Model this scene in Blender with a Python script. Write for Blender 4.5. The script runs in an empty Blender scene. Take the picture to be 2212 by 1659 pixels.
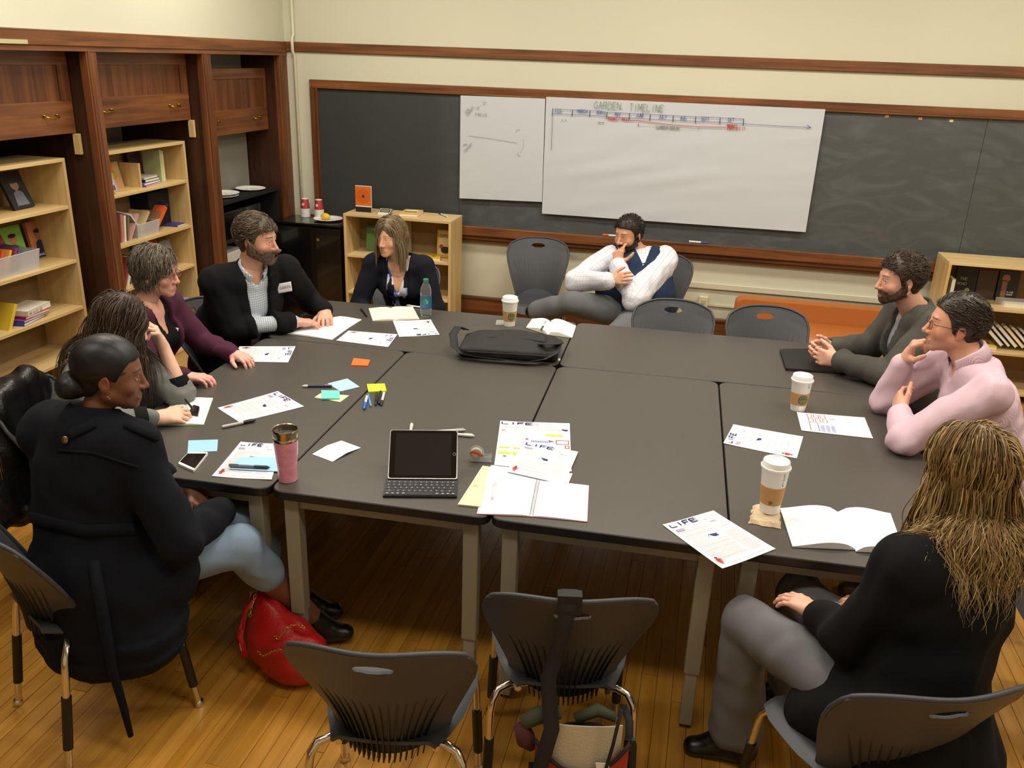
import bpy, math, random
import numpy as np
from mathutils import Vector, Matrix
random.seed(7); RNG = np.random.RandomState(7)
SC = bpy.context.scene; COL = SC.collection

# ---------------------------------------------------------------- camera
CAMP = np.array([3.347, -2.322, 2.1275]); FPX = 1862.75
_y, _p, _r = -.2153, .3627, .0361
_F = np.array([math.sin(_y)*math.cos(_p), math.cos(_y)*math.cos(_p), -math.sin(_p)])
_R = np.array([math.cos(_y), -math.sin(_y), 0.]); _U = np.cross(_R, _F)
CR = math.cos(_r)*_R + math.sin(_r)*_U; CU = -math.sin(_r)*_R + math.cos(_r)*_U; CF = _F
cam = bpy.data.objects.new('camera', bpy.data.cameras.new('camera')); COL.objects.link(cam)
cam.data.sensor_width = 36; cam.data.lens = FPX/2212*36; cam.data.clip_start = .05
cam.matrix_world = Matrix(((CR[0], CU[0], -CF[0], CAMP[0]), (CR[1], CU[1], -CF[1], CAMP[1]), (CR[2], CU[2], -CF[2], CAMP[2]), (0, 0, 0, 1)))
SC.camera = cam
# ---------------------------------------------------------------- world, lights, exposure
w = bpy.data.worlds.new('world'); SC.world = w; w.use_nodes = True
w.node_tree.nodes['Background'].inputs[0].default_value = (.9, .92, 1, 1)
w.node_tree.nodes['Background'].inputs[1].default_value = .1
SC.view_settings.view_transform = 'Standard'; SC.view_settings.look = 'None'
SC.view_settings.exposure = 0.12; SC.view_settings.gamma = 1; SC.view_settings.use_curve_mapping = False
SC.cycles.max_bounces = 6; SC.cycles.diffuse_bounces = 3; SC.cycles.use_denoising = True
CEIL = 3.5
LAMPS = [(1.0, 2.75), (3.1, 2.75), (5.2, 2.75), (1.0, .95), (3.1, .95), (5.2, .95), (1.0, -1.1), (3.1, -1.1), (5.2, -1.1)]
LAMP_W = [30]*3+[33]*3+[17]*3
for i, (lx, ly) in enumerate(LAMPS):
    ld = bpy.data.lights.new('tube_light', 'AREA'); ld.shape = 'RECTANGLE'; ld.size = 1.2; ld.size_y = .3
    ld.energy = LAMP_W[i]; ld.color = (1, .94, .84)
    lo = bpy.data.objects.new('tube_light', ld); lo.location = (lx, ly, CEIL-.16); COL.objects.link(lo)

# ---------------------------------------------------------------- pixel -> place (photo pixel to a point on a plane)
def ray(px, py): return (px-1106)/FPX*CR - (py-829.5)/FPX*CU + CF
def onz(px, py, z): d = ray(px, py); return CAMP + (z-CAMP[2])/d[2]*d
def onx(px, py, x): d = ray(px, py); return CAMP + (x-CAMP[0])/d[0]*d
def ony(px, py, y): d = ray(px, py); return CAMP + (y-CAMP[1])/d[1]*d
def dep(px, py, d): return CAMP + ray(px, py)*d
TZ = .735; YB = 4.286
_c, _s = math.cos(.0318), math.sin(.0318)
def T(x, y, z=0.): return np.array([_c*x-_s*y+1.2448, _s*x+_c*y, z])   # table grid -> room
TROT = .0318

# ---------------------------------------------------------------- colours and materials
def lin(c):
    if isinstance(c, str): c = [int(c[i:i+2], 16)/255 for i in (0, 2, 4)]
    return tuple(((v/12.92) if v <= .04045 else ((v+.055)/1.055)**2.4) for v in c[:3])
MATS = {}
def mat(name, col='808080', rough=.6, metal=0, spec=.5, attr=None, bump=0, bscale=80, noise=0, nscale=6, alpha=1, trans=0, emit=0, sheen=0, coat=0, stretch=None, var=0):
    if name in MATS: return MATS[name]
    m = bpy.data.materials.new(name); m.use_nodes = True; nt = m.node_tree; N = nt.nodes; L = nt.links
    b = N['Principled BSDF']; c = lin(col)
    b.inputs['Base Color'].default_value = (*c, 1); b.inputs['Roughness'].default_value = rough
    b.inputs['Metallic'].default_value = metal; b.inputs['Specular IOR Level'].default_value = spec
    b.inputs['Alpha'].default_value = alpha; b.inputs['Transmission Weight'].default_value = trans
    b.inputs['Sheen Weight'].default_value = sheen; b.inputs['Coat Weight'].default_value = coat
    if emit: b.inputs['Emission Color'].default_value = (*c, 1); b.inputs['Emission Strength'].default_value = emit
    src = None
    if attr:
        a = N.new('ShaderNodeAttribute'); a.attribute_name = attr; src = a.outputs['Color']
    tc = N.new('ShaderNodeTexCoord'); co = tc.outputs['Object']
    if stretch:
        mp = N.new('ShaderNodeMapping'); mp.inputs['Scale'].default_value = stretch; L.new(co, mp.inputs['Vector']); co = mp.outputs[0]
    if noise:
        n = N.new('ShaderNodeTexNoise'); n.inputs['Scale'].default_value = nscale; n.inputs['Detail'].default_value = 5; L.new(co, n.inputs['Vector'])
        mr = N.new('ShaderNodeMapRange'); mr.inputs[1].default_value = .1; mr.inputs[2].default_value = .75; mr.inputs[3].default_value = 1-noise; mr.inputs[4].default_value = 1+noise
        L.new(n.outputs[0], mr.inputs[0])
        mx = N.new('ShaderNodeMix'); mx.data_type = 'RGBA'; mx.blend_type = 'MULTIPLY'; mx.inputs[0].default_value = 1
        if src: L.new(src, mx.inputs[6])
        else: mx.inputs[6].default_value = (*c, 1)
        cb = N.new('ShaderNodeCombineColor')
        for k in range(3): L.new(mr.outputs[0], cb.inputs[k])
        L.new(cb.outputs[0], mx.inputs[7]); src = mx.outputs[2]
    if var:
        oi = N.new('ShaderNodeObjectInfo'); ge = N.new('ShaderNodeNewGeometry')
        ad = N.new('ShaderNodeMath'); ad.operation = 'ADD'; L.new(oi.outputs['Random'], ad.inputs[0]); L.new(ge.outputs['Random Per Island'], ad.inputs[1])
        fr = N.new('ShaderNodeMath'); fr.operation = 'FRACT'; L.new(ad.outputs[0], fr.inputs[0])
        m2 = N.new('ShaderNodeMapRange'); m2.inputs[3].default_value = 1-var; m2.inputs[4].default_value = 1+var; L.new(fr.outputs[0], m2.inputs[0])
        cb = N.new('ShaderNodeCombineColor')
        for k in range(3): L.new(m2.outputs[0], cb.inputs[k])
        mx = N.new('ShaderNodeMix'); mx.data_type = 'RGBA'; mx.blend_type = 'MULTIPLY'; mx.inputs[0].default_value = 1
        if src: L.new(src, mx.inputs[6])
        else: mx.inputs[6].default_value = (*c, 1)
        L.new(cb.outputs[0], mx.inputs[7]); src = mx.outputs[2]
    if src: L.new(src, b.inputs['Base Color'])
    if bump:
        n = N.new('ShaderNodeTexNoise'); n.inputs['Scale'].default_value = bscale; n.inputs['Detail'].default_value = 4; L.new(co, n.inputs['Vector'])
        bp = N.new('ShaderNodeBump'); bp.inputs['Strength'].default_value = bump; bp.inputs['Distance'].default_value = .01
        L.new(n.outputs[0], bp.inputs['Height']); L.new(bp.outputs[0], b.inputs['Normal'])
    MATS[name] = m; return m

# ---------------------------------------------------------------- mesh building
class MB:
    def __init__(s): s.V = []; s.F = []; s.m = []; s.mats = []; s.cur = 0; s.n = 0
    def mat(s, m):
        if m not in s.mats: s.mats.append(m)
        s.cur = s.mats.index(m); return s
    def add(s, V, F):
        V = np.asarray(V, float).reshape(-1, 3); s.V.append(V)
        for f in F: s.F.append([i+s.n for i in f]); s.m.append(s.cur)
        s.n += len(V); return s
    def box(s, x0, x1, y0, y1, z0, z1, b=0):
        if b and min(abs(x1-x0), abs(y1-y0), abs(z1-z0)) > 2.2*b: return s.rbox((x0+x1)/2, (y0+y1)/2, (z0+z1)/2, abs(x1-x0), abs(y1-y0), abs(z1-z0), b)
        V = [(x, y, z) for z in (z0, z1) for y in (y0, y1) for x in (x0, x1)]
        return s.add(V, [(0, 2, 3, 1), (4, 5, 7, 6), (0, 1, 5, 4), (2, 6, 7, 3), (0, 4, 6, 2), (1, 3, 7, 5)])
    def obox(s, c, ax, ay, az, sx, sy, sz):
        c, ax, ay, az = (np.asarray(v, float) for v in (c, ax, ay, az))
        V = [c+ax*sx*x/2+ay*sy*y/2+az*sz*z/2 for z in (-1, 1) for y in (-1, 1) for x in (-1, 1)]
        return s.add(V, [(0, 2, 3, 1), (4, 5, 7, 6), (0, 1, 5, 4), (2, 6, 7, 3), (0, 4, 6, 2), (1, 3, 7, 5)])
    def rbox(s, cx, cy, cz, sx, sy, sz, b):
        P = rpoly([(-sx/2, -sy/2), (sx/2, -sy/2), (sx/2, sy/2), (-sx/2, sy/2)], b, 3)
        Q = [(x*(1-2*b/sx), y*(1-2*b/sy)) for x, y in P]
        rings = [[(cx+x, cy+y, cz-sz/2) for x, y in Q], [(cx+x, cy+y, cz-sz/2+b) for x, y in P], [(cx+x, cy+y, cz+sz/2-b) for x, y in P], [(cx+x, cy+y, cz+sz/2) for x, y in Q]]
        return s.loft(rings)
    def loft(s, rings, caps=True, close=True):
        n = len(rings[0]); V = np.array(rings, float).reshape(-1, 3); F = []
        for i in range(len(rings)-1):
            for j in range(n if close else n-1):
                k = (j+1) % n; F.append((i*n+j, i*n+k, (i+1)*n+k, (i+1)*n+j))
        if caps: F.append(tuple(range(n-1, -1, -1))); F.append(tuple((len(rings)-1)*n+j for j in range(n)))
        return s.add(V, F)
    def prism(s, poly, z0, z1):
        return s.loft([[(x, y, z0) for x, y in poly], [(x, y, z1) for x, y in poly]])
    def slab(s, pts, h, up=(0, 0, 1)):   # polygon in space extruded by h along up
        up = np.asarray(up, float); pts = [np.asarray(p, float) for p in pts]
        return s.loft([pts, [p+up*h for p in pts]])
    def tube(s, pts, r, n=8, caps=True):
        pts = [np.asarray(p, float) for p in pts]; R = r if hasattr(r, '__len__') else [r]*len(pts); rings = []
        t = pts[1]-pts[0]; t = t/np.linalg.norm(t); a = np.array([0, 0, 1.]) if abs(t[2]) < .9 else np.array([1., 0, 0]); u = np.cross(t, a); u /= np.linalg.norm(u)
        for i, p in enumerate(pts):
            t = pts[min(i+1, len(pts)-1)]-pts[max(i-1, 0)]; t = t/(np.linalg.norm(t)+1e-12)
            u = u-t*(u@t); u /= np.linalg.norm(u)+1e-12; v = np.cross(t, u)
            rings.append([p+(u*math.cos(q)+v*math.sin(q))*R[i] for q in [2*math.pi*k/n for k in range(n)]])
        return s.loft(rings, caps)
    def lathe(s, prof, c=(0, 0, 0), n=24, caps=True):
        rings = [[(c[0]+r*math.cos(2*math.pi*k/n), c[1]+r*math.sin(2*math.pi*k/n), c[2]+z) for k in range(n)] for r, z in prof]
        return s.loft(rings, caps)
    def grid(s, P, th=0, flip=False):    # P[i][j] points; optional thickness along normals (double sided sheet)
        P = np.array(P, float); a, b = P.shape[:2]
        F = [(i*b+j, i*b+j+1, (i+1)*b+j+1, (i+1)*b+j) for i in range(a-1) for j in range(b-1)]
        if flip: F = [f[::-1] for f in F]
        if not th: return s.add(P.reshape(-1, 3), F)
        du = np.gradient(P, axis=0); dv = np.gradient(P, axis=1); Nn = np.cross(du, dv); Nn /= np.linalg.norm(Nn, axis=2, keepdims=True)+1e-12
        Q = P-Nn*th; n = a*b; F2 = [tuple(i+n for i in f[::-1]) for f in F]; B = []
        bd = [(0, j) for j in range(b)]+[(i, b-1) for i in range(1, a)]+[(a-1, j) for j in range(b-2, -1, -1)]+[(i, 0) for i in range(a-2, 0, -1)]
        bd = [i*b+j for i, j in bd]
        for k in range(len(bd)): p, q = bd[k], bd[(k+1) % len(bd)]; B.append((q, p, p+n, q+n) if not flip else (p, q, q+n, p+n))
        return s.add(np.concatenate([P.reshape(-1, 3), Q.reshape(-1, 3)]), F+F2+B)
def rpoly(poly, r, n=4):
    out = []; m = len(poly)
    for i in range(m):
        p = np.array(poly[i], float); a = np.array(poly[i-1], float)-p; b = np.array(poly[(i+1) % m], float)-p
        la, lb = np.linalg.norm(a), np.linalg.norm(b); rr = min(r, la*.49, lb*.49); a = a/la; b = b/lb
        for k in range(n+1):
            t = k/n; out.append(tuple(p+a*rr*(1-t)**2+b*rr*t**2))
    return out
ORG = {}
def mk(name, mb, m=None, parent=None, smooth=False, org=None, attrs=None, angle=None):
    if isinstance(mb, MB):
        V = np.concatenate(mb.V); F = mb.F; mi = mb.m; mats = mb.mats or [m]
    else: V, F = mb; mi = None; mats = [m]
    if parent is not None: o0 = ORG.get(parent.name, np.zeros(3))
    elif org is not None: o0 = np.asarray(org, float)
    else: o0 = np.array([(V[:, 0].min()+V[:, 0].max())/2, (V[:, 1].min()+V[:, 1].max())/2, V[:, 2].min()])
    me = bpy.data.meshes.new(name); W = V-o0
    if isinstance(F, np.ndarray):
        k = F.shape[1]; me.vertices.add(len(W)); me.vertices.foreach_set('co', W.astype(np.float32).ravel())
        me.loops.add(F.size); me.loops.foreach_set('vertex_index', F.astype(np.int32).ravel())
        me.polygons.add(len(F)); me.polygons.foreach_set('loop_start', np.arange(0, F.size, k, dtype=np.int32)); me.update(calc_edges=True); me.validate()
    else: me.from_pydata(W.tolist(), [], F)
    for q in mats: me.materials.append(q)
    if mi is not None and len(mats) > 1: me.polygons.foreach_set('material_index', mi)
    if smooth: me.polygons.foreach_set('use_smooth', [True]*len(me.polygons))
    if smooth and angle: me.set_sharp_from_angle(angle=math.radians(angle))
    if attrs:
        for k, A in attrs.items():
            A = A(V) if callable(A) else A
            at = me.attributes.new(k, 'FLOAT_COLOR', 'POINT'); A4 = np.ones((len(V), 4), np.float32); A4[:, :3] = A; at.data.foreach_set('color', A4.ravel())
    me.update()
    ob = bpy.data.objects.new(name, me); COL.objects.link(ob)
    if parent is not None: ob.parent = parent
    else: ob.location = o0
    ORG[ob.name] = o0
    return ob
def tag(o, label=None, cat=None, group=None, kind=None):
    if label: o['label'] = label
    if cat: o['category'] = cat
    if group: o['group'] = group
    if kind: o['kind'] = kind
    return o
def thing(name, label, cat, loc=(0, 0, 0), group=None):
    o = bpy.data.objects.new(name, None); COL.objects.link(o); o.location = tuple(loc); o.empty_display_size = .1
    ORG[o.name] = np.asarray(loc, float); return tag(o, label, cat, group)
def struct(name, mb, m=None, **k): return tag(mk(name, mb, m, **k), kind='structure')
def copy_tree(o, parent=None):
    c = o.copy(); COL.objects.link(c); c.parent = parent
    for ch in list(o.children): copy_tree(ch, c)
    return c
def unit(v): v = np.asarray(v, float); return v/(np.linalg.norm(v)+1e-12)
# printing on flat things: a page frame with origin at the top-left corner, u to the right, v down, n up
class Page:
    def __init__(s, tl, u, v, n=None, lift=.0006):
        s.o = np.asarray(tl, float); s.u = unit(u); s.v = unit(v); s.n = unit(np.cross(s.v, s.u)) if n is None else unit(n); s.lift = lift; s.mb = MB()
    def P(s, x, y, k=1): return s.o+s.u*x+s.v*y+s.n*s.lift*k
    def rect(s, x0, y0, x1, y1, m, k=1): s.mb.mat(m).add([s.P(x0, y0, k), s.P(x0, y1, k), s.P(x1, y1, k), s.P(x1, y0, k)], [(0, 1, 2, 3)]); return s
    def frame(s, x0, y0, x1, y1, w, m, k=1):
        s.rect(x0, y0, x1, y0+w, m, k); s.rect(x0, y1-w, x1, y1, m, k); s.rect(x0, y0+w, x0+w, y1-w, m, k); s.rect(x1-w, y0+w, x1, y1-w, m, k); return s
    def poly(s, pts, m, k=1): s.mb.mat(m).add([s.P(x, y, k) for x, y in pts], [tuple(range(len(pts)))[::-1]]); return s
    def disc(s, x, y, r, m, k=1, n=14, ry=None): return s.poly([(x+r*math.cos(2*math.pi*i/n), y-(ry or r)*math.sin(2*math.pi*i/n)) for i in range(n)][::-1], m, k)
    def line(s, pts, w, m, k=1):
        for (x0, y0), (x1, y1) in zip(pts[:-1], pts[1:]):
            l = math.hypot(x1-x0, y1-y0)+1e-9; a, b = -(y1-y0)/l*w/2, (x1-x0)/l*w/2
            s.mb.mat(m).add([s.P(x0+a, y0+b, k), s.P(x1+a, y1+b, k), s.P(x1-a, y1-b, k), s.P(x0-a, y0-b, k)], [(0, 1, 2, 3)])
        return s
    def strokes(s, txt, x, y, h, m, w=None, asp=.62, rot=0, jit=0, k=1, gap=.35):
        w = w or h*.12; ca, sa = math.cos(rot), math.sin(rot); cx = 0
        for ch in txt:
            if ch == ' ': cx += h*asp*.9; continue
            for st in GL.get(ch.upper(), GL['?']):
                pts = [((cx+px*h*asp), (py-1)*h) for px, py in st]
                pts = [(x+a*ca-b*sa+(random.uniform(-jit, jit)*h if jit else 0), y+a*sa+b*ca+(random.uniform(-jit, jit)*h if jit else 0)) for a, b in pts]
                s.line(pts, w, m, k)
            cx += h*asp*(1+gap)
        return s
    def build(s, name, parent): return mk(name, s.mb, parent=parent) if s.mb.n else None
_g = '''A 0,1 .5,0 1,1|.2,.6 .8,.6
B 0,0 0,1 .8,1 1,.75 .8,.5 0,.5|0,0 .8,0 .95,.25 .8,.5
C 1,.1 .7,0 .3,0 0,.3 0,.7 .3,1 .7,1 1,.9
D 0,0 0,1 .6,1 1,.7 1,.3 .6,0 0,0
E 1,0 0,0 0,1 1,1|0,.5 .8,.5
F 1,0 0,0 0,1|0,.5 .8,.5
G 1,.1 .7,0 .3,0 0,.3 0,.7 .3,1 .8,1 1,.8 1,.55 .6,.55
H 0,0 0,1|1,0 1,1|0,.5 1,.5
I .5,0 .5,1
J .9,0 .9,.8 .6,1 .2,1 0,.8
K 0,0 0,1|1,0 0,.5 1,1
L 0,0 0,1 1,1
M 0,1 0,0 .5,.6 1,0 1,1
N 0,1 0,0 1,1 1,0
O .3,0 .7,0 1,.3 1,.7 .7,1 .3,1 0,.7 0,.3 .3,0
P 0,1 0,0 .8,0 1,.25 .8,.5 0,.5
Q .3,0 .7,0 1,.3 1,.7 .7,1 .3,1 0,.7 0,.3 .3,0|.6,.7 1,1
R 0,1 0,0 .8,0 1,.25 .8,.5 0,.5|.5,.5 1,1
S 1,.1 .6,0 .2,0 0,.2 .1,.45 .9,.55 1,.8 .8,1 .3,1 0,.9
T 0,0 1,0|.5,0 .5,1
U 0,0 0,.7 .3,1 .7,1 1,.7 1,0
V 0,0 .5,1 1,0
W 0,0 .25,1 .5,.4 .75,1 1,0
X 0,0 1,1|1,0 0,1
Y 0,0 .5,.5 1,0|.5,.5 .5,1
Z 0,0 1,0 0,1 1,1
@ .3,0 .7,0 1,.3 1,.7 .7,1 .3,1 0,.7 0,.3 .3,0|.35,.35 .65,.35 .65,.65 .35,.65 .35,.35
- .1,.5 .9,.5
! .5,0 .5,.7|.5,.9 .5,1
? 0,.2 .4,0 .9,.2 .5,.55 .5,.7|.5,.9 .5,1
. .45,.95 .55,.95
0 .3,0 .7,0 1,.3 1,.7 .7,1 .3,1 0,.7 0,.3 .3,0
1 .2,.2 .5,0 .5,1
2 0,.2 .5,0 1,.25 0,1 1,1
: .5,.25 .5,.35|.5,.7 .5,.8'''
GL = {}
for _l in _g.split('\n'):
    GL[_l[0]] = [[tuple(float(v) for v in p.split(',')) for p in st.split()] for st in _l[2:].split('|')]
# ================================================================ THE ROOM
def wood_mat(name, c1, c2, axis, rough=.35, scale=1, coat=0, blot=.25, plank=0):
    m = bpy.data.materials.new(name); m.use_nodes = True; nt = m.node_tree; N = nt.nodes; L = nt.links; b = N['Principled BSDF']
    tc = N.new('ShaderNodeTexCoord'); oi = N.new('ShaderNodeObjectInfo'); ge = N.new('ShaderNodeNewGeometry')
    ad = N.new('ShaderNodeMath'); ad.operation = 'ADD'; L.new(oi.outputs['Random'], ad.inputs[0]); L.new(ge.outputs['Random Per Island'], ad.inputs[1])
    sc = N.new('ShaderNodeMath'); sc.operation = 'MULTIPLY'; sc.inputs[1].default_value = 37; L.new(ad.outputs[0], sc.inputs[0])
    va = N.new('ShaderNodeVectorMath'); va.operation = 'ADD'; L.new(tc.outputs['Object'], va.inputs[0]); L.new(sc.outputs[0], va.inputs[1])
    mp = N.new('ShaderNodeMapping'); s = [28*scale]*3; s[axis] = 1.3*scale; mp.inputs['Scale'].default_value = s; L.new(va.outputs[0], mp.inputs['Vector'])
    n = N.new('ShaderNodeTexNoise'); n.inputs['Scale'].default_value = 1; n.inputs['Detail'].default_value = 6; n.inputs['Distortion'].default_value = .6; L.new(mp.outputs[0], n.inputs['Vector'])
    cr = N.new('ShaderNodeValToRGB'); cr.color_ramp.elements[0].position = .3; cr.color_ramp.elements[1].position = .72
    cr.color_ramp.elements[0].color = (*lin(c1), 1); cr.color_ramp.elements[1].color = (*lin(c2), 1); L.new(n.outputs[0], cr.inputs[0]); src = cr.outputs[0]
    n2 = N.new('ShaderNodeTexNoise'); n2.inputs['Scale'].default_value = 2.2; n2.inputs['Detail'].default_value = 3; L.new(va.outputs[0], n2.inputs['Vector'])
    def mul(src, fac, lo, hi):
        mr = N.new('ShaderNodeMapRange'); mr.inputs[1].default_value = .3; mr.inputs[2].default_value = .7; mr.inputs[3].default_value = lo; mr.inputs[4].default_value = hi; L.new(fac, mr.inputs[0])
        vm = N.new('ShaderNodeVectorMath'); vm.operation = 'SCALE'; L.new(src, vm.inputs[0]); L.new(mr.outputs[0], vm.inputs['Scale']); return vm.outputs[0]
    src = mul(src, n2.outputs[0], 1-blot, 1+blot*.6)
    if plank:
        fr = N.new('ShaderNodeMath'); fr.operation = 'FRACT'; L.new(ad.outputs[0], fr.inputs[0])
        mr = N.new('ShaderNodeMapRange'); mr.inputs[3].default_value = 1-plank; mr.inputs[4].default_value = 1+plank; L.new(fr.outputs[0], mr.inputs[0])
        vm = N.new('ShaderNodeVectorMath'); vm.operation = 'SCALE'; L.new(src, vm.inputs[0]); L.new(mr.outputs[0], vm.inputs['Scale']); src = vm.outputs[0]
    L.new(src, b.inputs['Base Color']); b.inputs['Roughness'].default_value = rough; b.inputs['Coat Weight'].default_value = coat; b.inputs['Coat Roughness'].default_value = .2
    bp = N.new('ShaderNodeBump'); bp.inputs['Strength'].default_value = .08; bp.inputs['Distance'].default_value = .005; L.new(n.outputs[0], bp.inputs['Height']); L.new(bp.outputs[0], b.inputs['Normal'])
    MATS[name] = m; return m
WALL = mat('cream_wall_paint', 'CDCBB4', .75, bump=.06, bscale=25, noise=.03, nscale=1.2)
DKX = wood_mat('dark_oak_x', '54301A', '8C562E', 0, .38); DKY = wood_mat('dark_oak_y', '54301A', '8C562E', 1, .38); DKZ = wood_mat('dark_oak_z', '4E2A16', '804C28', 2, .4)
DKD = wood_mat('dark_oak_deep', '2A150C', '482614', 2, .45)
PINE = wood_mat('birch_ply', 'C9A769', 'DEC38D', 1, .45, 1, blot=.08); PINX = wood_mat('birch_ply_x', 'CBAB72', 'E0C795', 0, .45, 1, blot=.08); PINZ = wood_mat('birch_ply_z', 'C6A365', 'DCC08A', 2, .45, 1, blot=.08)
BACKP = mat('bookcase_back', '8E734A', .7, noise=.06, nscale=4)
FLOORM = wood_mat('maple_floor', 'A87224', 'CC9440', 1, .3, 1, coat=.35, blot=.14, plank=.14)
BLACK = mat('black_plastic', '101011', .45); CHROME = mat('chrome', 'D8D4CC', .16, 1); BRASS = mat('brass', 'C9A34A', .25, 1)
WHITEP = mat('white_paper', 'F0EEF2', .8)
X1 = 6.6; Y0 = -3.4
# floor base and strip-by-strip maple boards
fl = struct('floor', MB().box(-.75, X1, Y0, YB+.02, -.06, -.022), mat('subfloor_dark', '3A2510', .9), org=(3, 0, -.022))
PW = .057; pl = []; x = -.75; ci = 0
while x < X1-.01:
    y = Y0-random.random()*1.2
    while y < YB:
        L_ = random.choice([.9, 1.2, 1.5, 1.8, 2.1]); a, b_ = max(y, Y0), min(y+L_, YB)
        if b_-a > .05: pl.append((x, a, b_))
        y += L_
    x += PW
def _plank_seen(p):
    c = np.array([p[0]+PW/2, (p[1]+p[2])/2, 0]); d = c-CAMP; z = d@CF
    if z < .8: return 1e9
    px, py = 1106+FPX*(d@CR)/z, 829.5-FPX*(d@CU)/z
    vis = -150 < px < 2360 and 600 < py < 1900
    hid = T(.0, .3)[0] < c[0] < T(3, 0)[0] and .5 < c[1] < 2.3
    return z+(0 if vis else 50)+(20 if hid else 0)
pl.sort(key=_plank_seen)
PM = {}
for p in pl[:300]:
    L_ = round(p[2]-p[1], 3)
    if L_ not in PM:
        me_o = mk('plank', MB().box(-PW/2+.0006, PW/2-.0006, -L_/2+.0008, L_/2-.0008, -.02, 0, .0012), FLOORM, org=(0, 0, 0)); PM[L_] = me_o.data; bpy.data.objects.remove(me_o)
    o = bpy.data.objects.new('plank', PM[L_]); COL.objects.link(o); o.parent = fl; o.location = (p[0]+PW/2-3, (p[1]+p[2])/2, .022)
mb = MB()
for p in pl[300:]: mb.box(p[0]+.0006, p[0]+PW-.0006, p[1]+.0008, p[2]-.0008, -.02, 0)
tag(mk('planks', mb, FLOORM, parent=fl), kind='stuff')
struct('ceiling', MB().box(-.8, X1+.1, Y0-.1, YB+.12, CEIL, CEIL+.1), mat('ceiling_paint', 'E6E2D6', .9))
struct('wall_back', MB().box(-.8, X1+.1, YB, YB+.12, 0, CEIL), WALL)
struct('wall_right', MB().box(X1, X1+.12, Y0, YB, 0, CEIL), WALL)
struct('wall_front', MB().box(-.8, X1, Y0-.12, Y0, 0, CEIL), WALL)
struct('wall_left', MB().box(-.12, 0, Y0, YB, 2.176, CEIL), WALL)
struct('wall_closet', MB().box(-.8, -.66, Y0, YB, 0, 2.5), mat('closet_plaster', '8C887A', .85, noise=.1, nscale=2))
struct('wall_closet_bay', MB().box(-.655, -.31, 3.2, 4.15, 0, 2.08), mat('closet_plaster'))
# picture rail on both walls
struct('trim_1', MB().box(-.004, X1, YB-.022, YB, 2.108, 2.178, .004), DKX)
mb = MB().box(-.03, .024, Y0, YB-.004, 2.10, 2.176, .004).box(-.03, .016, Y0, YB-.004, 2.076, 2.10)
struct('trim_2', mb, DKY)
# baseboard
struct('baseboard_back', MB().box(0, X1, YB-.02, YB, 0, .285).box(0, X1, YB-.03, YB, .27, .295, .004), DKX)
struct('baseboard_front', MB().box(0, X1, Y0, Y0+.02, 0, .285), DKX)
struct('baseboard_right', MB().box(X1-.02, X1, Y0, YB, 0, .285), DKY)
# ceiling light fixtures (out of frame, they light the room)
DIFF = mat('lamp_diffuser', 'FFF2DC', .5, emit=1.6)
for i, (lx, ly) in enumerate(LAMPS):
    t = thing('ceiling_light', 'fluorescent ceiling fixture, %s of the row %s' % (['leftmost', 'middle one', 'rightmost'][i % 3], ['nearest the chalkboard', 'over the tables', 'behind the camera'][i//3]), 'light', (lx, ly, CEIL), 'ceiling fixtures over the room')
    mk('housing', MB().box(lx-.64, lx+.64, ly-.18, ly+.18, CEIL-.09, CEIL), mat('white_metal', 'DDDDDA', .4), t)
    mk('diffuser', MB().box(lx-.62, lx+.62, ly-.16, ly+.16, CEIL-.13, CEIL-.09), DIFF, t)
# wall pipe in the corner
tag(mk('wall_pipe', MB().tube([(.085, YB-.02, .3), (.085, YB-.02, 2.08), (.085, YB-.045, 2.11), (.085, YB-.045, 2.2), (.085, YB-.02, 2.23), (.085, YB-.02, CEIL)], .012, 10), mat('painted_pipe', 'D5CFB5', .5), smooth=True), 'cream painted conduit pipe running up the room corner', 'pipe')
# ---- alcove posts, side walls, sliding panels
posts = [(-3.4, -1.25), (-.25, -.14), (.86, .97), (1.971, 2.055), (3.094, 3.195), (4.155, YB-.003)]
alc = thing('closet_front', 'dark oak closet front with three open bays along the left wall', 'closet', (0, 1.5, 0))
for a, b_ in posts:
    mb = MB().mat(DKZ).box(-.035, .012, a, b_, 0, 2.08, .003)
    if b_-a < .2: mb.box(.0, .017, a+.012, a+.03, 0, 2.08)
    mk('post', mb, parent=alc)
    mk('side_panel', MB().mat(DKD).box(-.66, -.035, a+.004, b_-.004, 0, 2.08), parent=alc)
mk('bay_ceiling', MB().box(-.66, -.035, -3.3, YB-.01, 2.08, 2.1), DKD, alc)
bays = [(-.14, .86, 1.52), (.97, 1.971, 1.62), (2.055, 3.094, 1.63), (3.195, 4.155, 1.56)]
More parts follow.
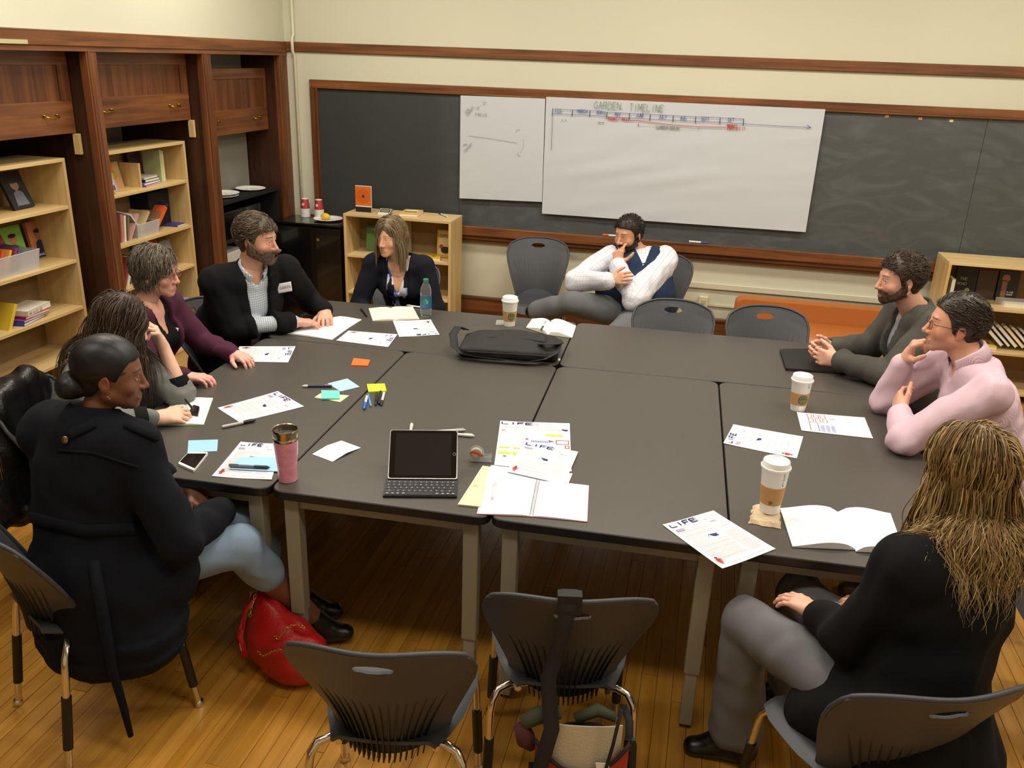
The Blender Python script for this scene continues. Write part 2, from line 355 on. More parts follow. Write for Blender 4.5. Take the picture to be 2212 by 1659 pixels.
# replaced z bottoms computed from the photo
zb = [1.64, onx(137, 290, -.11)[2], onx(403, 259, -.11)[2], onx(580, 279, -.11)[2]]
for k, (a, b_, _) in enumerate(bays):
    z0 = zb[k]; p = thing('sliding_door', ['dark oak sliding door panel raised in the nearest bay', 'dark oak panel with one brass handle showing, above the nearer bookcase', 'dark oak panel with two brass handles, above the bookcase of toppled books', 'dark oak panel with two brass handles, above the black cabinet in the corner bay'][k], 'door', (-.11, (a+b_)/2, z0))
    st = .085; zt = z0+.17; ztop = 2.075 if k < 3 else 1.98
    mb = MB().mat(DKY).box(-.135, -.11, a+.005, b_-.005, z0, zt, .002).box(-.135, -.11, a+.005, b_-.005, ztop-.07, ztop)
    mk('rail', mb, parent=p)
    mk('stile', MB().mat(DKZ).box(-.135, -.11, a+.005, a+st, zt, ztop-.07), parent=p); mk('stile', MB().mat(DKZ).box(-.135, -.11, b_-st, b_-.005, zt, ztop-.07), parent=p)
    mk('door_panel', MB().mat(DKZ).box(-.13, -.118, a+st, b_-st, zt, ztop-.07), parent=p)
    for yy in (a+.13, b_-.235):
        zh = z0+.095
        mk('handle', MB().mat(BRASS).tube([(-.11, yy, zh+.008), (-.088, yy, zh), (-.084, yy+.01, zh-.004), (-.084, yy+.085, zh-.004), (-.088, yy+.095, zh), (-.11, yy+.095, zh+.008)], .0045, 8).lathe([(.011, -.002), (.011, .002)], (-.108, yy, zh+.008), 8).lathe([(.011, -.002), (.011, .002)], (-.108, yy+.095, zh+.008), 8), parent=p, smooth=True)
    if k in (1, 2):
        tag(mk('door_stop', MB().mat(PINZ).box(-.125, -.085, b_-.022, b_-.002, z0-.115, z0-.003, .002)), 'pale wood block propping up the sliding panel in the %s bay' % ('nearer' if k == 1 else 'middle'), 'block')
tag(mk('metal_strip', MB().mat(mat('pale_brass', 'B8B088', .4)).box(.024, .03, onx(-60, 85, .024)[1], onx(57, 85, .024)[1], 2.105, 2.125)), 'pale metal strip screwed to the top rail of the closet', 'strip')

# ---- bookcases
def bookcase_x(name, label, xf, depth, y0, y1, ztop, shelves, plinth, base=True):
    t = thing(name, label, 'bookcase', (xf, (y0+y1)/2, 0)); th = .02; xb = xf-depth
    mk('side_panel', MB().mat(PINZ).box(xb, xf, y0, y0+th, 0, ztop-th, .0015), parent=t); mk('side_panel', MB().mat(PINZ).box(xb, xf, y1-th, y1, 0, ztop-th, .0015), parent=t)
    mk('top', MB().mat(PINE).box(xb, xf, y0, y1, ztop-th, ztop, .0015), parent=t); mk('back_panel', MB().mat(BACKP).box(xb, xb+.008, y0+th, y1-th, .1, ztop-th), parent=t)
    for z in shelves: mk('shelf', MB().mat(PINE).box(xb+.008, xf-.004, y0+th, y1-th, z-th, z, .0015), parent=t)
    mk('plinth', MB().mat(plinth).box(xf-.03, xf-.012, y0+th, y1-th, 0, shelves[-1]-th), parent=t)
    return t
SH = [1.262, .955, .68, .41, .125]
bookcase_x('bookcase', 'tall birch bookcase with a clear bin of books, nearest the camera on the left', -.155, .3, .985, 1.9, 1.52, SH, DKD)
bookcase_x('bookcase', 'tall birch bookcase with toppled books, in the middle closet bay', -.155, .3, 2.14, 3.06, 1.52, SH, PINE)
def bookcase_y(label, x0, x1, yf, yb, ztop, shelves, xdiv=None):
    t = thing('bookcase', label, 'bookcase', ((x0+x1)/2, yf, 0)); th = .02
    mk('side_panel', MB().mat(PINZ).box(x0, x0+th, yf, yb, 0, ztop-th, .0015), parent=t); mk('side_panel', MB().mat(PINZ).box(x1-th, x1, yf, yb, 0, ztop-th, .0015), parent=t)
    mk('top', MB().mat(PINX).box(x0, x1, yf, yb, ztop-th, ztop, .0015), parent=t); mk('back_panel', MB().mat(BACKP).box(x0+th, x1-th, yb-.008, yb, 0, ztop-th), parent=t)
    for z in shelves: mk('shelf', MB().mat(PINX).box(x0+th, x1-th, yf+.004, yb-.008, z-th, z, .0015), parent=t)
    if xdiv: mk('divider', MB().mat(PINZ).box(xdiv-.01, xdiv+.01, yf+.004, yb-.008, shelves[0], ztop-th), parent=t)
    return t
bookcase_y('low birch bookcase under the left end of the chalkboard', .612, 1.478, 3.885, 4.19, .957, [.64, .345, .07], None)
bookcase_y('low birch bookcase behind the two men on the right', 4.945, 5.865, 3.85, 4.19, .95, [.66, .36, .08])
# ---- chalkboard
cb = thing('chalkboard', 'long dark chalkboard in an oak frame with a chalk tray', 'chalkboard', (3.3, YB, .8))
def slate():
    m = mat('slate', '3C3E3D', .5, noise=.1, nscale=3); nt = m.node_tree; N = nt.nodes; L = nt.links; b = N['Principled BSDF']
    tc = N.new('ShaderNodeTexCoord'); mp = N.new('ShaderNodeMapping'); mp.inputs['Rotation'].default_value = (0, .7, 0); mp.inputs['Scale'].default_value = (1.6, 1, 4); L.new(tc.outputs['Object'], mp.inputs['Vector'])
    n = N.new('ShaderNodeTexNoise'); n.inputs['Scale'].default_value = 1.5; n.inputs['Detail'].default_value = 6; n.inputs['Distortion'].default_value = 2.5; L.new(mp.outputs[0], n.inputs['Vector'])
    cr = N.new('ShaderNodeMapRange'); cr.inputs[1].default_value = .45; cr.inputs[2].default_value = .8; cr.inputs[3].default_value = 0; cr.inputs[4].default_value = .12; L.new(n.outputs[0], cr.inputs[0])
    sx = N.new('ShaderNodeSeparateXYZ'); L.new(tc.outputs['Object'], sx.inputs[0])
    g = N.new('ShaderNodeMapRange'); g.inputs[1].default_value = -2.1; g.inputs[2].default_value = -1.6; g.inputs[3].default_value = .15; g.inputs[4].default_value = 1; L.new(sx.outputs[0], g.inputs[0])
    mu = N.new('ShaderNodeMath'); mu.operation = 'MULTIPLY'; L.new(cr.outputs[0], mu.inputs[0]); L.new(g.outputs[0], mu.inputs[1])
    ad = N.new('ShaderNodeMath'); ad.operation = 'MULTIPLY_ADD'; L.new(g.outputs[0], ad.inputs[0]); ad.inputs[1].default_value = .13; L.new(mu.outputs[0], ad.inputs[2])
    mx = N.new('ShaderNodeMix'); mx.data_type = 'RGBA'; L.new(ad.outputs[0], mx.inputs[0]); mx.inputs[6].default_value = (*lin('303332'), 1); mx.inputs[7].default_value = (*lin('9AA0A0'), 1)
    L.new(mx.outputs[2], b.inputs['Base Color']); return m
SL = slate(); bx0 = .203; bx1 = 6.3
mk('board', MB().mat(SL).box(bx0+.05, 1.425, YB-.012, YB-.002, .86, 1.87), parent=cb)
mk('board', MB().mat(SL).box(1.428, 5.1, YB-.012, YB-.002, .86, 1.87), parent=cb); mk('board', MB().mat(SL).box(5.103, bx1-.05, YB-.012, YB-.002, .86, 1.87), parent=cb)
mk('frame', MB().mat(DKX).box(bx0, bx1, YB-.03, YB-.002, 1.855, 1.909, .004).box(bx0+.03, bx1-.03, YB-.036, YB-.012, 1.845, 1.857, .003), parent=cb)
mk('frame', MB().mat(DKZ).box(bx0, bx0+.055, YB-.03, YB-.002, .86, 1.856, .004).box(bx0+.052, bx0+.064, YB-.036, YB-.012, .86, 1.85, .003), parent=cb)
mk('frame', MB().mat(DKZ).box(bx1-.055, bx1, YB-.03, YB-.002, .86, 1.856, .004), parent=cb)
TRAYM = mat('worn_tray_wood', '6E4A2C', .55, noise=.45, nscale=3, stretch=(2, 14, 14))
mk('chalk_tray', MB().mat(TRAYM).box(bx0-.02, bx1, YB-.085, YB-.002, .845, .862, .003).mat(DKX).box(bx0-.02, bx1, YB-.09, YB-.075, .80, .872, .005).box(bx0-.02, bx1, YB-.062, YB-.002, .765, .80, .006).box(bx0-.02, bx1, YB-.04, YB-.002, .74, .77, .006), parent=cb)
# ---- large papers on the board
def board_sheet(name, label, pts, wob, seed):
    P0 = [np.array([*ony(*p, YB-.04)]) for p in pts]; tl, tr, br, bl = P0; rs = np.random.RandomState(seed); nx, nz = 40, 26; G = []
    ph = rs.rand(12)*6.28; kx = rs.rand(12)*5+1; kz = rs.rand(12)*16+6
    for i in range(nz):
        row = []
        for j in range(nx):
            u, v = j/(nx-1), i/(nz-1); p = (tl*(1-u)+tr*u)*(1-v)+(bl*(1-u)+br*u)*v
            d = sum(math.sin(kx[q]*u*3+kz[q]*v*1.6+ph[q]) for q in range(12))*wob*min(1, v*6)*min(1, .25+u*5)
            row.append(p-np.array([0, .002+abs(d)*.8+v*.004, 0]))
        G.append(row)
    o = mk(name, MB().grid(G, .0006), mat('poster_paper', 'C2C6CA', .75), smooth=True, angle=40); tag(o, label, 'paper')
    return o, tl, unit(tr-tl), unit(bl-tl), np.linalg.norm(tr-tl), np.linalg.norm(bl-tl)
BLU = mat('marker_blue', '5A64A8', .7); RED = mat('marker_red', 'D0564E', .7); GRN = mat('marker_green', '93A08E', .7); GRY = mat('pencil_grey', '6E6E78', .7)
o, tl, u, v, W_, H_ = board_sheet('flip_chart_paper', 'white flip chart sheet reading FOCUS taped on the chalkboard', [(995, 206), (1178, 213), (1171, 436), (993, 428)], .0006, 3)
pg = Page(tl-np.array([0, .009, 0]), u, v, (0, -1, 0), .001); k = W_/1255*1.0
def q(x, y): return ((x-118)*k, (y-45)*k)
for t_, x_, y_, h_, r_ in [('AM', 215, 310, 55, -.75), ('COHORT', 240, 335, 34, -.95), ('GO - 20', 375, 240, 34, -.65), ('F@CUS', 352, 320, 42, .02), ('PM', 180, 765, 36, -.35), ('COHORT', 200, 850, 36, -.78)]:
    a = q(x_, y_); pg.strokes(t_, a[0], a[1], h_*k, GRY, .0016, rot=r_)
pg.line([q(260, 605), q(600, 630), q(985, 675)], .002, GRY); pg.line([q(960, 530), q(970, 490), q(1025, 487)], .002, GRY)
pg.line([q(1075, 620), q(1082, 720), q(1040, 815)], .0012, GRY); pg.line([q(1005, 800), q(1000, 850), q(1045, 855)], .002, GRY)
pg.build('marker_writing', o)
o, tl, u, v, W_, H_ = board_sheet('banner_paper', 'long white paper reading GARDEN TIMELINE taped on the chalkboard', [(1180, 209), (1783, 236), (1740, 501), (1171, 461)], .0012, 5)
pg = Page(tl-np.array([0, .0, 0]), u, v, (0, -1, 0), .001)
def q(px, py):   # photo position on the sheet
    p = ony(px, py, YB-.055)-pg.o; return (p@pg.u, p@pg.v)
pg.o = pg.o-np.array([0, .015, 0])
def W2(px, py): return q(px, py)
def z5(x, y): return (1180+x/5.027, 200+y/5.027)
pg.strokes('GARDEN', *W2(*z5(520, 165)), .048, GRN, .005, .52); pg.strokes('TIMELINE', *W2(*z5(905, 182)), .046, GRN, .005, .50)
top = [(70, 175), (285, 185), (475, 190), (660, 205), (905, 215), (1130, 225), (1380, 235), (1625, 245), (1890, 252), (2145, 265)]
pg.line([W2(*z5(a, b)) for a, b in top], .003, BLU)
pg.line([W2(*z5(a, b+50)) for a, b in top]+[W2(1690, 267), W2(1752, 269)], .003, BLU)
pg.line([W2(1744, 264), W2(1752, 269), W2(1744, 272)], .004, BLU)
for a, b in top: pg.line([W2(*z5(a, b-3)), W2(*z5(a-6, b+70))], .006, mat('marker_dark', '4A5278', .7))
pg.line([W2(*z5(66, 240)), W2(1190, 325)], .003, mat('marker_dark'))
for n_, a, b in [('FEB', 100, 215), ('MARCH', 338, 215), ('APRIL', 545, 228), ('MAY', 745, 245), ('JUNE', 975, 252), ('JULY', 1220, 265), ('AUG', 1455, 278), ('SEPT', 1680, 285), ('OCT', 1975, 292)]:
    pg.strokes(n_, *W2(*z5(a, b)), .024, BLU, .0032, .46, jit=.05)
pg.line([W2(*z5(a, b)) for a, b in [(860, 297), (980, 292), (1130, 310), (1400, 338), (1650, 352), (1950, 356)]], .0045, RED)
pg.strokes('MARKET MAY!', *W2(*z5(670, 292)), .022, RED, .004, .5, jit=.05)
pg.strokes('MARKET', *W2(*z5(1965, 350)), .018, RED, .004, .5, jit=.05); pg.strokes('ENDS OCT 15', *W2(*z5(1965, 375)), .018, RED, .004, .5, jit=.05)
pg.line([W2(*z5(998, 345)), W2(*z5(1300, 358)), W2(*z5(1655, 375))], .0015, GRN); pg.line([W2(*z5(998, 320)), W2(*z5(998, 358))], .005, GRY); pg.line([W2(*z5(1655, 360)), W2(*z5(1655, 385))], .004, GRY)
pg.strokes('SUMMER BREAK', *W2(*z5(1190, 378)), .02, GRN, .004, .55, jit=.04)
for a in (173, 210, 572, 617): pg.line([W2(*z5(a, 290 if a < 300 else 312)), W2(*z5(a, 308 if a < 300 else 328))], .005, GRY)
pg.line([W2(*z5(572, 320)), W2(*z5(617, 320))], .003, GRY)
pg.build('marker_writing', o)
# tape scraps on the board
for i, (px, py, c) in enumerate([(1916, 251, 'D9A066'), (1988, 256, 'E08A70'), (2055, 261, 'E0C878')]):
    p = ony(px, py, YB-.013)
    tag(mk('sticky_dot', MB().box(p[0]-.012, p[0]+.012, YB-.0145, YB-.0125, p[2]-.008, p[2]+.008), mat('scrap%d' % i, c, .7)), ['orange paper scrap left stuck near the top of the chalkboard', 'salmon paper scrap between the orange and yellow scraps on the chalkboard', 'yellow paper scrap, rightmost stuck near the top of the chalkboard'][i], 'paper')
# raceway, outlet
rz = ony(1500, 609, YB-.02)[2]; rz2 = ony(1500, 620, YB-.02)[2]
tag(mk('cable_raceway', MB().box(2.0, X1-.02, YB-.022, YB-.001, rz2-.005, rz, .003), mat('raceway', 'D0CAB2', .5)), 'long cream cable raceway on the wall below the chalk tray', 'raceway')
p = ony(1519, 655, YB-.03); t = thing('wall_outlet', 'beige surface box outlet on the wall left of the orange bench', 'outlet', (p[0], YB, p[2]-.05))
OUTM = mat('ivory_plastic', 'D6CFA8', .45)
mk('box', MB().box(p[0]-.035, p[0]+.035, YB-.045, YB-.001, p[2]-.06, p[2]+.055, .005), OUTM, t)
for dz in (-.03, .015): mk('socket', MB().box(p[0]-.016, p[0]+.016, YB-.049, YB-.044, p[2]+dz-.014, p[2]+dz+.014, .003), mat('ivory_dark', 'BDB58C', .5), t)
mk('conduit', MB().box(p[0]+.035, p[0]+.3, YB-.015, YB-.001, p[2]-.022, p[2]-.006), mat('raceway'), t)
# things on the chalk tray
def tray_marker(px0, px1, py0, py1, body, cap, label):
    a = ony(px0, py0, YB-.06); b_ = ony(px1, py1, YB-.06); a[2] = b_[2] = .881; a = a+unit(b_-a)*0; d = unit(b_-a)
    t = thing('marker', label, 'marker', a); L_ = np.linalg.norm(b_-a)
    mk('barrel', MB().tube([a+d*.04, b_], .007, 10), mat('mk'+body, body, .4), t, True, angle=40); mk('cap', MB().tube([a, a+d*.045], .0085, 10), mat('mk'+cap, cap, .4), t, True, angle=40)
tray_marker(1302, 1345, 511, 515, 'E8E6E0', 'D8541E', 'orange capped white marker on the chalk tray behind the man in the vest')
tray_marker(1527, 1488, 527, 524, 'E8E6E0', '39478A', 'white marker with a blue end lying alone on the chalk tray')
# orange bench
bz = .0
a = ony(1590, 643, 3.9); b_ = ony(1950, 680, 3.9)
ORM = mat('orange_vinyl', 'B0672F', .42, bump=.1, bscale=30)
x0 = ony(1583, 700, 3.88)[0]; zt = ony(1620, 645, 3.95)[2]
x1b = 4.925
t = thing('bench', 'orange brown vinyl bench against the wall under the raceway', 'bench', (x0+.85, 3.9, 0))
def cushion(x0, x1, y0, y1, z0, z1, r):
    m_ = MB(); P = rpoly([(x0, z0), (x1, z0), (x1, z1), (x0, z1)], r, 6); c = np.array([(x0+x1)/2, (z0+z1)/2]); rings = []
    for y, s_ in [(y0, .97), (y0+.01, .99), (y0+.03, 1), (y1-.02, 1), (y1, .985)]:
        rings.append([(c[0]+(px-c[0])*(1-(1-s_)*.6), y, c[1]+(pz-c[1])*s_) for px, pz in P][::-1])
    return m_.loft(rings)
mk('backrest', cushion(x0, x1b, 3.93, 4.06, .3, zt, .06), ORM, t, True, angle=50)
m_ = MB(); m_.box(x0, x1b, 3.55, 3.96, .22, .43, .05); mk('seat', m_, ORM, t, True, angle=50)
for xx in (x0+.1, x1b-.1):
    for yy in (3.62, 4.0): mk('leg', MB().tube([(xx, yy, 0), (xx, yy, .225)], .02, 10), BLACK, t, True, angle=50)
# black fridge-like cabinet in the corner with cups
t = thing('cabinet', 'glossy black cabinet standing in the corner beside the low bookcase', 'cabinet', (.27, 4.1, 0))
GB = mat('gloss_black', '0A0A0B', .22, coat=.5); fy0 = 3.87; fx0, fx1 = .04, .59
zc = .86
mk('body', MB().box(fx0, fx1, fy0+.03, 4.19, 0, zc-.02, .006), GB, t); mk('top', MB().box(fx0-.008, fx1+.006, fy0-.002, 4.192, zc-.02, zc, .006), GB, t)
mk('door', MB().box(fx0+.003, fx1-.003, fy0, fy0+.028, .06, zc-.028, .006), GB, t); q0 = np.array([.40, fy0-.002, .74])
mk('door_lock', MB().mat(CHROME).tube([q0, q0+np.array([0, .004, 0])], .012, 16), parent=t)
# ================================================================ TABLES
TOPM = mat('black_laminate', '46423D', .38, noise=.10, nscale=160, bump=.03, bscale=300)
EDGEM = mat('black_edge', '131211', .45); LEGM = mat('taupe_metal', '8F8975', .42, spec=.5); LEGM2 = mat('taupe_metal_low', '9A9486', .35)
def table(x0, x1, y0, y1, label):
    g = .0018; t = thing('table', label, 'table', T((x0+x1)/2, (y0+y1)/2)); c = T(0, 0)
    def tr(poly): return [tuple(T(a, b)[:2]) for a, b in poly]
    P = rpoly([(x0+g, y0+g), (x1-g, y0+g), (x1-g, y1-g), (x0+g, y1-g)], .05, 6)
    cx, cy = (x0+x1)/2, (y0+y1)/2
    def ins(P, d): return [(a-math.copysign(d, a-cx), b-math.copysign(d, b-cy)) for a, b in P]
    mb = MB().mat(EDGEM).loft([[(*q, TZ-.032) for q in tr(ins(P, .002))], [(*q, TZ-.028) for q in tr(P)], [(*q, TZ-.003) for q in tr(P)], [(*q, TZ) for q in tr(ins(P, .003))]], caps=False)
    q_ = tr(ins(P, .003)); mb.mat(TOPM).add([(*q, TZ) for q in q_], [tuple(range(len(q_)))])
    q_ = tr(ins(P, .002)); mb.mat(EDGEM).add([(*q, TZ-.032) for q in q_], [tuple(range(len(q_)))[::-1]])
    mk('table_top', mb, parent=t)
    i, s_ = .066, .026
    for lx, ly in ((x0+i, y0+i*.8), (x1-i, y0+i*.8), (x0+i, y1-i*.8), (x1-i, y1-i*.8)):
        def sq(h, z0, z1, b=.004): return [[(*q, z) for q in tr(rpoly([(lx-h, ly-h), (lx+h, ly-h), (lx+h, ly+h), (lx-h, ly+h)], b, 2))] for z in (z0, z1)]
        lg = mk('leg', MB().mat(LEGM).loft(sq(s_, .235, TZ-.03)), parent=t)
        mk('leg_extension', MB().mat(LEGM2).loft(sq(s_*.8, .02, .26)), parent=lg)
        cc = T(lx, ly); mk('glide', MB().mat(CHROME).lathe([(.016, 0), (.018, .004), (.008, .008), (.007, .022)], cc, 12), parent=lg, smooth=True, angle=40)
    for a, b_, c_, d_ in ((x0+i+s_, y0+i*.8-.012, x1-i-s_, y0+i*.8+.012), (x0+i+s_, y1-i*.8-.012, x1-i-s_, y1-i*.8+.012), (x0+i-.012, y0+i*.8+s_, x0+i+.012, y1-i*.8-s_), (x1-i-.012, y0+i*.8+s_, x1-i+.012, y1-i*.8-s_)):
        mk('apron', MB().mat(LEGM).loft([[(*q, z) for q in tr([(a, b_), (c_, b_), (c_, d_), (a, d_)])] for z in (TZ-.078, TZ-.034)]), parent=t)
    return t
W0 = .762
for i, n_ in enumerate(['leftmost black topped table of the near row, pink mug at its corner', 'black topped table under the tablet, second from the left in the near row', 'black topped table under the spiral notebook, third from the left in the near row', 'rightmost black topped table of the near row, under two paper cups']):
    table(i*W0, (i+1)*W0, 0, 1.524, n_)
table(0, 2*W0, 1.527, 2.289, 'black topped table of the far row, in front of the woman in navy')
table(2*W0, 4*W0, 1.527, 2.289, 'black topped table of the far row, by the two empty chairs')

# ================================================================ CHAIRS
def shell_mat():
    return mat('charcoal_shell', '3C3E43', .5, bump=.12, bscale=260, noise=.05, nscale=5)
SHM = shell_mat(); RIBM = mat('charcoal_rib', '26272A', .55)
def build_chair():
    t = bpy.data.objects.new('chair', None); COL.objects.link(t); ORG[t.name] = np.zeros(3)
    # backrest: fine grid with a true oval hand hole
    nu, nv = 45, 41
    def bp(u, v):
        hw = np.interp(v, [0, .12, .3, .5, .7, .85, 1], [.150, .158, .180, .204, .225, .232, .220]); au = abs(u)
        zt = .845-.045*au**3.4; z = .43+(zt-.43)*v; x = u*hw
        y = -.175-.03*v-.115*v**1.5+(.105-.025*v)*au**2.0
        return [x, y, z]
    P = np.array([[bp(-1+2*j/(nu-1), i/(nv-1)) for j in range(nu)] for i in range(nv)])
    hz, ha, hb = .790, .052, .0165
    cen = (P[:-1, :-1]+P[1:, :-1]+P[:-1, 1:]+P[1:, 1:])/4
    inside = ((cen[..., 0]/ha)**2+((cen[..., 2]-hz)/hb)**2) < 1.0
    idx = np.arange(nv*nu).reshape(nv, nu); F = []; P2 = P.copy()
    touched = np.zeros((nv, nu), bool)
    for i in range(nv-1):
        for j in range(nu-1):
            if inside[i, j]: touched[i:i+2, j:j+2] = True
            else: F.append((idx[i, j], idx[i, j+1], idx[i+1, j+1], idx[i+1, j]))
    for i in range(nv):
        for j in range(nu):
            if touched[i, j]:
                dx, dz = P[i, j, 0]/ha, (P[i, j, 2]-hz)/hb; r = math.hypot(dx, dz)+1e-9; P2[i, j, 0] = dx/r*ha; P2[i, j, 2] = hz+dz/r*hb
    du = np.gradient(P, axis=1); dv = np.gradient(P, axis=0); Nn = np.cross(du, dv); Nn /= np.linalg.norm(Nn, axis=2, keepdims=True)
    th = .0075; A = P2.reshape(-1, 3)+Nn.reshape(-1, 3)*0; B = A+Nn.reshape(-1, 3)*th; n = len(A)
    cnt = {}
    for f in F:
        for k in range(4): e = (f[k], f[(k+1) % 4]); cnt[e] = cnt.get(e, 0)+1
    SF = [(e[1], e[0], e[0]+n, e[1]+n) for e in cnt if (e[1], e[0]) not in cnt]
    F3 = [f[::-1] for f in F]+[tuple(k+n for k in f) for f in F]+[s[::-1] for s in SF]
    used = np.zeros(2*n, bool)
    for f in F3:
        for k in f: used[k] = True
    re = np.cumsum(used)-1; V = np.concatenate([A, B])[used]; F3 = [tuple(int(re[k]) for k in f) for f in F3]
    mk('backrest', MB().mat(SHM).add(V, F3), parent=t, smooth=True, angle=50)
    # rolled rim round the back
    rim = [P[i, 0] for i in range(2, nv-2)]+[P[nv-1, j] for j in range(1, nu-1)]+[P[i, nu-1] for i in range(nv-3, 1, -1)]
    mk('rim', MB().mat(SHM).tube(rim, .0068, 8), parent=t, smooth=True)
    for k in range(15):    # moulded ribs behind
        u0 = -.82+1.64*k/14; top = .60+.16*abs(u0)**1.6; pts = []
        mb = MB().mat(RIBM); rings = []
        for s_ in np.linspace(0, 1, 9):
            v = .0+top*s_; u = u0*(.78+.22*s_); p = np.array(bp(u, v)); d = .022*(1-s_)**.7+.001; w_ = .0018
            if s_ == 0: p[2] -= .018
            rings.append([p+[-w_, .0, 0], p+[-w_, -d, 0], p+[w_, -d, 0], p+[w_, 0, 0]])
        mb.loft(rings); mk('rib', mb, parent=t)
    # seat
    G = []
    for i in range(17):
        v = i/16; y = .225-v*.42; hw = np.interp(v, [0, .1, .3, .6, .85, 1], [.17, .207, .216, .192, .155, .138]); row = []
        for j in range(23):
            u = -1+2*j/22; z = .452-.022*(1-v)**0*0+.012*u*u-.012*math.sin(math.pi*min(1, v*1.1)); z -= .035*max(0, .16-v)/.16*max(0, .16-v)/.16*2
            z += .03*max(0, v-.82)/.18; yy = y-(.035*u**4 if v < .3 else 0)*(1-v/.3)
            row.append([u*hw, yy, z-.02*max(0, abs(u)-.85)/.15])
        G.append(row)
    mk('seat', MB().mat(SHM).grid(G, .009, flip=True), parent=t, smooth=True, angle=50)
    for sx in (-1, 1):
        mk('seat_frame', MB().mat(CHROME).tube([(sx*.13, .15, .425), (sx*.13, -.15, .425)], .0105, 8), parent=t, smooth=True, angle=50)
        for sy in (-1, 1):
            L_ = mk('leg', MB().mat(CHROME).tube([(sx*.10, sy*.12, .425), (sx*.155, sy*.135, .428), (sx*.185, sy*.15, .42), (sx*.2, sy*.165, .395), (sx*.205, sy*.172, .36), (sx*.215, sy*.215, .012)], .0115, 10), parent=t, smooth=True, angle=50)
            mk('sleeve', MB().mat(BLACK).tube([(sx*.2075, sy*.183, .27), (sx*.2125, sy*.205, .09)], .0155, 10), parent=L_, smooth=True, angle=50)
            mk('glide', MB().mat(CHROME).lathe([(.013, 0), (.0165, .002), (.0165, .016), (.0125, .022)], (sx*.216, sy*.217, 0), 12), parent=L_, smooth=True, angle=50)
    return t
CH = build_chair(); _used = [False]
def chair(x, y, rz, label, group='charcoal school chairs around the tables'):
    o = CH if not _used[0] else copy_tree(CH); _used[0] = True
    o.location = (x, y, 0); o.rotation_euler = (0, 0, rz); tag(o, label, 'chair', group); return o
PI = math.pi
chair(2.655, -.50, .17, 'empty charcoal chair in the foreground beside the red handbag')
chair(3.06, -.17, .21, 'charcoal chair with a black bag strap looped over its back')
chair(3.90, -.31, .34, 'charcoal chair under the woman with long blond hair')
chair(1.53, -.30, -.53, 'charcoal chair under the woman in the long navy coat')
chair(2.17, 3.80, PI+.2, 'empty charcoal chair against the wall, left of the man in the vest')
chair(3.03, 3.60, PI-.12, 'charcoal chair under the man in the navy vest')
chair(3.24, 2.30, PI+.1, 'empty charcoal chair tucked under the far table, in front of the outlet')
chair(3.78, 2.35, PI+.18, 'empty charcoal chair tucked under the far table, in front of the orange bench')
chair(.98, 1.62, -PI/2-.1, 'charcoal chair under the bearded man in black')
chair(.93, .98, -PI/2+.05, 'charcoal chair under the woman in the maroon cardigan')
chair(1.02, .42, -PI/2+.25, 'charcoal chair draped with a black leather jacket')
chair(1.46, 2.72, PI, 'charcoal chair under the woman in the navy blazer')
chair(4.45, 1.98, PI/2-.1, 'charcoal chair under the man in the grey tweed blazer')
chair(4.62, 1.17, PI/2-.1, 'charcoal chair under the man in the pink striped shirt')
chair(4.78, .50, PI/2+.1, 'charcoal chair mostly out of frame at the right edge, one black foot showing')
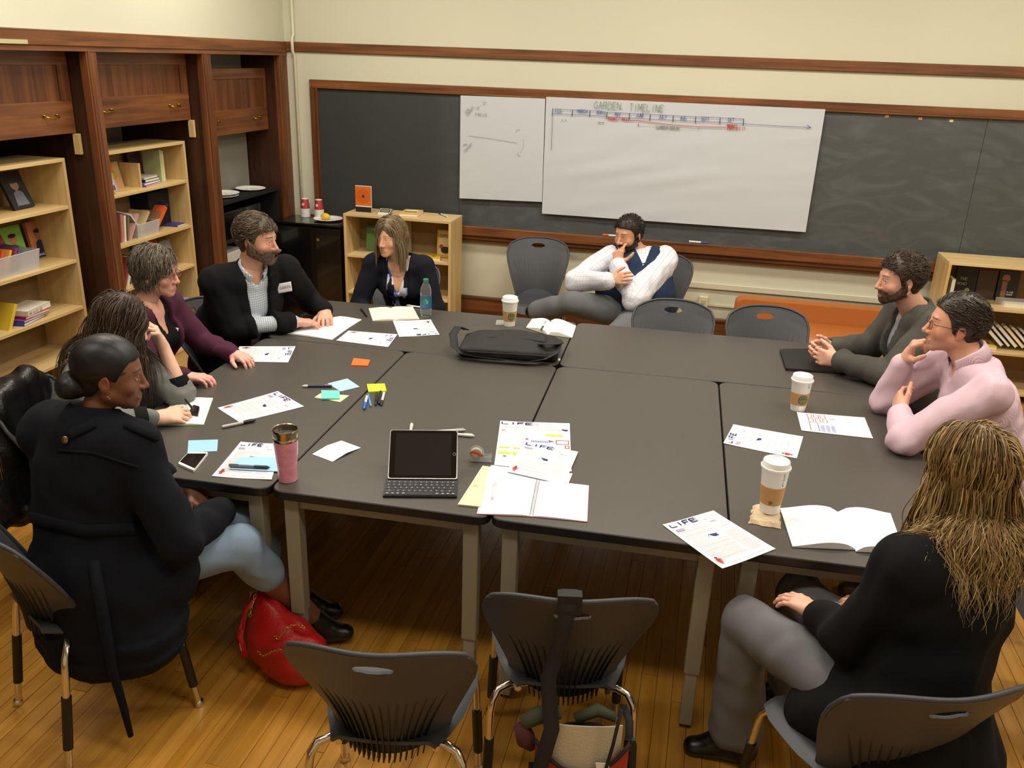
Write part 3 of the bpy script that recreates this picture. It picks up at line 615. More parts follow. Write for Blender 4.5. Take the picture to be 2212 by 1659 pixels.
# ================================================================ PEOPLE: implicit-surface modelling kit
f32 = np.float32
def rotm(ax, a):
    return np.array(Matrix.Rotation(a, 3, Vector(ax)))
class Fld:
    def __init__(s, lo, hi, h):
        s.lo = np.asarray(lo, float)-h*2; s.h = h; s.n = np.ceil((np.asarray(hi)-s.lo)/h).astype(int)+3
        s.ax = [(s.lo[k]+np.arange(s.n[k])*h).astype(f32) for k in range(3)]; s.v = np.full(s.n, 1., f32)
    def blk(s, lo, hi):
        sl = []
        for k in range(3):
            a = max(0, int((lo[k]-s.lo[k])/s.h)-1); b = min(s.n[k], int((hi[k]-s.lo[k])/s.h)+3)
            if b <= a: return None, None
            sl.append(slice(a, b))
        sl = tuple(sl); return sl, (s.ax[0][sl[0]][:, None, None], s.ax[1][sl[1]][None, :, None], s.ax[2][sl[2]][None, None, :])
    def comb(s, sl, d, k, op):
        c = s.v[sl]
        if op == 'u':
            if k > 0: hh = np.clip(.5+.5*(c-d)/k, 0, 1); s.v[sl] = c*(1-hh)+d*hh-k*hh*(1-hh)
            else: s.v[sl] = np.minimum(c, d)
        elif op == 's':
            d = -d
            if k > 0: hh = np.clip(.5-.5*(c-d)/k, 0, 1); s.v[sl] = c*(1-hh)+d*hh+k*hh*(1-hh)
            else: s.v[sl] = np.maximum(c, d)
    def cone(s, a, b, r1, r2, k=.02, side=None, q=1., op='u', m=.03):
        a, b = np.asarray(a, float), np.asarray(b, float); R = max(r1, r2)*max(1, q)+k+m
        sl, (X, Y, Z) = s.blk(np.minimum(a, b)-R, np.maximum(a, b)+R)
        if sl is None: return s
        ab = b-a; L2 = ab@ab+1e-12; px, py, pz = X-f32(a[0]), Y-f32(a[1]), Z-f32(a[2])
        t = np.clip((px*f32(ab[0])+py*f32(ab[1])+pz*f32(ab[2]))/f32(L2), 0, 1)
        dx, dy, dz = px-t*f32(ab[0]), py-t*f32(ab[1]), pz-t*f32(ab[2])
        if side is not None:
            side = unit(side); c = dx*f32(side[0])+dy*f32(side[1])+dz*f32(side[2]); w_ = f32(1-1/q); dx = dx-c*w_*f32(side[0]); dy = dy-c*w_*f32(side[1]); dz = dz-c*w_*f32(side[2])
        d = np.sqrt(dx*dx+dy*dy+dz*dz)-(r1+(r2-r1)*t); s.comb(sl, d.astype(f32), k, op); return s
    def ell(s, c, r, A=None, k=.02, op='u', m=.03):
        c = np.asarray(c, float); r = np.asarray(r, float)*np.ones(3); A = np.eye(3) if A is None else np.asarray(A); R = r.max()+k+m
        sl, (X, Y, Z) = s.blk(c-R, c+R)
        if sl is None: return s
        p = [X-f32(c[0]), Y-f32(c[1]), Z-f32(c[2])]
        l = [p[0]*f32(A[0, i])+p[1]*f32(A[1, i])+p[2]*f32(A[2, i]) for i in range(3)]   # columns of A are the local axes
        k0 = np.sqrt(sum((l[i]/f32(r[i]))**2 for i in range(3))); k1 = np.sqrt(sum((l[i]/f32(r[i]**2))**2 for i in range(3)))+1e-9
        s.comb(sl, (k0*(k0-1)/k1).astype(f32), k, op); return s
    def full(s): return s.ax[0][:, None, None], s.ax[1][None, :, None], s.ax[2][None, None, :]
    def copy(s):
        o = Fld.__new__(Fld); o.lo, o.h, o.n, o.ax = s.lo, s.h, s.n, s.ax; o.v = s.v.copy(); return o
    def mesh(s):
        F = s.v; S = F < 0; h = s.h; nx, ny, nz = F.shape
        C = np.zeros((nx-1, ny-1, nz-1), np.uint8)
        for i in (0, 1):
            for j in (0, 1):
                for k in (0, 1): C += S[i:nx-1+i, j:ny-1+j, k:nz-1+k]
        A = (C > 0) & (C < 8); I = np.argwhere(A)
        if not len(I): return np.zeros((0, 3)), np.zeros((0, 4), int)
        acc = np.zeros((len(I), 3)); cnt = np.zeros(len(I))
        cor = [(i, j, k) for i in (0, 1) for j in (0, 1) for k in (0, 1)]
        val = {c: F[I[:, 0]+c[0], I[:, 1]+c[1], I[:, 2]+c[2]] for c in cor}
        for c in cor:
            for ax in range(3):
                if c[ax]: continue
                d = list(c); d[ax] = 1; d = tuple(d); a, b = val[c], val[d]; m = (a < 0) != (b < 0)
                t = np.where(m, a/np.where(a-b == 0, 1, a-b), 0); p = np.array(c, float)[None]+np.zeros((len(I), 3)); p[:, ax] = t
                acc += p*m[:, None]; cnt += m
        V = s.lo+(I+acc/cnt[:, None])*h; ids = np.full(A.shape, -1, np.int64); ids[A] = np.arange(len(I)); Q = []
        for ax in range(3):
            sl0 = [slice(1, -1)]*3; sl0[ax] = slice(0, -1); sl1 = list(sl0); sl1[ax] = slice(1, None)
            a = S[tuple(sl0)]; b = S[tuple(sl1)]; E = np.argwhere(a != b); fl_ = a[tuple(E.T)]
            o = np.ones(3, int); o[ax] = 0; E = E+o; u, v = (ax+1) % 3, (ax+2) % 3
            def g(du, dv): e = E.copy(); e[:, u] -= du; e[:, v] -= dv; return ids[e[:, 0], e[:, 1], e[:, 2]]
            q = np.stack([g(1, 1), g(0, 1), g(0, 0), g(1, 0)], 1); q[~fl_] = q[~fl_][:, ::-1]; Q.append(q)
        return V, np.concatenate(Q)
def join(L):
    V, F, n = [], [], 0
    for v, f in L: V.append(v); F.append(f+n); n += len(v)
    return np.concatenate(V), np.concatenate(F)
def frame(fwd, up):
    fwd = unit(fwd); r = unit(np.cross(fwd, up)); u = np.cross(r, fwd); return np.stack([r, fwd, u], 1)   # columns: right, forward, up
def vn3(P, fr, seed):   # smooth value noise, vectorised
    rs = np.random.RandomState(seed); o = 0
    for q in range(6):
        k = rs.randn(3)*fr; k2 = rs.randn(3)*fr*1.3; o = o+np.sin(P@k+rs.rand()*6+1.5*np.sin(P@k2+rs.rand()*6))
    return o/3.2
def folds(f, amp, fr, seed, grav=.45):
    rs = np.random.RandomState(seed); X, Y, Z = f.full(); o = 0
    for q in range(5):
        k = rs.randn(3)*fr; k[2] *= grav; k2 = rs.randn(3)*fr*.8
        o = o+np.sin(X*f32(k[0])+Y*f32(k[1])+Z*f32(k[2])+f32(rs.rand()*6)+f32(1.6)*np.sin(X*f32(k2[0])+Y*f32(k2[1])+Z*f32(k2[2])+f32(rs.rand()*6)))
    f.v += (o*f32(amp/2.5)).astype(f32)*(np.abs(f.v) < .06)

# ---- head
def head_fld(neckL, fem, h=.0031, jaw=1., nose=1., wide=1.):
    f = Fld((-.105, -.13, -.20), (.105, .135, .135), h); s = wide
    f.cone(neckL[0], neckL[1], neckL[2], neckL[3], .015)
    f.ell((0, -.014, .034), (.0765*s, .097, .086), k=.02)
    f.ell((0, .022, -.012), (.064*s, .066, .088), k=.025)
    f.ell((0, .03, -.05), (.05*jaw, .05, .045), k=.02)
    for x in (-1, 1):
        f.cone((x*.052*jaw, -.002, -.052), (x*.012, .062, -.092), .02, .016, .022)
        f.ell((x*.038, .056, -.028), (.024, .022, .022), k=.018)
    f.ell((0, .066, -.094), (.02*jaw, .017, .016), k=.015)
    f.cone((-.03, .074, .022), (.03, .074, .022), .0115 if not fem else .009, .0115 if not fem else .009, .014)
    for x in (-1, 1): f.ell((x*.031, .092, -.001), (.018, .0125, .0105), k=.010, op='s')
    f.cone((0, .083, .012), (0, .104*nose+.001, -.032), .0075, .0105, .009)
    f.ell((0, .105*nose, -.0335), (.0105, .011, .0095), k=.006)
    for x in (-1, 1): f.ell((x*.0125, .092, -.037), (.0075, .011, .008), k=.006)
    for x in (-1, 1):   # eyelids
        f.cone((x*.019, .0785, .0035), (x*.0315, .083, .0075), .0032, .0036, .003); f.cone((x*.0315, .083, .0075), (x*.043, .075, .002), .0036, .003, .003)
        f.cone((x*.02, .0785, -.004), (x*.031, .0815, -.0075), .003, .003, .003); f.cone((x*.031, .0815, -.0075), (x*.042, .0745, -.003), .003, .0026, .003)
    f.ell((0, .073, -.070), (.024, .016, .02), k=.012)
    f.cone((-.021, .083, -.068), (0, .0885, -.0645), .0032, .0044, .004); f.cone((21e-3, .083, -.068), (0, .0885, -.0645), .0032, .0044, .004)
    f.cone((-.017, .0835, -.0745), (.017, .0835, -.0745), .0045, .0045, .005); f.ell((0, .0860, -.0755), (.012, .0055, .0055), k=.005)
    f.cone((-.022, .090, -.0695), (0, .094, -.0698), .0012, .0014, .002, op='s'); f.cone((.022, .090, -.0695), (0, .094, -.0698), .0012, .0014, .002, op='s')
    for x in (-1, 1):   # ears
        A = rotm((0, 0, 1), -x*.35) @ rotm((1, 0, 0), .15)
        f.ell((x*.080*s, -.012, -.006), (.0062, .0185, .031), A, k=.006); f.ell((x*.0870*s, -.008, -.004), (.0045, .0085, .014), A, k=.004, op='s'); f.ell((x*.078*s, -.004, -.030), (.006, .009, .010), A, k=.005)
    return f
def head_cols(V, skin, lip, brow, blush, fem, stub=None, hairc=None, part=None):
    c = np.tile(np.array(lin(skin)), (len(V), 1)); x, y, z = V.T; ax = np.abs(x)
    def mixc(m, col): return c*(1-m[:, None])+np.array(lin(col))[None]*m[:, None]
    g = np.exp(-((ax-.042)**2/.0004+(z+.035)**2/.0005))*(y > .03); c = mixc(.5*g, blush)
    g = np.exp(-((ax)**2/.0002+(z+.034)**2/.0002+(y-.105)**2/.0004)); c = mixc(.5*g, blush)
    c = mixc(.45*((ax > .078) & (y < .01) & (z < .04) & (z > -.045)).astype(float), blush)
    if stub is not None:
        g = np.clip((-.052-z-.35*(.07-y)*0)/.02+1*((ax > .02) | (z < -.08)), 0, 1)*np.clip((y-(-.01))/.03, 0, 1)*np.clip((-.035-z)/.02, 0, 1)*np.clip((z+.13)/.02, 0, 1)
        c = mixc(.35*g, stub)
    zl = -.0695+0*x; g = ((ax < .0225) & (np.abs(z-zl) < .0088*(1-(ax/.024)**2)+.001) & (y > .078)).astype(float); c = mixc(.75*g, lip)
    zb = .0225+.004*np.sin(np.clip((ax-.012)/.038, 0, 1)*3.1)+.0; g = ((ax > .013) & (ax < .050) & (np.abs(z-zb-.001) < (.0042 if not fem else .0028)*(1-.5*(ax-.013)/.037)) & (y > .05)).astype(float); c = mixc(.8*g, brow)
    if hairc is not None:
        A_ = hairc[1](V); c = mixc(A_, hairc[0])
    return c
def eye_mesh(c, gaze, iris, r=.0118):
    A = frame(gaze, (0, 0, 1.) if abs(unit(gaze)[2]) < .9 else (0, 1., 0)); V, F, Cc = [], [], []
    an = [0, .13, .2, .34, .42, .5, .7, 1., 1.4, 2.0, 3.1415]
    for i, a in enumerate(an):
        for j in range(14):
            b = 2*math.pi*j/14; p = np.array([math.sin(a)*math.cos(b), math.cos(a), math.sin(a)*math.sin(b)])*r; V.append(c+A@p)
            Cc.append(lin('0A0808') if a < .19 else lin(iris) if a < .45 else lin('E4DCD4'))
    for i in range(len(an)-1):
        for j in range(14): k = (j+1) % 14; F.append((i*14+j, i*14+k, (i+1)*14+k, (i+1)*14+j))
    return np.array(V), np.array(F), np.array(Cc)
# ---- hand: W wrist, d fingers direction, n palm-facing direction, side: unit vector towards the thumb
def hand_prims(f, W, d, n, th, curl, sc=1., spread=.1, thumb=(.75, .25, .5), fore=None, rw=.0265, thumbto=None, each=None):
    W = np.asarray(W, float); d = unit(d); n = unit(n-d*(np.dot(n, d))); th = unit(np.cross(d, n)); 
    if np.dot(th, np.asarray(thumb_ref[0])) < 0: th = -th
    if fore is not None: f.cone(fore, W, rw*1.35*sc, rw*sc, .01, th, 1.15)
    K = W+d*.088*sc
    f.cone(W, W+d*.03*sc, .0205*sc, .021*sc, .01, th, 1.35)
    for i, (u, l, r) in enumerate([(.030, .070, .0088), (.0105, .078, .0092), (-.0095, .073, .0088), (-.0285, .057, .0078)]):
        kn = W+d*(.086-.004*abs(i-1)-(.006 if i == 3 else 0))*sc+th*u*sc-n*.002*sc
        f.cone(W+d*.02*sc+th*u*.55*sc, kn, .0145*sc, .0112*sc, .014)
        c = curl if each is None else each[i]; a = 0; p = kn; dirn = unit(d+th*(u/.03)*spread)
        for j, (fr_, cc) in enumerate(((.46, c[0]), (.30, c[1]), (.24, c[2]))):
            a += cc; v = dirn*math.cos(a)+n*math.sin(a); q = p+v*l*fr_*sc*1.02; f.cone(p, q, r*(1-.08*j)*sc, r*(.94-.1*j)*sc, .0035, m=.012); p = q
    b = W+d*.022*sc+th*.022*sc+n*.006*sc
    if thumbto is not None: t2 = np.asarray(thumbto); v1 = unit(t2-b+th*.02); p1 = b+v1*.042*sc; p2 = p1+unit(t2-p1)*.028*sc; p3 = p2+unit(t2-p2+1e-6)*.022*sc
    else:
        v1 = unit(d*thumb[0]+th*.75+n*thumb[1]); p1 = b+v1*.042*sc; v2 = unit(v1*.7+d*thumb[2]); p2 = p1+v2*.031*sc; p3 = p2+unit(v2+d*.3+n*.15)*.024*sc
    f.cone(b, p1, .0155*sc, .0112*sc, .012, m=.012); f.cone(p1, p2, .0105*sc, .0098*sc, .004, m=.012); f.cone(p2, p3, .0098*sc, .0078*sc, .004, m=.012)
thumb_ref = [np.array([0, 0, 1.])]
def hand(W, d, n, thref, curl=(.35, .5, .3), sc=1., fore=None, h=.0029, **k):
    W = np.asarray(W, float); thumb_ref[0] = np.asarray(thref, float); pts = [W, W+unit(d)*.19*sc] + ([np.asarray(fore)] if fore is not None else [])
    lo = np.min(pts, 0)-.085; hi = np.max(pts, 0)+.085; f = Fld(lo, hi, h); hand_prims(f, W, np.asarray(d, float), np.asarray(n, float), thref, curl, sc, fore=fore, **k); return f.mesh()

# ---- torso, arms and legs, e = how far outside the skin
def tframe(J):
    sx = unit(J['ls']-J['rs']); up = unit(J['neck']-J['pel']); fw = unit(np.cross(sx, up)); up = np.cross(fw, sx); return sx, fw, up
def torso(f, J, e, fem, big=1., low=0., belly=0.):
    sx, fw, up = tframe(J); P, N = J['pel'], J['neck']; L = N-P
    W = P+L*.35+fw*(-.005); C = P+L*.66+fw*.012; U = P+L*.86-fw*.0
    g = (.92 if fem else 1.)*big
    f.cone(P-up*low, W, .118*g+e+(.004 if fem else 0), (.098 if fem else .108)*g+e+belly, .03, sx, 1.42)
    f.cone(W, C, (.098 if fem else .108)*g+e+belly, .112*g+e, .03, sx, 1.38); f.cone(C, U, .112*g+e, .085*g+e, .03, sx, 1.5)
    Sl, Sr = J['ls'], J['rs']; m_ = (Sl+Sr)/2
    f.cone(Sl+(m_-Sl)*.12, Sr+(m_-Sr)*.12, .052*g+e, .052*g+e, .03)
    for S in (Sl, Sr): f.cone(N-up*.03, S+(m_-S)*.25+up*.012, .048*g+e*.8, .04*g+e, .025); f.ell(S, .057*g+e, k=.02)
    if fem:
        for s_ in (-1, 1): f.ell(P+L*.66+fw*.085+sx*s_*.062, .055+e, k=.03)
def arm(f, S, E, Wr, e, fem, cut=0., puff=0.):
    g = .88 if fem else 1.; Wc = Wr+(E-Wr)*cut
    f.cone(S, E, .055*g+e+puff, .043*g+e+puff, .02); f.cone(E, Wc, .042*g+e+puff, .031*g+e+(.031-.042)*g*0+puff*.6, .015)
def legs(f, J, e, fem, flare=0., to=1.):
    g = .95 if fem else 1.
    for s_ in 'lr':
        H, K, A = J[s_+'h'], J[s_+'k'], J[s_+'a']; A2 = K+(A-K)*to
        f.cone(H, K, .088*g+e, .062*g+e, .03); f.cone(K, A2, .060*g+e, .045*g+e+flare, .02)
def bounds(pts, m): pts = np.array(pts); return pts.min(0)-m, pts.max(0)+m
def cloth_uv(V, J):
    sx, fw, up = tframe(J); N = J['neck']; best = np.full(len(V), 9.); U = np.zeros((len(V), 3))
    def seg(a, b, off, kind):
        ab = b-a; t = np.clip(((V-a)@ab)/(ab@ab), -.2, 1.2); d = np.linalg.norm(V-a-t[:, None]*ab, axis=1)-off; m = d < best; best[m] = d[m]
        if kind == 't': U[m, 0] = ((V-N)@sx)[m]; U[m, 1] = ((V-N)@up)[m]
        else:
            ax = unit(ab); s1 = unit(np.cross(ax, fw if abs(ax@fw) < .9 else up)); s2 = np.cross(ax, s1); q = V-a; an = np.arctan2(q@s2, q@s1); U[m, 0] = (an*.05)[m]; U[m, 1] = (t*np.linalg.norm(ab))[m]
    seg(J['pel'], J['neck'], .15, 't')
    for s_ in 'lr': seg(J[s_+'s'], J[s_+'e'], .05, 'a'); seg(J[s_+'e'], J[s_+'w'], .045, 'a')
    return U+5
def torso_coords(f, J):
    sx, fw, up = tframe(J); N = J['neck']; X, Y, Z = f.full(); X, Y, Z = X-f32(N[0]), Y-f32(N[1]), Z-f32(N[2])
    return [X*f32(v[0])+Y*f32(v[1])+Z*f32(v[2]) for v in (sx, fw, up)]
def open_front(f, J, top, depth, lap=0., skew=0., to=None, lapt=.006):
    a, b, c = torso_coords(f, J); w_ = np.clip(top*(1+c/depth), 0, top)if to is None else np.where(c > -depth, to+(top-to)*(1+c/depth), to); w_ = np.minimum(w_, top*1.15)
    wd = np.maximum(np.abs(a-skew)-w_, -b-.01)
    if lap:
        g = np.maximum(f.v-lapt, np.maximum(np.abs(np.abs(a-skew)-w_-lap*.5)-lap*.5*np.clip(1.1+c/depth*.9, 0, 1), np.maximum(-b-.02, c-.01))); f.v = np.minimum(f.v, g.astype(f32))
    f.v = np.maximum(f.v, -wd.astype(f32)*.9)
def neck_hole(f, J, r=.062, dz=-.03, tilt=.02):
    sx, fw, up = tframe(J); f.cone(J['neck']+up*dz+fw*tilt, J['neck']+up*.16+fw*.03, r*.95, r*1.1, .012, op='s')
def collar(J, R=.066, h=.035, leaf=.05, gap=.5, point=.035, drop=0., tilt=.18, fwo=.012, th=.0025, leafr=.016, standr=0.):
    sx, fw, up = tframe(J); fw2 = unit(fw+0*up); N = J['neck']+fw*fwo; up2 = unit(up+fw*tilt); sx2 = sx; fw2 = unit(np.cross(sx2, up2)); G = []
    th_ = np.linspace(gap/2, 2*math.pi-gap/2, 37)
    prof = 8
    for t in th_:
        fr = max(0, math.cos(t))**2; rad = fw2*math.cos(t)+sx2*math.sin(t); row = []
        base = N-fw2*0+up2*(drop-fr*.018)
        for (r, z) in [(R-standr, -.004), (R-.002, h*.5), (R, h-fr*.006), (R+.003, h+.003-fr*.006), (R+.007, h-.002-fr*.006), (R+leafr*.7, h*.45-fr*.015), (R+leafr, h-leaf-fr*point)]: row.append(base+rad*r+up2*z)
        G.append(row)
    return MB().grid(G, th)
# ---- hair strands
def strands(Hc, A, n, length, flow, seed, r0=.003, grav=.5, wave=(0, 40), offs=(.004, .018), avoid=(), steps=16, sel=None, spread=.12, colA='4A3626', colB='8A6A44', face=True, droop=1., lenj=.25, wx=1., flat=1., stick=.85, zrel=-9, fc=(0, .03, -.03)):
    rs = np.random.RandomState(seed); R_ = np.array([.0775, .098, .088]); c0 = np.array([0, -.014, .034]); P = []
    while len(P) < n:
        v = unit(rs.randn(3)); p = v*R_+c0
        if sel is None or sel(p, v, rs): P.append(p)
    P = np.array(P); off = rs.uniform(offs[0], offs[1], n); L = length*(1+rs.uniform(-lenj, lenj, n)) if np.isscalar(length) else length(P)*(1+rs.uniform(-lenj, lenj, n))
    ds = (L/steps)[:, None]; D = np.array([unit(flow(p)) for p in P])+rs.randn(n, 3)*spread; Nr = (P-c0)/R_**2; Nr /= np.linalg.norm(Nr, axis=1, keepdims=True); D = D-Nr*((D*Nr).sum(1, keepdims=True))*.9; gl = A.T@np.array([0, 0, -1.])
    path = [P.copy()]; p = P.copy(); D /= np.linalg.norm(D, axis=1, keepdims=True); q = np.clip(off[:, None]*0, 0, 1)
    for s_ in range(steps):
        k = min(1, (s_+1)/steps*droop); D = D*(1-grav*k*.5)+gl*grav*k*.5; D /= np.linalg.norm(D, axis=1, keepdims=True); p = p+D*ds
        Ri = R_+(off*min(1, .72+.2*s_))[:, None]; w_ = (p-c0)/Ri; e = np.linalg.norm(w_, axis=1); m = e < 1; p[m] = (w_[m]/e[m, None])*Ri[m]+c0
        m = (e > 1) & (p[:, 2] > zrel); tgt = (w_/e[:, None])*Ri+c0; p[m] = p[m]*(1-stick)+tgt[m]*stick
        if face:
            cf, Rf = np.array(fc), np.array([.066, .078, .1])+.004; w_ = (p-cf)/Rf; e = np.linalg.norm(w_, axis=1); m = e < 1; p[m] = (w_[m]/e[m, None])*Rf+cf
        for a_, b_, r_ in avoid:
            ab = b_-a_; t = np.clip(((p-a_)@ab)/(ab@ab+1e-9), 0, 1); dd = p-a_-t[:, None]*ab; l = np.linalg.norm(dd, axis=1)+1e-9; rr = r_+off*.8; m = l < rr; p[m] = (a_+t[:, None]*ab)[m]+dd[m]/l[m, None]*rr[m, None]
        D = p-path[-1]; D /= np.linalg.norm(D, axis=1, keepdims=True)+1e-9; path.append(p.copy())
    P3 = np.array(path); T_ = len(path); s_ = np.linspace(0, 1, T_)
    ph = rs.rand(n)*6.28; ph2 = rs.rand(n)*6.28; fr = wave[1]*(1+rs.uniform(-.2, .2, n)); am = wave[0]*rs.uniform(.5, 1.3, n)
    tang = np.gradient(P3, axis=0); tang /= np.linalg.norm(tang, axis=2, keepdims=True)+1e-9; ref = np.array([.3, .9, .2]); s1 = np.cross(tang, ref); s1 /= np.linalg.norm(s1, axis=2, keepdims=True)+1e-9; s2 = np.cross(tang, s1)
    ramp = np.clip(s_*2.2-.35, 0, 1)[:, None]; ph_ = s_[:, None]*L[None]*fr[None]
    P3 = P3+s1*(np.sin(ph_+ph)*am*ramp*wx)[..., None]+s2*(np.cos(ph_+ph2)*am*ramp*.6)[..., None]
    rad = r0*rs.uniform(.6, 1.4, n)[None]*(np.clip(1.15-s_**2.2, .12, 1))[:, None]*np.clip(s_*6+.35, 0, 1)[:, None]
    V = np.stack([P3+s1*rad[..., None]*flat, P3-s1*rad[..., None]*.5*flat+s2*rad[..., None]*.8, P3-s1*rad[..., None]*.5*flat-s2*rad[..., None]*.8], 2)  # T,n,3,3
    V = V.transpose(1, 0, 2, 3).reshape(-1, 3); F = []
    base = (np.arange(n)*T_*3)[:, None, None]; i = (np.arange(T_-1)*3)[None, :, None]; j = np.arange(3)[None, None]; j2 = (j+1) % 3
    F = np.stack([base+i+j, base+i+j2, base+i+3+j2, base+i+3+j], -1).reshape(-1, 4)
    ca, cb = np.array(lin(colA)), np.array(lin(colB)); t = rs.beta(1.2, 1.6, n)[:, None, None]; tt = np.clip(t+(s_[None, :, None]-.3)*.25, 0, 1); C = (ca*(1-tt)+cb*tt); C = np.repeat(C[:, :, None, :], 3, 2).reshape(-1, 3)
    return V@A.T+Hc, F, C
SKINM = None
def skin_mat():
    m = mat('skin', 'C98F70', .48, attr='col', bump=.05, bscale=400); b = m.node_tree.nodes['Principled BSDF']; b.inputs['Subsurface Weight'].default_value = .12; b.inputs['Subsurface Radius'].default_value = (.01, .004, .002); b.inputs['Subsurface Scale'].default_value = .5; return m
SKINM = skin_mat(); HAIRM = mat('hair', '403020', .42, attr='col', spec=.4); EYEM = mat('eye_white', 'E4DCD4', .15, attr='col')
class Person:
    def __init__(s, label, J, fem, skin, head_fwd, head_up=(0, 0, 1), hs=1., neck_r=None):
        s.J = {k: np.asarray(v, float) for k, v in J.items()}; s.fem = fem; s.skin = skin; s.root = thing('person', label, 'person', (s.J['pel'][0], s.J['pel'][1], 0), None)
        s.A = frame(head_fwd, head_up); s.hs = hs*(.95 if fem else 1.); s.skinparts = []; s.H = s.J['head']; s.nr = neck_r or (.047 if fem else .058)
        J = s.J; sx, fw, up = tframe(J)
        if 'lh' not in J: J['lh'] = J['pel']+sx*.085+fw*.03-np.array([0, 0, .0]); J['rh'] = J['pel']-sx*.085+fw*.03
    def toL(s, p): return (s.A.T@(np.asarray(p, float)-s.H))/s.hs
    def toW(s, V): return (V*s.hs)@s.A.T+s.H
    def add_head(s, lip='B0665A', brow='3A2A1E', blush='C8705A', stub=None, iris='4A5A5A', gaze=None, jaw=1., nose=None, wide=1., hairc=None):
        nose = nose or (.965 if s.fem else 1.)
        n1 = s.toL(s.J['neck']-tframe(s.J)[2]*.03); f = head_fld((np.array([0, -.022, -.055]), n1, s.nr*.95, s.nr*1.12), s.fem, jaw=jaw, nose=nose, wide=wide)
        s.hf = f; V, F = f.mesh(); C = head_cols(V, s.skin, lip, brow, blush, s.fem, stub, hairc); s.skinparts.append((s.toW(V), F, C))
        g = np.array([0, 1., 0]) if gaze is None else s.A.T@unit(gaze); L = []
        for x in (-1, 1): L.append(eye_mesh(np.array([x*.0315, .0705, .0005]), g, iris))
        for V, F, C in L: mk('eye', (s.toW(V), F), EYEM, s.root, True, attrs={'col': C})
    def add_skin(s, V, F, col=None):
        c = np.tile(np.array(lin(col or s.skin)), (len(V), 1)); c *= (1+.06*vn3(V, 60, 3))[:, None]; s.skinparts.append((V, F, c))
    def core(s, arms=True, h=.010, e=-.004):
        h = h*1.15
        J = s.J; pts = [J[k] for k in ('neck', 'pel', 'ls', 'rs', 'le', 're', 'lw', 'rw', 'lk', 'rk', 'la', 'ra', 'lh', 'rh')]; lo, hi = bounds(pts, .16); f = Fld(lo, hi, h)
        torso(f, J, e, s.fem); arm(f, J['ls'], J['le'], J['lw'], e, s.fem); arm(f, J['rs'], J['re'], J['rw'], e, s.fem); legs(f, J, e, s.fem); f.cone(J['neck']-tframe(s.J)[2]*.06, J['neck'], s.nr*1.05, s.nr, .03)
        V, F = f.mesh(); s.add_skin(V, F)
    def finish_skin(s):
        V, F = join([(a, b) for a, b, c in s.skinparts]); C = np.concatenate([c for a, b, c in s.skinparts]); mk('body', (V, F), SKINM, s.root, True, attrs={'col': C})
    def fld(s, keys, m=.2, h=.0085): lo, hi = bounds([s.J[k] for k in keys], m); return Fld(lo, hi, h*1.2)
    def cloth(s, name, f, m, uv=False, label=None):
        V, F = f.mesh(); o = mk(name, (V, F), m, s.root, True, attrs={'uvw': cloth_uv(V, s.J)} if uv else None)
        if label: o['label'] = label
        return o
    def hair_cap(s, cut, t=.011, col='3A2C20', noise=.003, fr=120, h=.0042, extra=None, name='hair', seed=4, col2=None, low=-.085, grain=(1.3, .22, .7)):
        f = Fld((-.13, -.16, -.2 if extra is None else -.42), (.13, .12, .15), h)
        f.ell((0, -.016, .036), np.array([.0785, .099, .090])+t, k=.01); f.ell((0, -.038, -.028), np.array([.058, .052, .06])+t*.5, k=.02)
        if extra: extra(f)
        cut(f); X, Y, Z = f.full(); rs = np.random.RandomState(seed); o = 0
        for q in range(5):
            a = rs.rand()*1.2-.2; o = o+np.sin((X*math.cos(a)*1.+Z*math.sin(a)*.6+Y*.35*rs.randn())*f32(fr*(.6+rs.rand()))+rs.rand()*6+1.5*np.sin(Y*f32(40)+Z*30+rs.rand()*6))
        f.v += (o/2.5*noise).astype(f32); V, F = f.mesh(); a, b = np.array(lin(col)), np.array(lin(col2 or col)); tt = np.clip(.5+.5*vn3(V*np.array(grain), 230, seed)+.25*vn3(V*np.array(grain)*2.2, 230, seed+1), 0, 1)[:, None]
        s.hairparts = [(s.toW(V), F, a*(1-tt)+b*tt)]
    def hair_strands(s, n, length, flow, seed=1, **k):
        av = [(s.toL(a), s.toL(b), r/s.hs) for a, b, r in k.pop('avoid', [])]
        V, F, C = strands_local(s, n, length, flow, seed, av, k); s.hairparts.append((V, F, C))
    def hair_done(s, name='hair', label=None):
        V, F = join([(a, b) for a, b, c in s.hairparts]); C = np.concatenate([c for a, b, c in s.hairparts]); o = mk(name, (V, F), HAIRM, s.root, True, attrs={'col': C})
        if label: o['label'] = label
        return o
    def beard(s, col='3A2A20', t=.006, low=-.13, cheek=0., seed=9, col2=None, full=1.):
        f = s.hf.copy(); X, Y, Z = f.full(); f.v = f.v-f32(t)
        a = np.abs(X); tz = np.interp(f.ax[1], [-.02, .0, .012, .03, .05, .066, .08, .12], [.01, .0, -.012, -.040, -.056, -.062, -.050, -.050])[None, :, None]+cheek
        reg = np.maximum(Z-tz, -(Y+.004-.12*(Z+.02))); reg = np.maximum(reg, low-Z)
        mouth = np.sqrt((X/.0225)**2+((Z+.0705)/.0085)**2)-1; reg = np.where(Y > .066, np.maximum(reg, -mouth*.008), reg)
        reg = np.maximum(reg, -(Z+.073+.038)-(.062-Y)*(-.62)-.0)
        f.v = np.maximum(f.v, reg.astype(f32)); rs = np.random.RandomState(seed); o = 0
        for q in range(4): k = rs.randn(3)*260; k[2] *= .4; o = o+np.sin(X*k[0]+Y*k[1]+Z*k[2]+rs.rand()*6)
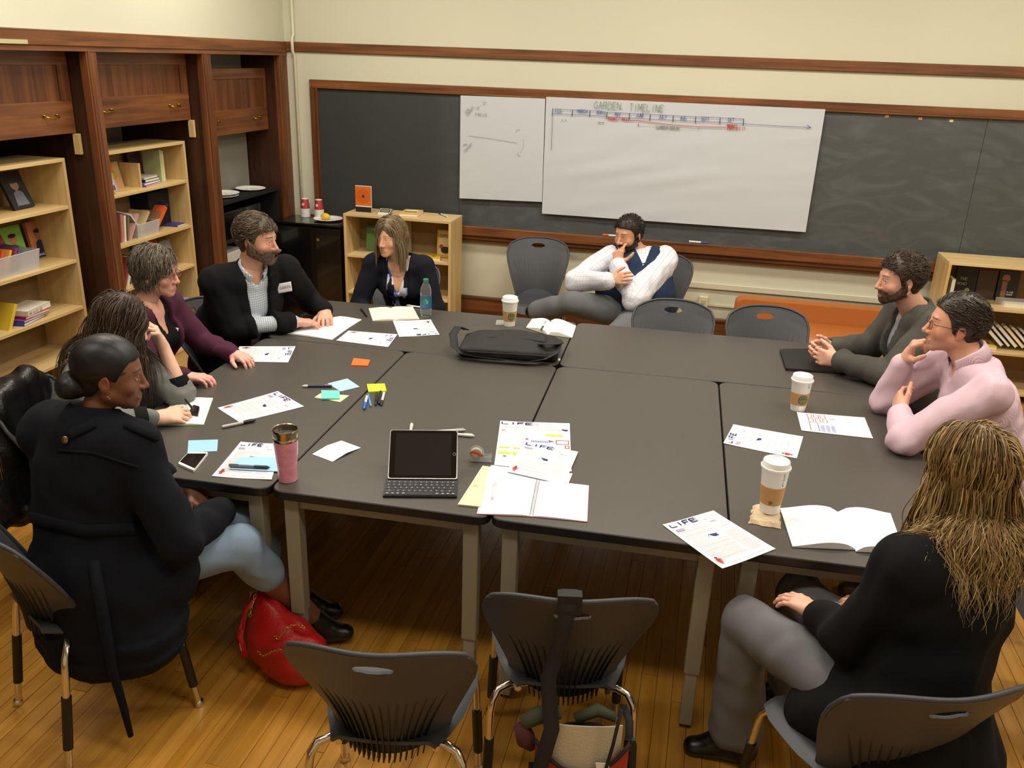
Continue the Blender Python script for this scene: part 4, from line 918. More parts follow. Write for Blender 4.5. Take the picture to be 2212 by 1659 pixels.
        f.v += (o*.0007*full).astype(f32); V, F = f.mesh(); c1, c2 = np.array(lin(col)), np.array(lin(col2 or col)); tt = np.clip(.5+.6*vn3(V, 200, seed), 0, 1)[:, None]
        mk('beard', (s.toW(V), F), HAIRM, s.root, True, attrs={'col': c1*(1-tt)+c2*tt})
    def glasses(s, col='5A2A20', w=.0235, hgt=.0165, r=.0013):
        m = mat('glasses'+col, col, .3); mb = MB().mat(m); W = s.toW
        for x in (-1, 1):
            pts = [(x*.033+w*math.copysign(abs(math.cos(t))**.75, math.cos(t)), .094-.14*abs(abs(x*.033+w*math.cos(t))-.02)**1.3*.6, -.002+hgt*math.copysign(abs(math.sin(t))**.75, math.sin(t))) for t in np.linspace(0, 2*math.pi, 25)]
            mb.tube(W(np.array(pts)), r, 6)
            mb.tube(W(np.array([(x*.056, .088, .006), (x*.072, .06, .006), (x*.083, .01, .004), (x*.085, -.012, .0), (x*.083, -.03, -.012)])), r, 6)
        mb.tube(W(np.array([(-.011, .095, .002), (0, .099, .005), (.011, .095, .002)])), r, 6); o = mk('glasses', mb, parent=s.root, smooth=True)
        lm = mat('lens_glass', 'FFFFFF', .05, trans=1, alpha=.25)
        for x in (-1, 1): mk('lens', MB().mat(lm).slab(W(np.array([(x*.033+w*.95*math.cos(t), .0915-.1*abs(abs(x*.033+w*math.cos(t))-.02)**1.3*.6, -.002+hgt*.95*math.sin(t)) for t in np.linspace(0, 2*math.pi, 20)[:-1]])), .0006, s.A[:, 1]), parent=o)
def strands_local(P, n, length, flow, seed, av, k):
    # run in head-local units; gravity taken from the world
    n = int(n*.68); k['r0'] = k.get('r0', .003)*1.15
    V, F, C = strands(np.zeros(3), P.A, n, length, flow, seed, avoid=av, **k)
    V = V@P.A   # undo rotation (A orthonormal): back to local
    return P.toW(V), F, C
# ================================================================ clothing materials
def cloth_mat(name, base, rough=.85, pat=None, c2='6070A0', per=.02, wid=.0016, c3=None, sheen=.0, bump=.12, bsc=900, weave=0, kind=None):
    m = mat(name, base, rough, bump=bump, bscale=bsc, noise=weave, nscale=450, sheen=sheen, spec=.2); nt = m.node_tree; N = nt.nodes; L = nt.links; b = N['Principled BSDF']
    if not pat: return m
    at = N.new('ShaderNodeAttribute'); at.attribute_name = 'uvw'; sp = N.new('ShaderNodeSeparateXYZ'); L.new(at.outputs['Vector'], sp.inputs[0])
    def line(k, p, w, off=0):
        a = N.new('ShaderNodeMath'); a.operation = 'ADD'; a.inputs[1].default_value = off; L.new(sp.outputs[k], a.inputs[0])
        a2 = N.new('ShaderNodeMath'); a2.operation = 'MODULO'; a2.inputs[1].default_value = p; L.new(a.outputs[0], a2.inputs[0])
        a3 = N.new('ShaderNodeMath'); a3.operation = 'LESS_THAN'; a3.inputs[1].default_value = w; L.new(a2.outputs[0], a3.inputs[0]); return a3.outputs[0]
    def mix(fac, x, col, amt=1.):
        mx = N.new('ShaderNodeMix'); mx.data_type = 'RGBA'
        if amt < 1: q = N.new('ShaderNodeMath'); q.operation = 'MULTIPLY'; q.inputs[1].default_value = amt; L.new(fac, q.inputs[0]); fac = q.outputs[0]
        L.new(fac, mx.inputs[0])
        if isinstance(x, tuple): mx.inputs[6].default_value = x
        else: L.new(x, mx.inputs[6])
        mx.inputs[7].default_value = (*lin(col), 1); return mx.outputs[2]
    src = (*lin(base), 1)
    if pat == 'check': src = mix(line(0, per, wid), src, c2, .8); src = mix(line(1, per, wid, .007), src, c2, .8); src = mix(line(0, per*2, wid, .004), src, c3 or c2, .5)
    if pat == 'gingham': src = mix(line(0, per, wid), src, c2, .55); src = mix(line(1, per, wid), src, c2, .55)
    if pat == 'stripe': src = mix(line(0, per, wid), src, c2, .6)
    if pat == 'geo':
        mp = N.new('ShaderNodeMapping'); mp.inputs['Rotation'].default_value = (0, 0, .7); mp.inputs['Scale'].default_value = (40, 16, 1); L.new(at.outputs['Vector'], mp.inputs[0])
        v = N.new('ShaderNodeTexVoronoi'); v.distance = 'MANHATTAN'; v.inputs['Scale'].default_value = 1; L.new(mp.outputs[0], v.inputs['Vector']); sc = N.new('ShaderNodeSeparateColor'); L.new(v.outputs['Color'], sc.inputs[0])
        cr = N.new('ShaderNodeValToRGB'); cr.color_ramp.interpolation = 'CONSTANT'; L.new(sc.outputs[0], cr.inputs[0]); e = cr.color_ramp.elements; e[0].position = 0; e[0].color = (*lin('10121E'), 1); e[1].position = .28; e[1].color = (*lin('E6E8F0'), 1)
        for p_, c_ in ((.5, '2E55B0'), (.68, '8FB4EA'), (.84, '141828')): x_ = e.new(p_); x_.color = (*lin(c_), 1)
        src = cr.outputs[0]
    L.new(src, b.inputs['Base Color']); return m
BLAZER = cloth_mat('black_wool', '0F0F11', .9, weave=.15); NAVYB = cloth_mat('navy_wool', '14151F', .9, weave=.1); COATM = cloth_mat('dark_coat_wool', '101219', .95, weave=.25, bump=.2, bsc=700)
JEANS = cloth_mat('light_denim', '7F93A8', .85, weave=.2); GREYT = cloth_mat('grey_flannel', '6A6A6C', .9, weave=.14); GREYT2 = cloth_mat('grey_wool_trousers', '66686A', .9, weave=.1); DARKT = cloth_mat('dark_trousers', '16161A', .9)
TWEED = cloth_mat('grey_tweed', '4A4943', .95, weave=.5, bump=.2, bsc=700)
WCHECK = cloth_mat('white_check_cotton', 'DCDCE4', .75, 'check', '747CA0', .024, .0011, 'A8A09A', bump=.1); GCHECK = cloth_mat('grey_gingham_cotton', 'D4D8DC', .75, 'gingham', '7F90A4', .011, .0055, bump=.1)
PINKS = cloth_mat('pink_striped_cotton', 'D8BCC8', .75, 'stripe', 'B48CA0', .0034, .0013, bump=.1); BLOUSE = cloth_mat('patterned_blouse', 'E0E4F0', .6, 'geo', bump=.05)
VESTM = cloth_mat('navy_knit', '24324A', .9, weave=.15, bump=.15); MAROON = cloth_mat('maroon_knit', '4A2436', .9, weave=.12); BLKTOP = cloth_mat('black_jersey', '101012', .85); CARDI = cloth_mat('grey_cardigan', '70726E', .9, weave=.2); TEE = cloth_mat('grey_tee', '8A8C92', .85)
SHOEM = mat('black_leather', '0C0B0B', .35); SHOEB = mat('brown_leather', '3A2418', .4)
def shoe(P, A, d, m=SHOEM, L_=.27, name='shoe', up=(0, 0, 1)):
    A = np.asarray(A, float); d = unit(d); up = np.asarray(up, float); s_ = np.cross(d, up); h = A-up*.055-d*.05; t = h+d*(L_-.08); f = Fld(np.minimum(h, t)-.1, np.maximum(h, t)+.12, .006)
    f.cone(h, t-up*.012, .040, .030, .02, s_, 1.15); f.cone(A-up*.01, h+d*.03, .045, .038, .03); f.cone(A+up*.0, A+d*.06-up*.04, .04, .03, .03)
    X, Y, Z = f.full(); pl_ = -((X-h[0])*up[0]+(Y-h[1])*up[1]+(Z-h[2])*up[2])-.036; f.v = np.maximum(f.v, pl_.astype(f32)); V, F = f.mesh(); return mk(name, (V, F), m, P.root, True)
def no_face(cf): return cf
def cut_line(xs, zs, ear=True, part=None):
    def c(f):
        X, Y, Z = f.full(); ln = np.interp(f.ax[1], xs, zs)[None, :, None].astype(f32); f.v = np.maximum(f.v, ((ln-Z)*.9+np.abs(X)*0).astype(f32))
        if ear:
            for x in (-1, 1): f.ell((x*.09, -.006, -.012), (.03, .02, .034), k=.004, op='s')
    return c
MENX, MENZ = [-.13, -.09, -.05, -.028, -.014, .004, .016, .034, .05, .075, .12], [-.082, -.082, -.07, -.035, .0, -.028, -.026, .025, .05, .066, .064]
def flow_back(p): return np.array([p[0]*1.5, -1., .15])
def flow_side(p): return np.array([1.0 if p[0] > -.03 else -.6, .25 if p[1] > .02 else -.8, -.1])
def sel_men(p, v, rs): return p[2] > np.interp(p[1], MENX, MENZ)+.006 and not (abs(p[0]) > .06 and -.03 < p[1] < .012 and p[2] < .02)

# ================================================================ the nine people
V3 = lambda *a: np.array(a, float)
# ---- bearded man in black blazer
J = dict(pel=(.88, 1.70, .56), neck=(1.10, 1.60, 1.065), ls=(1.20, 1.77, 1.03), rs=(.985, 1.46, 1.02), le=(1.22, 1.99, .82), lw=(1.36, 1.90, .79), re=(1.05, 1.47, .79), rw=(1.29, 1.65, .79), head=(1.15, 1.60, 1.225),
     lk=(1.28, 1.82, .50), rk=(1.28, 1.55, .50), la=(1.26, 1.86, .1), ra=(1.24, 1.56, .1))
P = Person('bearded man in a black blazer with a name tag, hands on an open notebook', J, False, 'D09A80', (.99, .02, -.08)); J = P.J; sx, fw, up = tframe(J)
P.add_head(brow='4A382A', blush='D07060', iris='5A6A70', jaw=1.08); P.core()
for W, d, s_ in ((J['rw'], V3(.105, .10, -.02), sx), (J['lw'], V3(.06, -.13, -.02), -sx)):
    e = J['re'] if s_ is sx else J['le']; V, F = hand(W+unit(d)*.015, d, (0, 0, -1), s_, (.32, .5, .35), 1.03, fore=W+(e-W)*.25, spread=.12); P.add_skin(V, F, 'D6A088')
P.finish_skin()
P.hair_cap(cut_line(MENX, [-.095, -.095, -.08, -.04, .0, -.035, -.03, .03, .048, .058, .055]), .008, '3A2D22', .001, 90, col2='5A4A3A')
P.hair_strands(2400, .045, lambda p: V3(p[0]*3+.2, -.7 if p[1] < .04 else .3, .0), 3, steps=8, r0=.0013, grav=.3, offs=(.010, .021), sel=sel_men, spread=.3, wave=(.0015, 90), colA='2E241C', colB='76644E'); P.hair_done()
P.beard('4A3626', .013, -.135, .012, seed=3, col2='6A5442')
f = P.fld(('neck', 'pel', 'ls', 'rs', 'le', 're', 'lw', 'rw'), .17, .008); torso(f, J, .007, False, 1.05, belly=.02); arm(f, J['ls'], J['le'], J['lw'], .006, False, -.02); arm(f, J['rs'], J['re'], J['rw'], .006, False, -.02); neck_hole(f, J, .058, -.015); open_front(f, J, .028, .05); P.cloth('shirt', f, GCHECK, True)
mk('shirt_collar', collar(J, .062, .036, .045, .9, .03, drop=.012), GCHECK, P.root, True, attrs={'uvw': lambda V: cloth_uv(V, J)})
f = P.fld(('neck', 'pel', 'ls', 'rs', 'le', 're', 'lw', 'rw'), .2, .008); torso(f, J, .024, False, 1.06, low=.08, belly=.025); arm(f, J['ls'], J['le'], J['lw'], .019, False, .07, .006); arm(f, J['rs'], J['re'], J['rw'], .019, False, .07, .006); f.cone(J['pel']-up*.05-fw*.03, J['pel']-up*.16-fw*.05, .15, .15, .04, sx, 1.3)
neck_hole(f, J, .07, -.02); folds(f, .004, 28, 3); open_front(f, J, .065, .42, .05, to=.03); P.cloth('blazer', f, BLAZER)
mk('blazer_collar', collar(J, .075, .022, .04, 1.7, .0, th=.004, leafr=.012), BLAZER, P.root, True)
f = P.fld(('pel', 'lk', 'rk', 'la', 'ra'), .15, .01); legs(f, J, .012, False); P.cloth('trousers', f, DARKT)
for k in 'lr': shoe(P, J[k+'a'], (1, 0, 0))
# ---- woman in navy blazer
J = dict(pel=(1.60, 2.70, .55), neck=(1.565, 2.53, .965), ls=(1.715, 2.54, .925), rs=(1.415, 2.50, .925), le=(1.80, 2.50, .69), lw=(1.68, 2.32, .64), re=(1.345, 2.42, .69), rw=(1.50, 2.28, .64), head=(1.53, 2.47, 1.105),
     lk=(1.70, 2.27, .50), rk=(1.50, 2.27, .50), la=(1.70, 2.3, .1), ra=(1.50, 2.3, .1))
P = Person('woman with straight shoulder-length hair in a navy blazer, behind the water bottle', J, True, 'D9A582', (-.24, -.96, -.06)); J = P.J; sx, fw, up = tframe(J)
P.add_head(brow='7A5A40', blush='D08468', lip='B86A5A', iris='4A5058', gaze=(-.75, -.6, .02)); P.core(h=.008, e=-.001)
for k in 'lr': V, F = hand(J[k+'w'], V3(-.5 if k == 'l' else .5, -.6, 0), (0, 0, -1), -sx if k == 'l' else sx, sc=.9, h=.004); P.add_skin(V, F)
P.finish_skin()
def fcut(f):
    X, Y, Z = f.full(); f.ell((.003, .115, -.045), (.060, .085, .118), k=.006, op='s')
def ex(f):
    for x in (-1, 1): f.cone((x*.062, -.015, -.0), (x*.074, -.01, -.13), .018, .014, .02, (0, 1, 0), 1.8)
    f.cone((0, -.06, 0), (0, -.07, -.15), .05, .035, .04, (1, 0, 0), 1.9)
P.hair_cap(fcut, .006, '43331F', .0005, 160, extra=ex, col2='77623F', grain=(.2, 1.3, .3))
def fpart(x0): return lambda p: V3((1. if p[0] > x0 else -1.)*(1. if p[1] > -.02 else .3), -.4, -1.)
fl5 = fpart(-.022)
P.hair_strands(3200, lambda p: .225+.55*(p[:, 2]-.0), fl5, 5, r0=.0016, grav=1., offs=(.008, .018), zrel=-.01, sel=lambda p, v, rs: p[2] > .0 and not (p[1] > .05 and p[2] < .075), spread=.05, colA='4E3C2A', colB='A08A66', droop=2.2, lenj=.06); P.hair_done(label='light brown straight hair parted on one side')
f = P.fld(('neck', 'pel', 'ls', 'rs', 'le', 're', 'lw', 'rw'), .16, .008); torso(f, J, .006, True); neck_hole(f, J, .06, -.02); open_front(f, J, .06, .17); P.cloth('blouse', f, BLOUSE, True)
f = P.fld(('neck', 'pel', 'ls', 'rs', 'le', 're', 'lw', 'rw'), .18, .008); torso(f, J, .017, True, low=.05); arm(f, J['ls'], J['le'], J['lw'], .014, True, .05, .004); arm(f, J['rs'], J['re'], J['rw'], .014, True, .05, .004); neck_hole(f, J, .066, -.02); folds(f, .003, 25, 8); open_front(f, J, .07, .5, .035, to=.045); P.cloth('blazer', f, NAVYB)
f = P.fld(('pel', 'lk', 'rk', 'la', 'ra'), .15, .01); legs(f, J, .012, True); P.cloth('trousers', f, DARKT)
for k in 'lr': shoe(P, J[k+'a'], (0, -1, 0))
nk = [J['neck']+sx*math.sin(a)*.062+fw*(.055+.035*math.cos(a))+up*(-.02-.045*math.cos(a/2)**4) for a in np.linspace(-1.9, 1.9, 25)]
mk('necklace', MB().mat(mat('silver', 'D8D8DC', .2, 1)).tube(nk, .0011, 5).lathe([(.0, -.004), (.004, 0), (0, .004)], nk[12], 8), parent=P.root)
# ---- man in navy vest
J = dict(pel=(2.93, 3.27, .545), neck=(2.935, 3.50, .915), ls=(3.10, 3.49, .885), rs=(2.745, 3.43, .885), le=ony(1372, 645, 3.09), lw=ony(1334, 575, 3.22), re=ony(1243, 607, 3.22), rw=ony(1316, 606, 3.05), head=ony(1357, 507, 3.42),
     rk=(2.56, 3.0, .66), ra=(2.32, 3.1, .56), lk=(2.86, 2.84, .52), la=(2.86, 2.80, .1))
P = Person('man in a navy sweater vest and white check shirt, hand on chin, legs crossed', J, False, 'CE9676', (-.52, -.84, -.12)); J = P.J; sx, fw, up = tframe(J)
P.add_head(brow='1E1612', blush='CC7458', stub='3A2A22', iris='2A2420', gaze=(-.9, -.4, .02), jaw=1.1, wide=1.03); P.core()
W = J['lw']; V, F = hand(W+V3(0, 0, .01), V3(-.05, .25, 1.), V3(.35, .85, -.1), V3(1, 0, .2), sc=1., fore=W+(J['le']-W)*.2, each=[(.25, .5, .4), (.9, 1.0, .5), (1.1, 1.1, .6), (1.2, 1.1, .6)], thumb=(.3, .1, .3)); P.add_skin(V, F)
W = J['rw']; V, F = hand(W, V3(.9, -.1, .25), V3(.1, .8, -.3), V3(0, 0, 1), sc=1., fore=W+(J['re']-W)*.2); P.add_skin(V, F); P.finish_skin()
P.hair_cap(cut_line(MENX, [-.075, -.075, -.06, -.025, .005, -.03, -.028, .03, .052, .062, .06]), .008, '1C1512', .001, 150, col2='2E231C')
P.hair_strands(2200, .020, lambda p: V3(p[0]*2, .6, .3), 8, steps=6, r0=.0011, grav=.0, offs=(.009, .020), stick=.6, sel=sel_men, spread=.35, colA='15100D', colB='3A2C22'); P.hair_done(label='short black hair spiked up in front')
P.beard('241A14', .0025, -.125, .004, seed=5, col2='3C2C22')
f = P.fld(('neck', 'pel', 'ls', 'rs', 'le', 're', 'lw', 'rw'), .17, .008); torso(f, J, .008, False, 1.18, belly=.03); arm(f, J['ls'], J['le'], J['lw'], .018, False, .03, .018); arm(f, J['rs'], J['re'], J['rw'], .016, False, .03, .016); neck_hole(f, J, .06, -.015); folds(f, .006, 30, 5, .7); P.cloth('shirt', f, WCHECK, True)
mk('shirt_collar', collar(J, .064, .032, .042, .75, .03), WCHECK, P.root, True, attrs={'uvw': lambda V: cloth_uv(V, J)})
f = P.fld(('neck', 'pel', 'ls', 'rs'), .2, .008); torso(f, J, .020, False, 1.16, belly=.042); neck_hole(f, J, .072, -.02)
for k in 'lr': S = J[k+'s']; s_ = unit(S-(J['ls']+J['rs'])/2); f.cone(S+s_*.03-up*.0, S+s_*.2-up*.04, .088, .13, .01, op='s'); f.cone(S+s_*.01-up*.02, J[k+'e'], .080, .078, .012, op='s')
folds(f, .003, 22, 6); open_front(f, J, .05, .15); P.cloth('sweater_vest', f, VESTM)
f = P.fld(('pel', 'lk', 'rk', 'la', 'ra'), .16, .009); legs(f, J, .014, False, .012); f.ell(J['pel'], (.17, .13, .10), k=.04); folds(f, .004, 20, 9); P.cloth('trousers', f, GREYT2)
shoe(P, J['ra']+V3(-.04, 0, -.01), V3(-.5, .5, -.6), up=V3(-.6, -.2, .75)); shoe(P, J['la'], V3(0, -1, 0))
f = None
for c_, o_ in (('8CB23A', .028), ('3E6E8A', .018), ('2E4E6A', .010)):
    a = unit(J['lw']-J['le']); mk('bracelet', MB().mat(mat('band'+c_, c_, .5)).tube([J['lw']+a*(o_-.012)+(math.cos(t)*unit(np.cross(a, V3(0, 1, 0)))+math.sin(t)*unit(np.cross(a, np.cross(a, V3(0, 1, 0)))))*.037 for t in np.linspace(0, 2*PI, 25)], .0032, 6), parent=P.root, smooth=True)
a = unit(J['rw']-J['re']); mk('wristwatch', MB().mat(BLACK).tube([J['rw']-a*.0, J['rw']+a*.022], [.041, .040], 16), parent=P.root, smooth=True, angle=40)
mk('necktie', MB().mat(mat('tie', '2A2420', .5)).slab([J['neck']+fw*.082-up*.0+sx*.014, J['neck']+fw*.082-up*.0-sx*.014, J['neck']+fw*.10-up*.03-sx*.01, J['neck']+fw*.155-up*.13-sx*.02, J['neck']+fw*.155-up*.13+sx*.02, J['neck']+fw*.10-up*.03+sx*.01], .006, fw), parent=P.root)
# ---- man in tweed blazer
J = dict(pel=(4.50, 2.02, .55), neck=(4.37, 2.02, 1.06), ls=(4.42, 1.83, 1.02), rs=(4.36, 2.20, 1.02), le=(4.26, 1.76, .80), lw=(4.035, 1.885, .805), re=(4.23, 2.20, .80), rw=(4.02, 2.07, .815), head=(4.265, 1.985, 1.205),
     lk=(4.10, 1.90, .50), rk=(4.10, 2.12, .50), la=(4.14, 1.90, .1), ra=(4.14, 2.12, .1))
P = Person('bearded man in a grey tweed blazer, hands clasped on a black folder', J, False, 'D6A086', (-.97, -.2, -.08)); J = P.J; sx, fw, up = tframe(J)
P.add_head(brow='2E2018', blush='CE7A66', stub='5A4030', iris='4A4A40', gaze=(-.9, -.3, -.2), jaw=1.05); P.core()
V, F = hand(J['lw'], V3(-.85, .42, .0), V3(.1, 1, -.1), V3(0, 0, 1), (.55, 1.0, .5), 1.05, fore=J['lw']+(J['le']-J['lw'])*.25); P.add_skin(V, F, 'DDA890')
V, F = hand(J['rw'], V3(-.85, -.40, .0), V3(.1, -1, -.1), V3(0, 0, 1), (.45, .85, .5), 1.05, fore=J['rw']+(J['re']-J['rw'])*.25); P.add_skin(V, F, 'DDA890'); P.finish_skin()
P.hair_cap(cut_line(MENX, [-.085, -.085, -.07, -.035, .003, -.03, -.028, .03, .052, .062, .06]), .008, '2C211A', .001, 110, col2='453529')
P.hair_strands(2400, .036, lambda p: V3(p[0]*1.5, -.5 if p[1] < .03 else .6, .2), 13, steps=8, r0=.0013, grav=.15, offs=(.010, .020), sel=sel_men, spread=.4, wave=(.002, 100), colA='241A14', colB='5A4838'); P.hair_done()
P.beard('3A2A20', .0045, -.13, .004, seed=7, col2='5A4230')
f = P.fld(('neck', 'pel', 'ls', 'rs'), .17, .009); torso(f, J, .006, False); neck_hole(f, J, .062, -.03); P.cloth('tee_shirt', f, TEE)
f = P.fld(('neck', 'pel', 'ls', 'rs', 'le', 're', 'lw', 'rw'), .2, .008); torso(f, J, .022, False, 1.05, low=.08); arm(f, J['ls'], J['le'], J['lw'], .019, False, .12, .008); arm(f, J['rs'], J['re'], J['rw'], .019, False, .12, .008); f.cone(J['pel']-up*.05, J['pel']-up*.14, .15, .15, .04, sx, 1.3)
neck_hole(f, J, .07, -.02); folds(f, .005, 30, 13, .7); open_front(f, J, .06, .4, .05, to=.03); P.cloth('blazer', f, TWEED); mk('blazer_collar', collar(J, .076, .024, .04, 1.7, .0, th=.004, leafr=.012), TWEED, P.root, True)
for k in 'lr': w_, e_ = J[k+'w'], J[k+'e']; mk('cuff', MB().mat(TEE).tube([w_+(e_-w_)*.14, w_+(e_-w_)*.05], .0375, 16), parent=P.root, smooth=True, angle=40)
w_, e_ = J['rw'], J['re']; mk('wristwatch', MB().mat(mat('steel', 'A8A8A8', .25, 1)).tube([w_+(e_-w_)*.06, w_+(e_-w_)*.0], .035, 16).mat(BLACK).lathe([(.015, .0), (.015, .006)], w_+V3(0, 0, .033), 14), parent=P.root, smooth=True, angle=40)
f = P.fld(('pel', 'lk', 'rk', 'la', 'ra'), .15, .01); legs(f, J, .012, False); P.cloth('trousers', f, DARKT)
for k in 'lr': shoe(P, J[k+'a'], (-1, 0, 0), SHOEB)
# ---- man in pink shirt
J = dict(pel=(4.62, 1.20, .555), neck=(4.425, 1.22, 1.075), ls=(4.46, 1.045, 1.0), rs=(4.385, 1.40, 1.0), le=(4.185, 1.005, .785), lw=(4.20, 1.20, .83), re=(4.185, 1.43, .785), rw=(4.215, 1.375, 1.0), head=(4.345, 1.262, 1.195),
     lk=(4.20, 1.10, .50), rk=(4.20, 1.33, .50), la=(4.24, 1.10, .1), ra=(4.24, 1.33, .1))
P = Person('man with glasses in a pink striped shirt, chin resting on his fist', J, False, 'D89E80', (-.95, .05, .02)); J = P.J; sx, fw, up = tframe(J)
P.add_head(brow='3A2C22', blush='D0765E', stub='8A6450', iris='40404A', gaze=(-1, .1, 0)); P.core()
W = J['rw']; V, F = hand(W, V3(.25, -.25, 1.), V3(.9, -.2, -.3), V3(.4, -.9, 0), sc=1.03, fore=W+(J['re']-W)*.35, each=[(.7, 1.3, .7), (.8, 1.4, .7), (.9, 1.4, .7), (1.0, 1.4, .7)], thumb=(.5, .5, .4)); P.add_skin(V, F, 'DCA48C')
W = J['lw']; V, F = hand(W, V3(-.05, .9, .35), V3(.85, .4, 0), V3(.0, -.3, 1.), sc=1.03, fore=W+(J['le']-W)*.3, curl=(.5, .7, .4)); P.add_skin(V, F, 'DCA48C'); P.finish_skin()
P.hair_cap(cut_line(MENX, [-.08, -.08, -.065, -.03, .003, -.035, -.03, .03, .056, .070, .07]), .008, '2A211B', .001, 110, col2='40342A')
P.hair_strands(2400, .055, lambda p: V3(.9 if p[0] > -.03 else -.4, -.9, .1), 14, steps=8, r0=.0012, grav=.3, offs=(.010, .018), stick=1., sel=sel_men, spread=.06, colA='221A15', colB='54463A'); P.hair_done(label='neat dark brown hair with grey at the sides')
P.glasses('4A2018')
f = P.fld(('neck', 'pel', 'ls', 'rs', 'le', 're', 'lw', 'rw'), .2, .0075); torso(f, J, .012, False, 1.04, belly=.01); arm(f, J['ls'], J['le'], J['lw'], .010, False, .10, .010); arm(f, J['rs'], J['re'], J['rw'], .010, False, .12, .010); neck_hole(f, J, .062, -.015); folds(f, .006, 30, 23, .6); open_front(f, J, .03, .07); P.cloth('shirt', f, PINKS, True)
mk('shirt_collar', collar(J, .064, .040, .05, .9, .035, drop=.016), PINKS, P.root, True, attrs={'uvw': lambda V: cloth_uv(V, J)})
f = P.fld(('pel', 'lk', 'rk', 'la', 'ra'), .15, .01); legs(f, J, .012, False); f.ell(J['pel'], (.13, .17, .10), k=.04); P.cloth('trousers', f, DARKT)
for k in 'lr': shoe(P, J[k+'a'], (-1, 0, 0), SHOEB)
# ---- blonde woman from behind
J = dict(pel=(4.0, -.34, .545), neck=(4.085, -.205, 1.04), ls=(3.925, -.325, .985), rs=(4.20, -.10, .985), le=(3.845, -.27, .715), lw=(3.79, -.10, .665), re=(4.17, .06, .75), rw=(3.98, .02, .655), head=(4.06, -.135, 1.185),
     lh=(3.92, -.33, .54), rh=(4.06, -.24, .54), lk=(3.60, -.02, .555), rk=(3.77, .19, .545), la=(3.62, .02, .10), ra=(3.82, .30, .10))
P = Person('woman with long wavy blond hair in a black blazer, seen from behind', J, True, 'D8A284', (-.52, .85, -.10)); J = P.J; sx, fw, up = tframe(J)
P.add_head(); P.core()
W = J['lw']; V, F = hand(W+V3(-.01, .01, 0), V3(-.75, .62, .0), V3(0, 0, -1), V3(.4, .6, .3), (.3, .4, .3), .95, fore=W+(J['le']-W)*.2); P.add_skin(V, F, 'E0A890')
W = J['rw']; V, F = hand(W, V3(-.7, .3, -.1), V3(0, 0, -1), V3(-.3, -.6, 0), (.3, .4, .3), .93, h=.004); P.add_skin(V, F); P.finish_skin()
def fc9(f): f.ell((0, .125, -.05), (.058, .075, .12), k=.006, op='s')
def ex9(f):
    for x in (-1, 1): f.cone((x*.055, -.03, .0), (x*.07, -.04, -.14), .026, .020, .03, (0, 1, 0), 1.5)
    f.cone((0, -.05, .0), (0, -.07, -.14), .045, .03, .04, (1, 0, 0), 1.9)
P.hair_cap(fc9, .006, '55401F', .003, 60, extra=ex9, col2='8A6C3C', seed=9)
sh_av = [(J['ls'], J['rs'], .065), (J['neck']-up*.06, J['pel'], .13), (J['ls'], J['le'], .07), (J['rs'], J['re'], .07), ((J['neck']+J['ls'])/2-up*.1, (J['pel']+J['ls'])/2, .11), ((J['neck']+J['rs'])/2-up*.1, (J['pel']+J['rs'])/2, .11)]
fl9 = fpart(.01)
for n_, L_, sd, r_, ca, cb, am in ((2000, .30, 21, .0020, '4A3418', 'A07C46', .007), (1300, .33, 22, .0015, '7A5C30', 'C8AA72', .010), (400, .37, 23, .0012, 'A0824E', 'DCC690', .013)):
    P.hair_strands(n_, L_, fl9, sd, r0=r_, grav=.9, offs=(.010, .030), sel=lambda p, v, rs: (p[2] > -.03 or p[1] < -.035 and p[2] > -.08) and p[1] < .05, spread=.06, colA=ca, colB=cb, droop=1.8, lenj=.14, wave=(am, 52), steps=18, avoid=sh_av, zrel=-.01, stick=.9)
P.hair_done(label='long wavy blond hair with darker roots')
f = P.fld(('neck', 'pel', 'ls', 'rs', 'le', 're', 'lw', 'rw'), .2, .007); torso(f, J, .022, True, 1.08, low=.06); arm(f, J['ls'], J['le'], J['lw'], .020, True, .06, .012); arm(f, J['rs'], J['re'], J['rw'], .020, True, .05, .012)
f.cone(J['pel']-fw*.02, J['pel']-up*.08-fw*.05, .165, .175, .05, sx, 1.25); f.cone(J['pel']+fw*.10+sx*.08, J['pel']+fw*.20+sx*.11-up*.06, .11, .09, .05); neck_hole(f, J, .066, -.02); folds(f, .006, 24, 33, .6); open_front(f, J, .07, .5, to=.05); P.cloth('blazer', f, BLAZER); mk('blazer_collar', collar(J, .072, .02, .04, 1.7, .0, th=.004, leafr=.012), BLAZER, P.root, True)
f = P.fld(('pel', 'lk', 'rk', 'la', 'ra'), .17, .008); legs(f, J, .013, True, .030, .93); f.ell(J['pel'], (.17, .17, .10), k=.04); folds(f, .006, 26, 35, .5); P.cloth('trousers', f, GREYT)
shoe(P, J['la']+V3(-.01, 0, -.01), V3(-.95, -.1, 0), L_=.25); shoe(P, J['ra'], V3(-.9, .3, 0), L_=.25)
